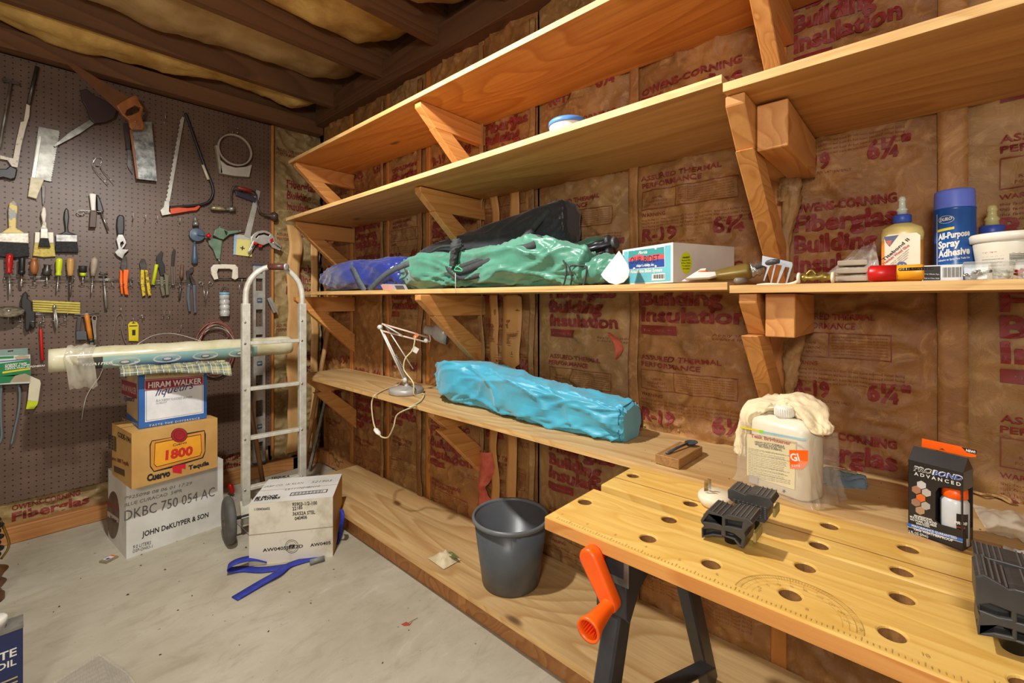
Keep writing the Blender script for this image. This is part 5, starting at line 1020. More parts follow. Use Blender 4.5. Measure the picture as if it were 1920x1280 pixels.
for y in (.425, -.30):
    legbar((.80, y, .655), (.575, y, .012)); legbar((1.00, y, .655), (1.245, y, .118)) if y > 0 else legbar((1.02, y, .655), (1.235, y, .118))
    b = MB(); b.box((.90, y+.0, .652), (.34, .06, .038), FR); b.prism([(.735, .668), (.865, .668), (.865, .62), (.79, .59), (.75, .545), (.735, .56)], -.031, .031, FR, frame((0, y, 0), (1, 0, 0), (0, 0, 1))); b.build('jaw_support', t, bevel=.002)
    b = MB(); b.box((.733, y, .655), (.004, .075, .07), STEELO); b.build('mounting_plate', t, bevel=.001)
    a = Vector((.70, y-.03, .37)); c = Vector((1.12, y-.03, .345)); b = MB(); b.bar(Vector((.66, y-.03, .435)), Vector((1.15, y-.03, .235)), .036, .005, FR, (0, 1, 0)); cb = b.build('cross_brace', t, bevel=.001)
    b = MB(); cyl(b, Vector((.682, y-.028, .426)), Vector((.682, y-.048, .426)), .008, STEEL, 14); b.build('pivot_bolt', cb)
b = MB(); cyl(b, (.785, .38, .648), (.785, .36, .648), .009, STEEL, 10); b.build('bolt', t)
b = MB(); b.bar((.60, -.30, .06), (.60, .425, .06), .03, .03, FR); b.build('foot_rail', t, bevel=.003)
# crank
hub = Vector((.70, .445, .668)); lo = Vector((.672, .405, .605))
for y in (0, -.74):
    D = Vector((0, y, 0)); b = MB()
    rod(b, hub+D+Vector((.03, 0, 0)), hub+D+Vector((.0, 0, 0)), [(0, .017), (1, .017)], plain('crank_red', (214, 36, 16), .4), 18); M = frame(hub+D, (lo-hub)-Vector(((lo-hub).x, 0, 0)), (0, 1, .6))
    L = Vector((0, lo.y-hub.y, lo.z-hub.z)).length
    prof = [(.019*math.cos(a), .019*math.sin(a)) for a in [PI/2+PI*i/12 for i in range(13)]]+[(L+.015*math.cos(a), .015*math.sin(a)) for a in [-PI/2+PI*i/12 for i in range(13)]]
    b2 = MB(); b2.shape([prof], -.012, .014, ORANGE, M, .005, True); ck = b2.build('crank_arm', t); b.build('crank_hub', t)
    lo2 = Vector((hub.x, lo.y, lo.z))+D; b = MB(); M2, LL = zm(lo2+Vector((.004, 0, 0)), lo2+Vector((-.078, -.004, -.006)))
    b.lathe([(.006, 0), (.0145, 0), (.015, .008), (.0125, .012), (.013, .03), (.016, .06), (.0205, LL-.004), (.0205, LL), (.0165, LL), (.0155, LL-.006), (.013, .03), (.001, .028)], ORANGE, M2, 24); kn = b.build('crank_handle', t)
    b = MB(); b.lathe([(.0155, LL-.008), (.013, .034), (.0005, .034)], plain('crank_inside', (226, 30, 12), .4), M2, 20, caps=False); b.build('handle_bore', kn)
# swivel vice pegs
PG = plain('peg_rubber', (66, 64, 62), .45, c2=(52, 50, 48), ns=20); Z3 = conv(1020, 860, 3.048)
def vicepeg(label, X, Z, face, cavs, depth, ribs, diamond=False, tilt=None):
    o2_ = [onX(*Z(*p), X) for p in face]; zs = [p.z for p in o2_]; ys_ = [p.y for p in o2_]
    t2 = thing('vice_peg', (X+depth/2, sum(ys_)/len(ys_), .701), label, 'bench dog')
    M = frame((X, 0, 0), (0, -1, 0), (0, 0, 1)); f = lambda P: [(-q.y, q.z) for q in [onX(*Z(*p), X) for p in P]]
    b = MB(); b.shape([f(face)]+[f(c) for c in cavs], -.016, 0, PG, M, .0015); b.shape([f(face)], -depth, -.014, PG, M, .002)
    if diamond:
        y0, y1, z0, z1 = -max(ys_)+.01, -min(ys_)-.008, min(zs)+.008, max(zs)-.018; n = 8; m_ = 7
        for i in range(n):
            for j in range(m_):
                u_ = y0+(y1-y0)*(i+.5)/n; v_ = z0+(z1-z0)*(j+.5)/m_; hw = (y1-y0)/n*.45; hv = (z1-z0)/m_*.45
                b.add([(u_-hw, v_, 0), (u_, v_-hv, 0), (u_+hw, v_, 0), (u_, v_+hv, 0), (u_, v_, .003)], [(0, 1, 4), (1, 2, 4), (2, 3, 4), (3, 0, 4)], PG, False, M)
    b.build('peg_body', t2)
    zt = max(zs); ya, yb = -max(ys_), -min(ys_); b = MB()
    for i in range(ribs):
        u_ = ya+(yb-ya)*(i+.7)/(ribs+.4)
        if abs(i-(ribs-1)/2) < .6: continue
        fo = f(face); top = -1
        for q0, q1 in zip(fo, fo[1:]+fo[:1]):
            if (q0[0]-u_)*(q1[0]-u_) <= 0 and q0[0] != q1[0]: top = max(top, q0[1]+(q1[1]-q0[1])*(u_-q0[0])/(q1[0]-q0[0]))
        b.box((u_, top-.0004, -depth/2-.001), (.0018, .003, depth*.96), plain('rib_grey', (96, 94, 90), .4), M)  # ribs a lighter grey than the peg body
    b.build('grip_rib', t2); 
    b = MB(); b.lathe([(.011, .665), (.011, min(zs)+.01), (.02, min(zs)+.012), (.02, min(zs)+.02)], BLACK, T(X+depth*.5, (min(ys_)+max(ys_))/2, 0), 18); b.build('peg_stem', t2)
    b = MB(); b.box((-ya*0+(yb-.001), (min(zs)+zt)/2-.004, -depth*.55), (.004, .016, depth*.7), plain('dirty_yellow', (170, 156, 96), .5), M); b.build('side_pad', t2)
face = [(893, 352), (925, 300), (945, 296), (1025, 330), (1050, 318), (1170, 345), (1196, 372), (1160, 400), (1145, 425), (1152, 450), (1140, 512), (1112, 500), (1085, 465), (1030, 445), (965, 442), (900, 452), (898, 398), (915, 388)]
cav = [[(940, 318), (1012, 333), (1012, 378), (908, 358)], [(1035, 345), (1135, 362), (1128, 402), (1036, 382)], [(908, 402), (960, 400), (1012, 412), (1012, 438), (960, 430), (910, 440)], [(1036, 412), (1085, 428), (1128, 462), (1122, 494), (1090, 456), (1038, 440)]]
vicepeg('ribbed black swivel bench peg nearest the crank, hollow arched front', .835, Z3, face, cav, .06, 11)
vicepeg('black bench peg with diamond pattern front, behind the hollow one', .925, Z3, [(1048, 180), (1075, 170), (1150, 205), (1165, 195), (1290, 225), (1310, 260), (1275, 300), (1275, 350), (1260, 368), (1205, 355), (1195, 290), (1150, 270), (1120, 268), (1070, 240), (1050, 225)], [], .05, 10, True)
Z4 = conv(1560, 780, 2.56)
vicepeg('large hollow black bench peg at the right end of the bench', .80, Z4, [(688, 770), (730, 760), (800, 800), (850, 830), (880, 830), (1060, 880), (1110, 920), (1080, 1000), (1085, 1120), (1060, 1160), (1000, 1130), (880, 1085), (760, 1060), (700, 1050), (705, 960), (690, 900)], [[(712, 905), (760, 900), (860, 940), (860, 975), (800, 965), (710, 930)], [(890, 950), (1000, 985), (1030, 1030), (890, 990)], [(706, 1010), (800, 1008), (865, 1025), (865, 1060), (780, 1040), (708, 1040)], [(890, 1035), (1000, 1070), (1040, 1120), (890, 1075)]], .062, 12)
vicepeg('black ribbed bench peg behind the large hollow one at the right end', .895, Z4, [(680, 655), (700, 665), (900, 720), (1040, 760), (1060, 800), (1010, 880), (900, 850), (780, 790), (715, 760), (690, 740)], [], .05, 12, False)
# cream plug-in on the bench
t = thing('plug_in_unit', (.975, .33, .7005), 'round cream plug-in unit lying prongs up on the bench', 'plug')
c = onZ(1345, 946, .7); b = MB(); b.lathe([(.032, 0), (.038, .006), (.040, .012), (.040, .018), (.037, .022), (.001, .024)], CREAM, T(c.x, c.y+.004, .7008), 30, 1.0, .85); b.build('housing', t)
b = MB(); M = T(c.x-.014, c.y+.018, .7265); b.box((0, 0, .012), (.002, .008, .024), CHROME, M); b.box((.012, -.002, .012), (.002, .008, .024), CHROME, M); b.build('prong', t)

a_, c_ = onZ(843, 1104, 0), onZ(1105, 1304, 0)
b = MB(); b.bar(a_+Vector((0, 0, .003)), c_+Vector((0, 0, .003)), .007, .005, plain('pale_lath', (212, 200, 166), .6)); one(b, 'wooden_lath', 'thin pale wooden lath lying along the front of the lowest shelf', 'lath')
# ================================================================ SOFT BAGS
def sup(a, n):
    c, s_ = math.cos(a), math.sin(a); return math.copysign(abs(c)**(2/n), c), math.copysign(abs(s_)**(2/n), s_)
def bag(b, pts, ws, hs, mat, amp=.01, sd=0, n=120, m=56, sq=2.6, floor=None, twist=9, endcap=.0):
    """long stuffed fabric bag: centre line pts, half widths ws and half heights hs per point"""
    P = seg_pts([tuple(p)+() for p in pts], 12); k = len(P)
    def lerp(A, t):
        x = t*(len(A)-1); i = min(int(x), len(A)-2); f_ = x-i; f_ = f_*f_*(3-2*f_); return A[i]*(1-f_)+A[i+1]*f_
    def fn(u, v):
        x = v*(k-1); i = min(int(x), k-2); p = P[i].lerp(P[i+1], x-i); d = (P[min(i+2, k-1)]-P[max(i-1, 0)]).normalized()
        s_ = d.cross(Vector((0, 0, 1))).normalized(); up = s_.cross(d)
        a = u*2*PI; cx_, cy_ = sup(a, sq); e = 1-max(0, 1-v/.035)**2*(1-endcap)-max(0, 1-(1-v)/.035)**2*(1-endcap); e = max(e, .02)
        th = a+v*twist
        a2 = a+v*twist*.42+.5*noise.noise(Vector((v*5, sd, 0)))
        q = Vector((math.cos(a2)*1.5+sd, math.sin(a2)*1.5, v*twist*.33))
        q2 = Vector((math.cos(a-v*3)*1.6, math.sin(a-v*3)*1.6+sd, v*twist*.55))
        f1 = lambda t_: (1-min(1, abs(t_)))**1.6
        r1 = f1(noise.noise(q)*2.6); r2 = f1(noise.noise(q2*1.25+Vector((5, 2, sd)))*2.8); g = noise.noise(Vector((math.cos(a)*.8+sd, math.sin(a)*.8, v*twist*.45)))
        dr = amp*(1.0*r1+.7*r2+2.2*g-.45)
        w_, h_ = lerp(ws, v)*e+dr, lerp(hs, v)*e+dr*.9
        o = p+s_*cx_*w_+up*cy_*h_
        if floor is not None and o.z < floor: o.z = floor+.0005*abs(math.sin(u*40))
        return o
    b.grid(fn, m, n, mat)
    b.add([fn(i/m, 0) for i in range(m)], [tuple(reversed(range(m)))], mat, True); b.add([fn(i/m, 1) for i in range(m)], [tuple(range(m))], mat, True)
    return fn
def cloth_mat(name, c, c2, rough=.45, sheen=.3, bs=90):
    m = plain(name, c, rough, c2=c2, ns=7, bmp=.15, bs=bs); m.node_tree.nodes['Principled BSDF'].inputs['Sheen Weight'].default_value = sheen; return m
TEAL = cloth_mat('teal_nylon', (72, 172, 200), (60, 156, 186), .42); NAVY = cloth_mat('blue_vinyl', (44, 58, 140), (34, 46, 118), .2); GREENF = cloth_mat('green_nylon', (84, 148, 124), (64, 124, 102), .35); BLKF = cloth_mat('black_nylon', (46, 50, 56), (34, 36, 40), .4)
WEB = plain('black_webbing', (58, 60, 60), .8, c2=(46, 48, 48), ns=90); WEBG = plain('grey_webbing', (84, 92, 96), .8, c2=(70, 78, 82), ns=90)
S3T = lambda y: 1.1765+.0042*(y-.34)+.0012
def strap(b, pts, wd, mat, n=6):
    """webbing lying in the wall-parallel plane"""
    P = seg_pts(pts, n); vs = []; k = len(P)
    for i, p in enumerate(P):
        d = (P[min(i+1, k-1)]-P[max(i-1, 0)]).normalized(); s_ = d.cross(Vector((-.8, -.5, 0)).normalized()).normalized()
        vs += [p-s_*wd/2, p+s_*wd/2]
    b.add(vs, [(2*i, 2*i+1, 2*i+3, 2*i+2) for i in range(k-1)], mat, True)
# teal bag on the work shelf
t = thing('camp_chair_bag', (1.3, 1.1, .701), 'bright teal wrinkled nylon bag lying on the work shelf', 'bag')
b = MB(); tf = bag(b, [(1.335, 1.615, .785), (1.31, 1.45, .787), (1.30, 1.25, .775), (1.285, 1.05, .768), (1.28, .85, .762), (1.283, .672, .757)], [.058, .09, .08, .076, .07, .066], [.062, .088, .077, .068, .060, .055], TEAL, .0125, 1.3, 190, 84, 4.2, .7012, 10, .86); b.build('fabric_body', t)
b = MB(); b.tube([tf(i/60, .978)+(tf(i/60, .978)-Vector((1.283, .69, .757))).normalized()*.001 for i in range(60)], .0018, plain('teal_seam', (40, 120, 146), .5), 6); b.build('seam', t)
# blue bag
t = thing('camp_chair_bag', (1.25, 2.1, 1.184), 'shiny dark blue vinyl bag with grey straps, left end of the middle shelf', 'bag')
b = MB(); bag(b, [(1.25, 2.60, 1.25), (1.24, 2.4, 1.262), (1.24, 2.15, 1.265), (1.255, 1.98, 1.268), (1.29, 1.86, 1.262), (1.33, 1.74, 1.255)], [.06, .088, .085, .085, .07, .05], [.05, .078, .08, .084, .074, .06], NAVY, .011, 7.1, 150, 64, 2.8, S3T(2.1)+.003, 8, .6); b.build('vinyl_body', t)
X_ = 1.15; b = MB(); strap(b, [onX(650, 496, 1.18), onX(662, 505, 1.142), onX(672, 525, 1.134), onX(684, 545, 1.134)], .026, WEBG); strap(b, [onX(692, 546, 1.134), onX(706, 530, 1.134), onX(730, 510, 1.138), onX(766, 494, 1.15), onX(778, 492, 1.17)], .026, WEBG); b.build('strap', t, solid=.002)
b = MB(); ppm = frame(onX(715, 548, 1.146), (0, -1, 0), (-.0, .0, 1)); ppoly(b, ppm, ZI, [(712, 532), (760, 533), (768, 548), (722, 547)], plain('tag_grey', (170, 164, 170), .4)); ppoly(b, ppm, ZI, [(740, 535), (756, 535), (762, 547), (746, 546)], plain('tag_photo', (84, 80, 78), .5), .0009); ppoly(b, ppm, ZI, [(714, 534), (734, 534), (738, 544), (720, 545)], plain('tag_pink', (206, 150, 140), .5), .0009); b.build('product_tag', t)
# green bag in front
t = thing('camp_chair_bag', (1.22, 1.2, 1.18), 'wrinkled green nylon bag lying in front on the middle shelf', 'bag')
b = MB(); fz = S3T(1.2)
fn = bag(b, [(1.24, 1.80, 1.262), (1.23, 1.62, 1.262), (1.225, 1.42, 1.245), (1.22, 1.2, 1.25), (1.22, 1.0, 1.262), (1.22, .87, 1.25), (1.215, .76, 1.235)], [.05, .085, .08, .082, .088, .075, .055], [.06, .08, .064, .074, .085, .072, .052], GREENF, .015, 3.9, 190, 76, 2.5, fz, 9, .5); b.build('fabric_body', t)
b = MB(); bag(b, [(1.215, .80, 1.228), (1.212, .72, 1.225), (1.21, .665, 1.222)], [.046, .05, .05], [.04, .044, .042], GREENF, .008, 9.2, 40, 48, 2.4, fz-.002, 3, .9); b.build('mouth', t)
b = MB(); b.tube(seg_pts([onX(1056, 488, 1.142), onX(1062, 505, 1.138), onX(1058, 530, 1.138), onX(1052, 540, 1.14), onX(1066, 541, 1.14), onX(1072, 520, 1.137), onX(1068, 500, 1.14), onX(1085, 498, 1.15), onX(1100, 502, 1.15), onX(1092, 538, 1.145), onX(1074, 541, 1.142)], 5), .003, WEB, 7)
b.build('drawstring', t)
b = MB(); strap(b, [onX(838, 490, 1.16), onX(842, 506, 1.14), onX(865, 521, 1.137), onX(895, 517, 1.138), onX(930, 505, 1.139), onX(965, 490, 1.145)], .018, WEB); b.build('trim_strap', t, solid=.002)
b = MB(); b.tube([onX(854, 506, 1.137), onX(854, 530, 1.132), onX(854.5, 549, 1.128)], .0012, WHITE, 5); b.tube(seg_pts([onX(846, 504, 1.137), onX(858, 500, 1.132), onX(868, 508, 1.134), onX(852, 506, 1.13), onX(862, 496, 1.134)], 4), .0022, plain('green_cord', (70, 190, 130), .5), 6); b.build('cord_tie', t)
# black bag on top, slanting
t = thing('camp_chair_bag', (1.36, 1.3, 1.30), 'long black bag with shoulder strap resting slanted on top of the green bags', 'bag')
b = MB(); bag(b, [(1.32, 1.74, 1.335), (1.325, 1.6, 1.345), (1.33, 1.4, 1.365), (1.335, 1.2, 1.39), (1.34, 1.02, 1.415), (1.345, .93, 1.42)], [.05, .062, .062, .064, .07, .066], [.038, .055, .062, .07, .076, .07], BLKF, .0075, 5.5, 150, 60, 2.6, None, 6, .7); b.build('fabric_body', t)
b = MB(); strap(b, [onX(1030, 392, 1.28), onX(1000, 425, 1.262), onX(985, 448, 1.25), onX(1000, 446, 1.20), onX(1012, 450, 1.16), onX(995, 462, 1.15), onX(960, 470, 1.142), onX(925, 487, 1.137), onX(890, 500, 1.135), onX(865, 508, 1.134), onX(850, 498, 1.133)], .026, WEB)
strap(b, [onX(1000, 432, 1.255), onX(960, 462, 1.20), onX(930, 478, 1.15), onX(895, 490, 1.14), onX(860, 502, 1.134)], .022, WEB); b.build('shoulder_strap', t, solid=.0025)
b = MB(); bag(b, [onX(850, 500, 1.135), onX(852, 480, 1.135), onX(856, 462, 1.14), onX(858, 450, 1.15)], [.016, .018, .02, .017], [.012, .014, .015, .012], WEB, .004, 2.2, 40, 24, 2.2); b.build('strap_knot', t)
b = MB(); b.tube(seg_pts([onX(806, 474, 1.25), onX(826, 463, 1.25), onX(850, 461, 1.24), onX(868, 460, 1.245)], 5), .006, WEB, 8); b.build('carry_loop', t)
# second green bag with folded tubes
t = thing('camp_chair_bag', (1.36, .9, 1.22), 'open green bag with black folded chair tubes poking out of its mouth', 'bag')
b = MB(); bag(b, [(1.36, 1.25, 1.245), (1.36, 1.05, 1.255), (1.36, .92, 1.262), (1.355, .82, 1.265)], [.05, .07, .07, .062], [.055, .066, .072, .074], GREENF, .009, 6.6, 70, 48, 2.4, None, 4, .95); b.build('fabric_body', t)
TUBE = plain('black_tube', (44, 46, 50), .3, .2)
for i, (p0, p1) in enumerate((((1112, 466), (1150, 456)), ((1112, 478), (1140, 470)), ((1114, 492), (1150, 484)), ((1112, 503), (1144, 498)), ((1118, 458), (1138, 452)))):
    xx = 1.29+.02*(i % 3); a, c = onX(*p0, xx), onX(*p1, xx); a = a+(a-c)*1.3; b = MB(); cyl(b, a, c, .0095, TUBE, 14); tb = b.build('chair_tube', t)
    if i in (0, 1, 4): b = MB(); d = (c-a).normalized(); rod(b, c, c+d*.012, [(0, .012), (.1, .019), (.9, .019), (1, .014)], plain('grey_foot', (84, 86, 92), .4), 18); b.build('foot_cap', tb)
# white drop shaped card on blue pouch
b = MB(); F = frame(onX(1150, 533, 1.143), (.1, -1, 0), (.06, 0, 1)); f = lambda P: [(lambda q: (q.x, q.y))(onP(*p, F)) for p in P]
b.shape([f([(1161, 470), (1168, 480), (1178, 496), (1181, 508), (1178, 520), (1170, 529), (1156, 534), (1142, 530), (1132, 522), (1127, 515), (1140, 497), (1152, 482)])], -.002, .002, plain('white_disc', (236, 236, 232), .35), F, .0008); one(b, 'paddle', 'flat white teardrop shaped card leaning left of the licence plate style box', 'card')
b = MB(); bag(b, [onX(1118, 523, 1.21), onX(1132, 524, 1.22), onX(1148, 524, 1.24)], [.016, .024, .022], [.016, .02, .02], NAVY, .004, 4.1, 30, 30, 2.4); one(b, 'pouch', 'small blue pouch behind the white teardrop card', 'pouch')
# bidet box
N_ = Vector((1.150, .482, 1.1795)); u = Vector((-.375, -.927, 0)); 
t = thing('gift_box', N_+Vector((.15, .05, 0)), 'pale grey box with turquoise front and licence plate style picture', 'box')
ux = (N_-Vector((1.225, .668, 0))); ux.z = 0; w_ = .2; ux = ux.normalized(); o_ = N_-ux*w_; dd = Vector((-ux.y, ux.x, 0)); Mx = Matrix.Identity(4)
for i in range(3): Mx[i][0] = ux[i]; Mx[i][1] = dd[i]; Mx[i][3] = o_[i]
hB = .104; b = MB(); b.box((w_/2, .115, hB/2), (w_, .23, hB), plain('pale_grey_card', (206, 204, 198), .45, c2=(190, 188, 182), ns=6), Mx)
F = frame(o_, ux, (0, 0, 1)); R = frame(o_+ux*w_, dd, (0, 0, 1)); TQ = plain('turquoise_print', (112, 190, 202), .4); Z5 = conv(1100, 430, 4.8)
rrect(b, F, .0, .0, w_, hB, WHITE, .0004); rrect(b, F, .006, .004, w_-.008, hB-.006, TQ, .0008)
ppoly(b, F, Z5, [(375, 190), (705, 150), (708, 340), (385, 362)], WHITE, .0012); ppoly(b, F, Z5, [(380, 196), (700, 156), (702, 225), (640, 220), (540, 240), (470, 225), (380, 262)], plain('plate_green', (66, 150, 150), .4), .0016)
ppoly(b, F, Z5, [(380, 262), (470, 225), (540, 240), (640, 218), (702, 225), (702, 265), (640, 268), (560, 285), (470, 275), (380, 292)], plain('plate_coral', (214, 84, 92), .4), .0016); ppoly(b, F, Z5, [(380, 292), (470, 275), (560, 285), (640, 268), (702, 265), (704, 335), (388, 357)], plain('plate_blue', (44, 76, 150), .4), .0016)
ptext(b, F, Z5, (398, 312), (658, 290), (398, 250), 'OUR-BIDET', INKB, .0, 0, .002); ptext(b, F, Z5, (470, 222), (550, 215), (470, 196), 'Florida', WHITE, .02, .4, .002); ptext(b, F, Z5, (448, 338), (612, 326), (448, 316), "Adapt' a Ability, Inc.", WHITE, .03, .4, .002); ptext(b, F, Z5, (395, 395), (684, 378), (395, 366), 'Attachable Bidet System', WHITE, .04, .1, .0014)
for x, y in ((432, 185), (626, 172), (432, 350), (626, 330)): ppoly(b, F, Z5, [(x+9*math.cos(a), y+9*math.sin(a)) for a in [i*PI/6 for i in range(12)]], WHITE, .002)
ppoly(b, F, Z5, [(590, 402), (708, 392), (710, 452), (588, 460)], WHITE, .0012)
for i in range(14): x = 602+i*7.3; ppoly(b, F, Z5, [(x, 408-i*.5), (x+(5 if i % 3 else 2), 408-i*.5), (x+(5 if i % 3 else 2), 442), (x, 443)], INKB, .0016)
lc = [(893+52*math.cos(a), 300+98*math.sin(a)) for a in [i*PI/14 for i in range(28)]]; ppoly(b, R, Z5, lc, LIME, .0006)
for i, s_ in enumerate(('FREE!!', 'Bonus Kit', '8-Pcs. Valve', 'To add hot', 'and comfort')): ptext(b, R, Z5, (850+6*abs(i-2), 262+i*24), (932-4*abs(i-2), 255+i*26), (850+6*abs(i-2), 248+i*24), s_, INKB, .04 if i == 0 else .02, 0, .0012)
b.build('carton', t, bevel=.001)
b = MB(); b.box((w_/2, .2345, hB*.44), (w_*.9, .006, hB*.85), MC['pale_grey_card'], Mx); b.build('end_flap', t)
# small things between box and rake
ZS = S3T(.4)
b = MB(); M = frame(onX(1310, 524, 1.16), (.25, -1, .0), (.45, .0, .9)); f = lambda P: [(lambda q: (q.x, q.y))(onP(*p, M)) for p in P]
b.shape([f([(1278, 527), (1314, 504), (1324, 503), (1320, 512), (1290, 527)])], -.002, .001, plain('white_sachet', (222, 220, 212), .3), M, 0); b.shape([f([(1285, 526), (1304, 514), (1342, 513), (1344, 520), (1330, 524)])], .001, .012, MC['white_sachet'], M, .002)
one(b, 'sachet', 'flat white plastic sachets in front of the pale grey box', 'sachet')
b = MB(); c = onX(1317, 512, 1.18); b.lathe([(.001, -.006), (.012, -.006), (.016, 0), (.012, .006), (.001, .006)], ORANGE, T(*c), 16); one(b, 'cap', 'small orange cap lying behind the white sachets', 'cap')
t = thing('caulk_tube', onX(1380, 524, 1.2), 'gold and white soft tube lying behind the shelf joint', 'tube')
b = MB(); p0 = onX(1322, 519, 1.20); p1 = onX(1406, 508, 1.24); rod(b, p0, p1, [(0, .006), (.05, .012), (.35, .015), (.9, .021), (1, .02)], plain('gold_wrap', (142, 120, 60), .35, .3, c2=(120, 98, 46), ns=12), 20); b.build('sleeve', t)
b = MB(); rod(b, p1, onX(1434, 503, 1.25), [(0, .018), (.2, .02), (.4, .014), (.6, .018), (.85, .01), (1, .008)], plain('foil', (206, 206, 204), .25, .8, c2=(140, 140, 140), ns=60, bmp=.8, bs=80), 16); b.build('foil_end', t)
b = MB(); cyl(b, onX(1380, 528, 1.16)+Vector((0, 0, .002)), onX(1400, 528, 1.19)+Vector((0, 0, .002)), .0075, plain('grey_stick', (130, 118, 104), .5), 12); one(b, 'round_stick', 'short grey round stick at the end of the middle shelf', 'stick')
t = thing('hand_rake', onX(1455, 533, 1.18), 'small four-tined grey metal garden claw standing by the shelf joint', 'garden claw')
F = frame(onX(1455, 533, 1.20), (.3, -1, 0), (.0, 0, 1)); f = lambda P: [(lambda q: (q.x, q.y))(onP(*Z5(*p), F)) for p in P]
b = MB(); b.shape([f([(1580, 235), (1720, 265), (1850, 295), (1855, 320), (1800, 500), (1785, 500), (1822, 345), (1788, 338), (1720, 498), (1705, 495), (1755, 325), (1705, 318), (1665, 482), (1652, 480), (1688, 312), (1650, 335), (1600, 465), (1588, 462), (1625, 340), (1575, 322)])], -.0012, .0012, plain('grey_steel_plate', (158, 162, 166), .4, .4), F, .0005); b.build('claw', t)
b = MB(); b.tube(seg_pts([onX(1420, 500, 1.22), onX(1436, 494, 1.2), onX(1450, 490, 1.19), onX(1461, 489, 1.195)], 4), [.006, .0062, .0065, .0066, .0068, .0065, .0064, .006, .0058, .0056, .005, .0048, .0045][:13], DGREY, 10); b.build('shank', t)
# right shelf: brass clamp, bag, pads, glue, spray, tubs
ZR = 1.1692; Z6 = conv(1450, 340, 4.085)
t = thing('coupling', onX(1525, 531, 1.16), 'brass fitting with cream round ends lying left of the grey pads', 'fitting')
BR = plain('brass', (160, 140, 70), .35, .7, c2=(110, 92, 40), ns=30)
b = MB(); p0 = Vector((1.155, onX(1498, 528, 1.155).y, ZR+.012)); p1 = Vector((1.155, onX(1558, 528, 1.155).y, ZR+.011)); dv = p1-p0
rod(b, p0, p1, [(0, .006), (.1, .006), (.2, .011), (.3, .006), (.45, .008), (.6, .005), (.75, .011), (.9, .008), (1, .006)], BR, 12); b.tube(seg_pts([p0+dv*.2+Vector((0, 0, .004)), p0+dv*.4+Vector((0, 0, .016)), p0+dv*.55+Vector((0, 0, .006))], 4), .003, BR, 8); b.build('body', t)
for q, s_ in ((p0, 0), (p1, -.006)): b = MB(); rod(b, q+dv*(-.06 if s_ == 0 else 0), q+dv*(.06 if s_ == 0 else .12), [(0, .008), (.2, .012), (.8, .012), (1, .008)], CREAM, 14); b.build('end_cap', t)
b = MB(); b.tube(seg_pts([onX(1420, 535, 1.17), onX(1440, 533, 1.16), onX(1470, 534, 1.155), onX(1490, 530, 1.155), onX(1499, 524, 1.158)], 5), .0035, CREAM, 8); one(b, 'cream_cord', 'cream plastic cord running from the garden claw to the brass fitting', 'cord')
PADM = plain('grey_felt', (176, 164, 144), .8, c2=(160, 148, 128), ns=20)
for i in range(3):
    y0 = onX(1566, 520, 1.2).y; y1 = onX(1629, 520, 1.2).y; z = ZR+.0085+.0165*i; b = MB(); w_ = (y0-y1)/2-.002*i
    b.shape([[(-w_, -.03), (w_, -.03), (w_*.92, .035), (-w_*.92, .035)]], -.0055, .0055, PADM, frame((1.205, (y0+y1)/2, z), (.1, -1, 0), (1, .1, 0)), .002)
    o_ = b.build('felt_pad'); tag(o_, ('bottom', 'middle', 'top')[i]+' one of three stacked grey felt furniture pads', 'pad', 'stacked grey pads')
def pb(u, v):
    A = onX(1540, 523, 1.30); B_ = onX(1652, 523, 1.27); C_ = onX(1640, 452, 1.33); D_ = onX(1600, 470, 1.34)
    p = A.lerp(B_, u).lerp(D_.lerp(C_, u), v); p.x += .02*fbm(u, v, 4, 8)+.03*math.sin(u*PI)*(1-v); p.z = max(p.z, ZR+.001); return p
b = MB(); b.grid(pb, 30, 26, CLEAR); b.grid(lambda u, v: pb(u, v*.9)+Vector((.012+.01*math.sin(u*9), 0, 0)), 30, 20, CLEAR); one(b, 'clear_bag', 'crumpled clear plastic bag leaning on the wall left of the wood glue', 'bag')
# wood glue bottle
C0 = Vector((1.30, .036, ZR)); vx = Vector((-C0.x, -C0.y, 0)).normalized(); ru = Vector((-vx.y, vx.x, 0))  # faces the room
GA = math.atan2(ru.y, ru.x)
t = thing('glue_bottle', C0, 'amber wood glue bottle with blue collar and clear nozzle', 'glue bottle')
MG = T(*C0) @ Matrix.Rotation(GA, 4, 'Z'); AMB = plain('amber_glue', (226, 150, 60), .3, c2=(214, 120, 40), ns=9); AMC = plain('empty_amber', (226, 206, 130), .3)
b = MB(); b.lathe([(.024, 0), (.033, .003), (.035, .01), (.035, .092)], AMB, MG, 36, 1, .58); b.lathe([(.035, .092), (.036, .108), (.033, .12), (.02, .128), (.013, .131), (.012, .134)], AMC, MG, 36, 1, .58); b.build('bottle', t)
b = MB(); b.lathe([(.014, .131), (.016, .133), (.016, .147), (.014, .149)], plain('collar_blue', (58, 88, 190), .4), MG, 24); b.build('collar', t)
b = MB(); b.lathe([(.009, .148), (.0085, .157), (.011, .159), (.0065, .164), (.0055, .178), (.007, .18), (.005, .188), (.001, .188)], plain('clear_nozzle', (206, 212, 196), .25), MG, 18); b.build('nozzle', t)
F = frame(C0-ru*.035+vx*.0212, ru, (0, 0, 1)); 
F = F if F.to_3x3() @ Vector((0, 0, 1)) @ vx > 0 else frame(C0+ru*.035+vx*.0212, -ru, (0, 0, 1))
LABC = plain('label_cream', (240, 222, 190), .4); b = MB(); b.shape([[(.006, .012), (.064, .012), (.064, .1), (.058, .106), (.012, .106), (.006, .1)]], -.001, .0004, LABC, F, 0)
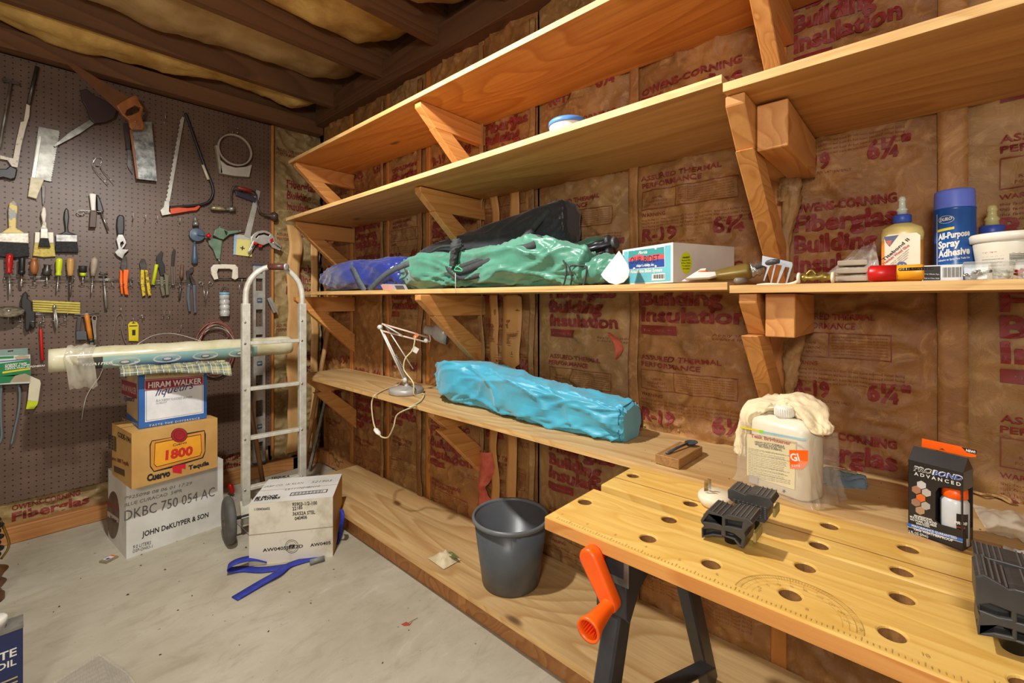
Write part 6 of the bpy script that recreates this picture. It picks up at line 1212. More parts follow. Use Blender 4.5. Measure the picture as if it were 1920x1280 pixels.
ppoly(b, F, Z6, [(848, 425), (960, 410), (890, 500), (862, 470)], plain('logo_navy', (40, 56, 100), .4), .0008); ppoly(b, F, Z6, [(862, 455), (910, 450), (895, 490), (872, 482)], plain('logo_rust', (196, 70, 30), .4), .0012)
ptext(b, F, Z6, (846, 612), (1045, 446), (838, 588), 'Titebond II', INKB, .03, 0, .0012); ptext(b, F, Z6, (846, 640), (1045, 492), (840, 620), 'Premium Wood Glue', plain('print_red', (190, 50, 34), .4), .04, 0, .0012)
for i in range(4): ptext(b, F, Z6, (900+i*8, 636+i*9), (1040-i*3, 520+i*22), (896+i*8, 629+i*9), 'Ideal for outdoor furniture', INKG, .02, 0, .001)
ppoly(b, F, Z6, [(985+40*math.cos(a), 645+32*math.sin(a)) for a in [i*PI/12 for i in range(24)]], plain('badge_blue', (50, 70, 130), .4), .0008); ptext(b, F, Z6, (966, 655), (1004, 650), (966, 637), '3-1', WHITE, .04, 0, .0014); b.build('label', t)
# spray adhesive can
C0 = Vector((1.317, -.046, ZR)); vx = Vector((-C0.x, -C0.y, 0)).normalized(); ru = Vector((-vx.y, vx.x, 0)); ru = ru if (ru.x*RT[0]+ru.y*RT[1]) > 0 else -ru
t = thing('spray_can', C0, 'tall blue spray adhesive can with periwinkle cap', 'spray can'); RC = .0325
b = MB(); b.lathe([(.031, 0), (.033, .002), (RC, .004), (RC, .148), (.0335, .15), (.0325, .153), (.029, .156)], plain('can_blue', (26, 84, 160), .28, c2=(22, 74, 146)), T(*C0), 44)
th0 = math.atan2(vx.y, vx.x)
sg = 1 if Vector((math.cos(th0+.1)-math.cos(th0), math.sin(th0+.1)-math.sin(th0), 0)).dot(ru) > 0 else -1
def onCyl(c, R_, tx, tz, l=.0005):
    a = th0+sg*tx/R_; return Vector((c.x+(R_+l)*math.cos(a), c.y+(R_+l)*math.sin(a), tz))
def ctext(b, c, R_, x, z, wd, ht, st, mat, bold=.02, slope=0, shear=0, l=.0006):
    def cf(p): return onCyl(c, R_, p.x+x, c.z+z+p.y+p.x*slope, l)
    b.text(st, ht/.72, mat, Matrix.Identity(4), width=wd, bold=bold, shear=shear, conform=cf)
def crect(b, c, R_, x0, z0, x1, z1, mat, l=.0004, slope=0):
    b.grid(lambda u, v: onCyl(c, R_, x0+(x1-x0)*u, c.z+z0+(z1-z0)*v+(x0+(x1-x0)*u)*slope, l), 12, 2, mat)
for x, z, wd, ht, st in ((-.026, .088, .05, .0125, 'All-Purpose'), (-.026, .070, .034, .0145, 'Spray'), (-.026, .0515, .05, .0145, 'Adhesive')): ctext(b, C0, RC, x, z, wd, ht, st, WHITE, .04, .12)
ctext(b, C0, RC, -.026, .043, .05, .004, 'Adhesivo en Spray Para Todo Uso', WHITE, .02, .1)
for i in range(3): ctext(b, C0, RC, -.026, .034-i*.006, .05, .0028, 'bonds foam fabric paper and more surfaces', plain('print_pale_green', (120, 190, 170), .4), 0, .1)
crect(b, C0, RC, -.028, .108, .0, .113, YEL, .0004, .12); crect(b, C0, RC, -.031, .02, -.028, .142, plain('can_silver', (196, 200, 204), .35, .4))
n = 24; b.add([onCyl(C0, RC, -.013+.013*math.cos(2*PI*i/n), C0.z+.129+.008*math.sin(2*PI*i/n), .0005) for i in range(n)], [tuple(range(n))], WHITE); b.add([onCyl(C0, RC, -.013+.012*math.cos(2*PI*i/n), C0.z+.129+.007*math.sin(2*PI*i/n), .0008) for i in range(n)], [tuple(range(n))], MC['can_blue'])
ctext(b, C0, RC, -.023, .1255, .02, .0065, 'DURO', WHITE, .05, .1, .2, .0012); b.build('can_body', t)
b = MB(); b.lathe([(.0325, .153), (.0318, .156), (.0312, .186), (.030, .19), (.026, .192), (.001, .192)], plain('periwinkle_cap', (104, 124, 226), .4), T(*C0), 44); b.build('cap', t)
# white tub and glue bottle behind it
C1 = Vector((1.29, -.125, ZR)); t = thing('plastic_tub', C1, 'white round tub with red print and barcode at the right edge', 'tub')
b = MB(); b.lathe([(.044, 0), (.046, .003), (.054, .07), (.054, .078)], plain('tub_white', (230, 224, 204), .35), T(*C1), 44); vx = Vector((-C1.x, -C1.y, 0)).normalized(); th0 = math.atan2(vx.y, vx.x)
RR = .0500
for i in range(14): crect(b, C1, RR+.001, -.004, .028+i*.0028, .016, .0292+i*.0028, INKB, .0006)
ctext(b, C1, RR+.0015, -.045, .060, .024, .004, 'Vinyl to', plain('print_red', (190, 50, 34), .4), .03); ctext(b, C1, RR+.0015, -.045, .054, .026, .004, 'Vinyl Repair', MC['print_red'], .03)
for i in range(6): ctext(b, C1, RR+.0005-.0004*i, -.045, .046-i*.006, .036-.002*(i % 3), .0026, 'clean surfaces then spread an even coat', INKG, 0)
b.build('tub_body', t); b = MB(); b.lathe([(.052, .074), (.058, .075), (.0595, .088), (.057, .091), (.05, .0915), (.001, .0915)], plain('lid_white', (238, 234, 218), .35), T(*C1), 44); b.build('lid', t)
C2 = Vector((1.385, -.105, ZR)); t = thing('glue_bottle', C2, 'white glue bottle with blue collar half hidden behind the white tub', 'glue bottle')
b = MB(); b.lathe([(.026, 0), (.028, .004), (.028, .085), (.02, .097), (.012, .1)], WHITE, T(*C2), 28); b.build('bottle', t)
b = MB(); b.lathe([(.018, .099), (.0195, .101), (.0195, .118), (.017, .12)], MC['collar_blue'], T(*C2), 28); b.build('collar', t); b = MB(); b.lathe([(.012, .119), (.0105, .13), (.0125, .133), (.008, .14), (.0075, .15), (.009, .152), (.007, .162), (.001, .163)], plain('yellowed_nozzle', (206, 196, 130), .3), T(*C2), 20); b.build('nozzle', t)
# glue stick
t = thing('glue_stick', (1.168, .06, ZR), 'yellow glue stick with red cap lying on its side on the shelf', 'glue stick'); ya = onX(1627, 520, 1.168).y; yb = onX(1681, 520, 1.168).y; yc = onX(1733, 520, 1.168).y; zc = ZR+.0168
b = MB(); rod(b, (1.168, ya, zc), (1.168, yb, zc), [(0, .006), (.02, .013), (.1, .0165), (1, .0165)], RED, 24); b.build('cap', t); b = MB(); rod(b, (1.168, yb, zc), (1.168, yc, zc), [(0, .0155), (.9, .0155), (1, .014)], plain('stick_yellow', (242, 170, 34), .35), 24)
F = frame((1.1522, yb-.002, zc), (0, -1, 0), (0, 0, 1)); 
for i in range(5): b.text('GLUESTIC'[i:i+4], .008, INKB, frame((1.168-.0158*math.cos(.35+.0*i), yb-.003-i*.0085, zc+.0035), (0, -1, 0), (-.35, 0, 1)), bold=.05)
b.build('barrel', t)
# small black and white box
o_ = onX(1731, 527, 1.2); o_.z = ZR; t = thing('small_box', o_+Vector((.02, -.03, 0)), 'little black and white box with barcode in front of the spray can', 'box')
e_ = Vector((.05, -1, 0)).normalized(); F = frame(o_, e_, (0, 0, 1)); wB = (o_-onX(1806, 527, 1.2)).length; b = MB(); M = Matrix.Identity(4)
for i in range(3): M[i][0] = e_[i]; M[i][1] = (-e_.y, e_.x, 0)[i]; M[i][3] = o_[i]
b.box((wB/2, .02, .0155), (wB, .04, .031), plain('box_white2', (226, 226, 222), .4), M); rrect(b, F, 0, .002, wB*.44, .029, INKB, .0004); ptext(b, F, Z6, (1150, 712), (1270, 716), (1150, 702), 'Strong Adhesive Tape', WHITE, 0, 0, .0008); ptext(b, F, Z6, (1150, 745), (1270, 748), (1150, 735), 'Made in China 2008', WHITE, 0, 0, .0008)
for i in range(14): rrect(b, F, wB*(.5+i*.033), .007, wB*(.5+i*.033+(.018 if i % 3 else .01)), .026, INKB, .0004)
b.build('carton', t)
# clear snap boxes with hardware
for k, (pxa, pxb, lb, cc) in enumerate(((1806, 1856, 'clear lidded box of silver screws in front of the white tub', None), (1858, 1903, 'clear cup with pale liquid and red print right of the screw box', 1), (1905, 1945, 'clear packet of red and white bits at the right edge of the shelf', 2))):
    o_ = onX(pxa, 528, 1.175); o_.z = ZR; wB = (onX(pxb, 528, 1.175)-onX(pxa, 528, 1.175)).length; t = thing('clear_box', o_+Vector((.02, -wB/2, 0)), lb, 'clear box')
    M = T(1.175, o_.y-wB/2, ZR); b = MB(); CB = plain('clear_plastic', (226, 232, 226), .1, alpha=.32)
    b.lathe([(wB*.42, .0), (wB*.44, .002), (wB*.5, .028), (wB*.51, .029)], CB, M @ Rm(45, 'Z'), 4 if k != 1 else 28, 1.35 if k != 1 else 1, 1.35 if k != 1 else 1, True, k == 1); b.build('tray', t)
    b = MB(); b.box((0, 0, .031), (wB*1.0, wB*1.02, .003), CB, M); b.build('lid', t, bevel=.001)
    random.seed(k+3); b = MB()
    for i in range(10):
        x, y = random.uniform(-.5, .5)*wB*.6, random.uniform(-.5, .5)*wB*.6; a = random.uniform(0, 6); c = Vector((1.175+x, o_.y-wB/2+y, ZR+.003+.0012*i)); m_ = STEEL if k == 0 else (plain('pale_paste', (206, 204, 176), .4) if k == 1 else (RED if i % 2 else WHITE))
        cyl(b, c, c+Vector((math.cos(a)*.011, math.sin(a)*.011, .003)), .0024, m_, 8)
    o2 = b.build('contents', t, kind='stuff')
# tub on second shelf, rope on the right upper shelf
zt2 = 1.6082; cT = Vector((1.13, .80, zt2)); t = thing('round_tub', cT, 'round white tub with blue lid on the second shelf from the top', 'tub')
b = MB(); b.lathe([(.05, 0), (.052, .002), (.052, .018)], plain('tub_blue', (60, 130, 190), .4), T(*cT), 40); b.lathe([(.0525, .018), (.056, .05)], WHITE, T(*cT), 40, caps=False); vx = Vector((-cT.x, -cT.y, 0)).normalized(); th0 = math.atan2(vx.y, vx.x)
ctext(b, cT, .0535, -.03, .022, .05, .008, 'SPACKLE', MC['tub_blue'], .03); b.build('tub_body', t); b = MB(); b.lathe([(.057, .05), (.059, .051), (.058, .062), (.054, .066), (.001, .066)], plain('lid_blue', (84, 140, 214), .4), T(*cT), 40); b.build('lid', t)
cR = Vector((1.17, .185, 1.5865)); t = thing('rope_coil', cR, 'coil of thin white rope on the upper right shelf', 'rope')
RP = plain('white_rope', (220, 216, 204), .7, c2=(190, 186, 172), ns=200, bmp=.6, bs=500)
for k in range(6):
    b = MB(); b.tube([(cR.x+(.075-.006*k)*math.sin(a), cR.y+(.06-.004*k)*math.cos(a)*1.1, cR.z+.005+.009*k) for a in [2*PI*i/30 for i in range(30)]], .0055, RP, 8, True); b.build('turn', t)
b = MB(); b.tube(seg_pts([cR+Vector((-.02, .06, .03)), cR+Vector((-.04, .085, .02)), cR+Vector((-.06, .10, .006)), cR+Vector((-.05, .12, .006))], 5), .003, RP, 6); b.build('tail', t)
# ================================================================ WORK SHELF THINGS
ZW = .7012
t = thing('desk_lamp', (1.236, 1.795, ZW), 'silver spring-arm desk lamp on the work shelf left of the teal bag', 'lamp')
SIL = plain('silver_paint', (186, 182, 174), .35, .25, c2=(150, 146, 140), ns=8); WA = plain('white_arm', (224, 220, 210), .35, .2)
cL = Vector((1.236, 1.795, ZW)); b = MB(); b.lathe([(.078, 0), (.081, .004), (.081, .018), (.076, .025), (.04, .032), (.012, .034), (.009, .04), (.007, .075)], SIL, T(*cL), 44); b.build('base', t)
WD = 2.12; J0 = onW(760, 712, WD); J1 = onW(713, 613, WD); J2 = onW(800, 638, WD)
side = Vector((-.55, -.45, 0)).normalized()*.008
b = MB()
for s_ in (-1, 1): b.tube([J0+side*s_+Vector((0, 0, -.005*s_)), J1+side*s_], .0042, WA, 8)
b.tube([J0+Vector((.03, -.02, .05)), J1+Vector((.02, -.02, 0))], .003, WA, 8); b.build('lower_arm', t)
b = MB(); b.tube([onW(716, 607, WD), onW(802, 632, WD)], .0042, plain('peach_arm', (222, 196, 176), .35), 8); b.tube([onW(716, 620, WD), onW(798, 641, WD)], .0042, MC['peach_arm'], 8); b.tube([onW(720, 609, WD-.02), onW(756, 630, WD-.02)], .003, WA, 8); b.build('upper_arm', t)
def coil(p0, p1, r, n=14): 
    M, L = zm(p0, p1); return [M @ Vector((r*math.cos(i*PI/3), r*math.sin(i*PI/3), L*i/(6*n))) for i in range(6*n)]
for a, c in ((onW(742, 665, WD-.02), onW(762, 700, WD-.02)), (onW(722, 610, WD-.015), onW(745, 624, WD-.015))): b = MB(); b.tube(coil(a, c, .0055), .0013, STEEL, 5); b.build('spring', t)
for c in (J0, J1, J2): b = MB(); rod(b, c-side*1.8, c+side*1.8, [(0, .006), (.1, .011), (.9, .011), (1, .006)], WA, 14); b.build('joint', t)
hd0 = onW(795, 617, WD-.02); hd1 = hd0+Vector((.075, -.088, -.022)); b = MB(); M, L = zm(hd0, hd1)
b.lathe([(.012, 0), (.02, .005), (.022, L*.35), (.024, L*.36), (.040, L*.5), (.050, L*.78), (.052, L), (.050, L), (.048, L*.8), (.035, L*.5), (.001, L*.45)], SIL, M, 30); hd = b.build('lamp_shade', t)
b = MB(); b.lathe([(.012, L*.45), (.02, L*.7), (.022, L*.85), (.012, L*.95), (.001, L*.97)], plain('bulb_glass', (230, 228, 220), .15), M, 18); b.build('bulb', hd)
b = MB(); b.tube(seg_pts([J2, onW(806, 640, WD-.01), onW(806, 630, WD-.01), onW(801, 622, WD-.015)], 4), .003, WA, 8); b.build('head_link', t)
b = MB(); b.add([tuple(onW(*p, WD-.03)) for p in ((779, 625), (786, 628), (780, 634), (774, 632))], [(0, 1, 2, 3)], plain('orange_tape', (224, 110, 60), .5)); b.build('tape_flag', t, solid=.001)
b = MB(); b.add([tuple(onW(*p, WD-.03)) for p in ((776, 648), (786, 654), (781, 663), (771, 657))], [(0, 1, 2, 3)], plain('paper_tag', (220, 212, 204), .5)); b.build('paper_tag', t, solid=.001)
CRD = plain('ivory_cord', (220, 206, 160), .45)
pts = [onW(779, 630, WD-.03), onW(774, 655, WD-.03), onW(760, 672, WD-.03), onW(757, 690, WD-.03), onW(762, 700, WD-.04), onW(775, 718, 2.05)]
b = MB(); b.tube(seg_pts(pts+[Vector((1.17, 1.74, .706))+Vector((.05, -.03, 0)), onZ(795, 738, .705), onZ(788, 752, .705)]+[onZ(768, 763, .703), Vector((1.115, 1.55, .700)), onX(746, 776, 1.108), onX(738, 800, 1.10), onX(728, 819, 1.10), onX(716, 819, 1.10), onX(710, 812, 1.10)], 6), .0032, CRD, 7); b.build('power_cord', t)
b = MB(); b.tube(seg_pts([onX(704, 804, 1.10), onX(700, 790, 1.10), onX(697, 765, 1.10), onX(698, 750, 1.105), onX(704, 740, 1.112), onZ(722, 730, .705), onZ(745, 722, .705), onW(754, 712, 2.1)], 6), .0032, CRD, 7); b.build('power_cord', t)
b = MB(); p0, p1 = onX(703, 803, 1.10), onX(712, 815, 1.10); rod(b, p0, p1, [(0, .006), (.2, .012), (.7, .012), (1, .006)], WHITE, 14, 1, .6); b.build('inline_switch', t)
# rope hank, wood block, spoon
RB = plain('tan_rope', (196, 156, 100), .75, c2=(164, 124, 74), ns=150, bmp=.6, bs=400); t = thing('rope_hank', onZ(1265, 812, ZW), 'knotted hank of thin tan rope on the work shelf against the wall', 'rope')
Z7 = conv(880, 540, 3.0968)
def rz(x, y, z=.706): return onZ(*Z7(x, y), z)
for pts in ([rz(1015, 800), rz(1060, 790), rz(1120, 778, .712), rz(1180, 785, .715), rz(1240, 810, .712), rz(1290, 830), rz(1340, 850), rz(1395, 852)], [rz(1100, 820), rz(1150, 800, .712), rz(1210, 815, .716), rz(1280, 835, .71), rz(1350, 858), rz(1396, 858, .706)], [rz(1180, 775, .72), rz(1200, 765, .725), rz(1215, 785, .72), rz(1190, 815, .716), rz(1170, 800, .716), rz(1230, 790, .722), rz(1280, 790, .722), rz(1300, 780, .724), rz(1310, 800, .718), rz(1280, 820, .712), rz(1230, 830, .712)], [rz(1120, 790, .71), rz(1160, 810, .71), rz(1250, 820, .72), rz(1240, 835, .712), rz(1210, 825, .718)]):
    b = MB(); b.tube(seg_pts(pts, 6), .0042, RB, 8); b.build('strand', t)
b = MB(); P1, P2, P3 = onZ(1229, 868, ZW), onZ(1273, 880, ZW), onZ(1317, 853, ZW); wv = P3-P2; dv = P1-P2; dv = dv-wv*(dv.dot(wv)/wv.dot(wv)); vs = [P2, P2+wv, P2+wv+dv, P2+dv]; vs += [p+Vector((0, 0, .025)) for p in vs]
b.add(vs, [(0, 3, 2, 1), (4, 5, 6, 7), (0, 1, 5, 4), (1, 2, 6, 5), (2, 3, 7, 6), (3, 0, 4, 7)], wood('scrap_block_wood', (176, 132, 78), (150, 106, 58), (136, 96, 52), 'X', 30, .6, False, fine=1.5)); one(b, 'wood_block', 'offcut block of wood on the work shelf right of the teal bag', 'wood block', bevel=.0012)
t = thing('spoon', onZ(1290, 835, .728), 'dark grey plastic spoon resting on the wood block', 'spoon'); SPN = plain('spoon_grey', (70, 76, 84), .25)
bc = onZ(1296, 829, .735); h0 = onZ(1250, 850, .729); b = MB(); dl = (bc-h0); dl.z = 0; dl.normalize(); ang = math.atan2(dl.y, dl.x)
M = T(bc.x, bc.y, .736) @ Matrix.Rotation(ang, 4, 'Z'); b.grid(lambda u, v: ((.022*v)*math.cos(u*2*PI), .016*v*math.sin(u*2*PI), -.008*(1-v*v)), 28, 8, SPN, M); b.build('bowl', t, solid=.0015)
b = MB(); b.tube([h0, h0.lerp(bc-dl*.02, .5)+Vector((0, 0, .002)), bc-dl*.0215+Vector((0, 0, .001))], [.0038, .0035, .003], SPN, 8); b.build('handle', t)
# jug in a bag with a rag on top
JZ = ZW; A_ = onZ(1392, 905, JZ); B_ = onZ(1512, 950, JZ); fx = (B_-A_).normalized(); bx = Vector((-fx.y, fx.x, 0)); bx = bx if bx.x > 0 else -bx; wJ = (B_-A_).length*.94; dJ = .085
A_ = A_+bx*.012; M = Matrix.Identity(4)
for i in range(3): M[i][0] = fx[i]; M[i][1] = bx[i]; M[i][3] = (A_+fx*.003)[i]
t = thing('chemical_jug', A_+fx*wJ/2+bx*dJ/2, 'off-white flat jug with a printed label and white ribbed cap inside a clear bag', 'jug')
hJ = .158; JW = plain('jug_plastic', (232, 226, 206), .35, c2=(220, 210, 184), ns=7)
b = MB(); rr = .022
def rrp(w_, d_, r, o=0): return [(x, y) for cx_, cy_, a0 in ((w_-r, r, -90), (w_-r, d_-r, 0), (r, d_-r, 90), (r, r, 180)) for x, y in [((cx_+(r+o)*math.cos(math.radians(a0+q))), (cy_+(r+o)*math.sin(math.radians(a0+q)))) for q in (0, 30, 60, 90)]]
lv = [(0, -.004), (.004, 0), (hJ-.012, 0), (hJ-.003, -.004), (hJ+.004, -.016), (hJ+.008, -.024)]
vs = []; nn = 16
for z, o in lv: vs += [(x, y, z) for x, y in rrp(wJ, dJ, .026, o)]
b.add(vs, [(i*nn+k, i*nn+(k+1) % nn, (i+1)*nn+(k+1) % nn, (i+1)*nn+k) for i in range(len(lv)-1) for k in range(nn)]+[tuple(reversed(range(nn))), tuple((len(lv)-1)*nn+k for k in range(nn))], JW, True, M); b.build('jug_body', t)
b = MB(); cs = [(.017, hJ+.004), (.017, hJ+.010), (.0195, hJ+.011), (.0195, hJ+.030), (.0175, hJ+.033), (.001, hJ+.033)]; b.lathe(cs, WHITE, M @ T(wJ*.50, dJ*.42, 0), 36)
for k in range(30): a = 2*PI*k/30; b.box((wJ*.50+.0197*math.cos(a), dJ*.42+.0197*math.sin(a), hJ+.02), (.0012, .0012, .016), WHITE, M)
b.build('cap', t)
Z8 = conv(1280, 720, 3.7658); F = frame(A_-bx*.0006, fx, (0, 0, 1)); F = F if (F.to_3x3() @ Vector((0, 0, 1))).dot(bx) < 0 else frame(A_+fx*wJ-bx*.0006, -fx, (0, 0, 1))
b = MB(); ppoly(b, F, Z8, [(455, 350), (800, 400), (790, 745), (455, 640)], plain('jug_label', (236, 226, 180), .4, c2=(226, 212, 160)), .0006)
ptext(b, F, Z8, (482, 372), (768, 430), (482, 348), 'Teak Brightener', plain('print_crimson', (190, 44, 50), .4), .04, 0, .0012)
for i, (s_, x0, x1) in enumerate((('HEAVY DUTY FORMULA', 512, 722), ('BRIGHTENS WOOD WITH', 514, 724), ('NO HARD RUBBING.', 540, 706))): ptext(b, F, Z8, (x0, 412+i*16), (x1, 446+i*14), (x0, 398+i*16), s_, INKB, .03, 0, .0012)
random.seed(2)
for i in range(19): ptext(b, F, Z8, (466, 452+i*11), (772-random.uniform(0, 60), 500+i*11.5), (466, 446+i*11), random.choice(('wet surface sprinkle powder scrub lightly with brush rinse well', 'for best results use with cleaner and protect the finish after', 'keep out of reach of children avoid contact with eyes and skin')), INKG, .02, 0, .0011)
ppoly(b, F, Z8, [(470, 640), (535, 655), (530, 710), (470, 690)], plain('code_grey', (176, 170, 160), .4), .0012); b.build('label', t)
b = MB(); ppoly(b, F, Z8, [(772, 458), (905, 462), (905, 552), (868, 592), (778, 590)], ORANGE, .0105); ptext(b, F, Z8, (788, 535), (850, 535), (788, 482), 'Gl', WHITE, .03, 0, .0112); ptext(b, F, Z8, (790, 578), (850, 578), (790, 560), 'SIN', WHITE, 0, 0, .0112)
b4 = MB(); ppoly(b4, F, Z8, [(736+(16 if i % 2 else 7)*math.sin(i*PI/5), 748-(16 if i % 2 else 7)*math.cos(i*PI/5)) for i in range(10)], INKB, .0108)
b3 = MB(); ppoly(b3, F, Z8, [(425, 292), (560, 318), (560, 330), (425, 304)], YEL, .0108); ppoly(b3, F, Z8, [(560, 318), (590, 322), (590, 342), (560, 336)], plain('zip_green', (140, 220, 60), .4), .0109); ppoly(b3, F, Z8, [(590, 326), (860, 378), (900, 376), (900, 388), (860, 392), (590, 340)], plain('zip_blue', (150, 196, 206), .4), .0108)
bp = [(-.012, -.008), (wJ+.008, -.01), (wJ+.014, .02), (wJ+.014, dJ+.012), (-.01, dJ+.012)]
def bagf(u, v):
    x = u*5; i = min(int(x), 4); a = bp[i]; c = bp[(i+1) % 5]; f_ = x-i; px_, py_ = a[0]+(c[0]-a[0])*f_, a[1]+(c[1]-a[1])*f_
    fl2 = 1+.0*v; z = .001+v*(hJ-.018); n_ = .007*fbm(u*6, v, 2.4, 9)*(1.4-v); out = .018*(1-v)**3
    cx_, cy_ = wJ/2, dJ/2; dx, dy = px_-cx_, py_-cy_; l_ = math.hypot(dx, dy)
    q = M @ Vector((px_+dx/l_*(n_+out), py_+dy/l_*(n_*.6+out*.6), z)); return q
b2 = MB(); b2.grid(bagf, 90, 34, plain('zip_bag_film', (232, 222, 200), .14, alpha=.22)); 
bo = thing('zip_bag', A_+fx*wJ/2+bx*dJ/2, 'clear zip bag with orange print wrapped around the off-white jug', 'bag'); b2.build('film', bo); b.build('bag_print', bo); b3.build('zip_strip', bo); b4.build('printed_star', bo)
RAG = plain('cream_rag', (238, 222, 186), .85, c2=(226, 204, 160), ns=12, bmp=.3, bs=200)
Cc = M @ Vector((wJ*.5, dJ*.42, 0))
b = MB(); pj = [M @ Vector(q) for q in ((-.018, .012, .055), (-.02, .016, .10), (-.016, .026, .148), (.008, .046, .176), (wJ*.30, .064, .186), (wJ*.55, .072, .192), (wJ*.82, .060, .184), (wJ+.004, .040, .164), (wJ+.016, .03, .146))]
bag(b, pj, [.012, .014, .022, .032, .038, .040, .036, .026, .012], [.007, .009, .012, .015, .018, .021, .020, .014, .008], RAG, .0065, 3.3, 110, 44, 2.2, None, 9, .6); one(b, 'rag', 'crumpled cream cotton rag draped over the shoulders of the jug', 'rag')
# grey cloth, card, dark bag, right hand plastic bag and string
GC = plain('blue_grey_cloth', (112, 132, 144), .8, c2=(94, 112, 124), ns=30)
t = thing('folded_glove', onZ(1580, 890, ZW), 'folded blue-grey cloth glove lying right of the jug at the wall', 'glove')
def glv(u, v):
    p = onZ(1530, 872, .71).lerp(onZ(1615, 893, .71), u).lerp(onZ(1535, 900, .71).lerp(onZ(1628, 906, .71), u), v); p.z = ZW+.004+.018*math.sin(min(1, v*1.05)*PI)*(1-.25*u)+.005*fbm(u, v, 5, 3); return p
b = MB(); b.grid(glv, 26, 14, GC); b.build('glove_body', t, solid=.004)
b = MB(); b.grid(lambda u, v: glv(.15+.8*u, .6+.4*v)+Vector((-.012, -.004, -.006-.0*v)), 20, 8, GC); b.build('cuff', t, solid=.004)
b = MB(); b.grid(lambda u, v: glv(.35+.5*u, .35+.22*v)+Vector((0, 0, .004)), 12, 4, plain('tan_patch', (170, 156, 124), .8)); b.build('palm_patch', t, solid=.001)
b = MB(); b.add([tuple(onZ(*p, ZW+.0012)) for p in ((1530, 890), (1548, 888), (1578, 900), (1552, 906), (1530, 898))], [(0, 1, 2, 3, 4)], plain('tan_card', (200, 160, 100), .6)); one(b, 'card', 'thin tan card lying between jug and grey glove', 'card', solid=.0012)
def clr(P4, z0, amp, sd, hump):
    def fn(u, v):
        p = onZ(*P4[0], ZW).lerp(onZ(*P4[1], ZW), u).lerp(onZ(*P4[3], ZW).lerp(onZ(*P4[2], ZW), u), v); p.z = ZW+.002+hump*math.sin(u*PI)*math.sin(v*PI)+amp*abs(fbm(u, v, 3.5, sd)); return p
    return fn
b = MB(); b.grid(clr([(1822, 950), (1990, 985), (1990, 1040), (1850, 1000)], 0, .009, 3, .02), 30, 22, FILM); one(b, 'plastic_bag', 'crumpled clear plastic bag on the work shelf right of the black glue box', 'bag')
b = MB(); b.grid(clr([(1880, 1030), (1990, 1050), (1990, 1100), (1885, 1062)], 0, .006, 5, .012), 20, 14, plain('grey_film', (186, 182, 172), .3)); one(b, 'plastic_sheet', 'pale grey plastic sheet corner beside the large bench peg', 'sheet')
b = MB(); b.tube(seg_pts([onZ(1822, 920, .706), onZ(1840, 926, .71), onZ(1860, 928, .706), onZ(1878, 933, .71), onZ(1895, 942, .706), onZ(1890, 934, .712), onZ(1870, 925, .706)], 6), .003, RB, 7); one(b, 'string', 'short brown string lying behind the clear bag at the wall', 'string')
# probond box
P1, P2, P3 = onZ(1703, 996, ZW), onZ(1806, 1033, ZW), onZ(1830, 1012, ZW); fx = (P2-P1).normalized(); bx = Vector((-fx.y, fx.x, 0)); bx = bx if bx.x > 0 else -bx; wP = (P2-P1).length; dP = .042
F = frame(P1, fx, (0, 0, 1)); flipF = (F.to_3x3() @ Vector((0, 0, 1))).dot(bx) > 0
t = thing('glue_box', P1+fx*wP/2+bx*dP/2, 'black glue box with orange hang tab and window showing a white bottle', 'box')
BKC = plain('black_card', (44, 42, 42), .3, c2=(34, 32, 32)); Z9 = conv(1620, 780, 4.5714); hP = onP(*Z9(402, 375), F).y
pf = lambda P: [(lambda q: (q.x, q.y))(onP(*Z9(*p), F)) for p in P]
win = [(612, 650), (640, 612), (700, 610), (864, 640), (872, 980), (845, 980), (650, 925), (610, 890)]
b = MB(); b.shape([[(0, 0), (wP, 0), (wP, hP), (0, hP)], [(min(q[0], wP-.0025), q[1]) for q in pf(win)]], -.0008, 0, BKC, F); M = Matrix.Identity(4)
for i in range(3): M[i][0] = fx[i]; M[i][1] = bx[i]; M[i][3] = P1[i]
b.box((wP/2, dP, hP/2), (wP, .001, hP), BKC, M); b.box((.0005, dP/2, hP/2), (.001, dP, hP), BKC, M); b.box((wP-.0005, dP/2, hP*.12), (.001, dP, hP*.24), BKC, M); b.box((wP-.0005, dP/2, hP*.88), (.001, dP, hP*.24), plain('grey_panel', (92, 96, 96), .4), M); b.box((wP/2, dP/2, .0006), (wP, dP, .001), BKC, M)
# sloping top panel
tz = onP(*Z9(425, 240), F).y+.0; b.add([M @ Vector(p) for p in ((0, 0, hP), (wP, 0, hP), (wP, dP*.5, hP+.022), (0, dP*.5, hP+.022), (0, dP, hP), (wP, dP, hP))], [(0, 1, 2, 3), (4, 3, 2, 5), (0, 3, 4), (1, 5, 2)], BKC)
ptext(b, F, Z9, (422, 462), (850, 556), (418, 420), 'PROBOND', WHITE, .05, .25, .0006); ptext(b, F, Z9, (424, 462), (590, 498), (420, 424), 'PRO', BKC, .0, .25, .0012); ptext(b, F, Z9, (598, 500), (846, 555), (596, 462), 'BOND', plain('print_blue', (50, 84, 170), .4), .02, .25, .0012)
ptext(b, F, Z9, (432, 502), (832, 600), (432, 474), 'A D V A N C E D', WHITE, .02, 0, .0006)
for (x, y), c in (((494, 588), (200, 196, 190)), ((450, 630), (170, 120, 90)), ((536, 655), (190, 180, 170)), ((488, 700), (230, 110, 40)), ((446, 738), (160, 120, 96)), ((530, 768), (180, 170, 160)), ((482, 808), (176, 140, 110))):
    ppoly(b, F, Z9, [(x+44*math.cos(PI/2+i*PI/3), y+36*math.sin(PI/2+i*PI/3)+.2*44*math.cos(PI/2+i*PI/3)) for i in range(6)], plain('hex_%d_%d' % (c[0], c[1]), c, .4), .0005)
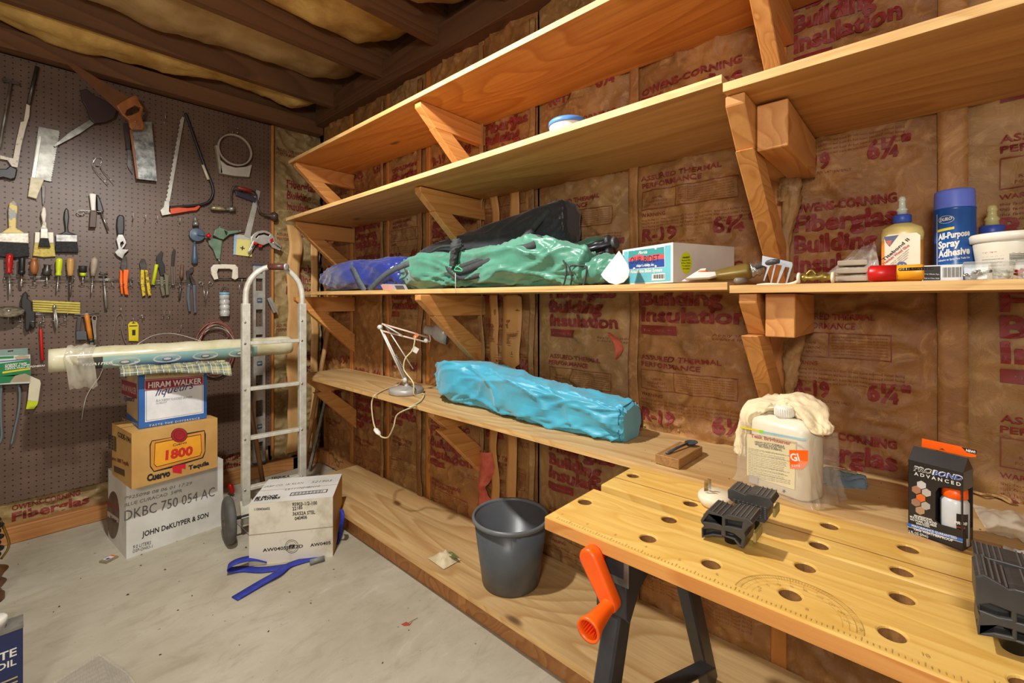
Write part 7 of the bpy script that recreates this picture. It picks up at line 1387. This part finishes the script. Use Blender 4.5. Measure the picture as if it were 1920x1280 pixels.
for s_, a, c in (('PROFESSIONAL', (432, 858), (590, 898)), ('MULTI-SURFACE BOND', (396, 866), (628, 930)), ('NO FOAM, LESS MESS', (398, 888), (624, 950)), ('NON-TOXIC', (450, 924), (566, 955))): ptext(b, F, Z9, a, c, (a[0], a[1]-17), s_, WHITE, .03, 0, .0006)
ppoly(b, F, Z9, [(374, 912), (848, 1050), (848, 1075), (374, 936)], plain('band_blue', (52, 110, 200), .4), .0005); ptext(b, F, Z9, (412, 945), (800, 1055), (412, 925), 'PERFORMANCE GUARANTEED', WHITE, .02, 0, .0009); ppoly(b, F, Z9, [(374, 942), (846, 1080), (846, 1084), (374, 946)], WHITE, .0005); ptext(b, F, Z9, (430, 975), (764, 1075), (430, 955), '100% WEATHERPROOF', WHITE, .03, 0, .0006); ptext(b, F, Z9, (386, 995), (552, 1040), (386, 975), '2 FL OZ (59mL)', WHITE, .02, 0, .0006)
b.build('carton', t)
b = MB(); TB = frame(P1+bx*dP, fx, (0, 0, 1)); pt = lambda P: [(lambda q: (q.x, q.y))(onP(*Z9(*p), TB)) for p in P]
b.shape([pt([(497, 190), (970, 290), (960, 350), (905, 350), (495, 260)]), pt([(640, 285), (672, 272), (700, 298)])], -.001, .0004, ORANGE, TB); b.shape([pt([(835, 262), (970, 290), (965, 328), (880, 308)])], .0006, .0009, BKC, TB); ptext(b, TB, Z9, (876, 300), (956, 318), (878, 280), 'NEW!', WHITE, .04, 0, .0012); b.build('hang_tab', t)
cB = M @ Vector((wP*.77, dP*.5, .002)); b = MB(); b.lathe([(.017, 0), (.019, .002), (.019, hP*.55), (.015, hP*.6), (.012, hP*.61)], plain('bottle_white', (206, 210, 212), .3), T(*cB), 28); vx = Vector((-cB.x, -cB.y, 0)).normalized(); th0 = math.atan2(vx.y, vx.x)
crect(b, cB, .0191, .002, .016, .02, .058, BKC, .0002); ctext(b, cB, .0196, -.001, .040, .018, .005, 'PROB', WHITE, .04, 0, .2); ctext(b, cB, .0196, .002, .034, .012, .0025, 'ADVANCED', ORANGE, 0); bo = b.build('bottle', t)
b = MB(); b.lathe([(.0165, hP*.6), (.0175, hP*.61), (.017, hP*.72), (.009, hP*.745), (.006, hP*.76), (.001, hP*.76)], ORANGE, T(*cB), 26); b.build('bottle_cap', bo)
# crumbs on the work shelf
first = None; random.seed(21)
for i in range(26):
    x, y = random.uniform(1.12, 1.4), random.uniform(-.2, .6)
    if first is None: b = MB(); b.add([(0, 0, 0), (.003, .0005, .0), (.0035, .002, .0006), (.0005, .002, .001)], [(0, 1, 2, 3)], MC['dark_crumb']); b.add([(0, 0, 0), (.003, .0005, 0), (.0015, .001, .001)], [(0, 1, 2)], MC['dark_crumb']); first = b.build('crumb', origin=(0, 0, 0)); o_ = tag(first, 'tiny dark crumb on the plywood work shelf', 'debris', 'crumbs on the work shelf')
    else: o_ = first.copy(); col.objects.link(o_)
    o_.location = (x, y, ZW-.0007); o_.rotation_euler = (0, 0, random.uniform(0, 6))

# rolled paper edges beside the right hand stud
for P_ in (((1499, 282), (1490, 340), (1482, 400), (1470, 460), (1462, 525)), ((1486, 275), (1478, 330), (1470, 380)), ((1500, 560), (1492, 620), (1484, 680), (1480, 745))):
    b = MB(); bag(b, [onX(px, py, 1.415) for px, py in P_], [.012, .017, .019, .016, .012], [.012, .016, .018, .015, .011], KR[2], .006, P_[0][1]*.1, 60, 22, 2.2); b.build('paper_flange', wr)
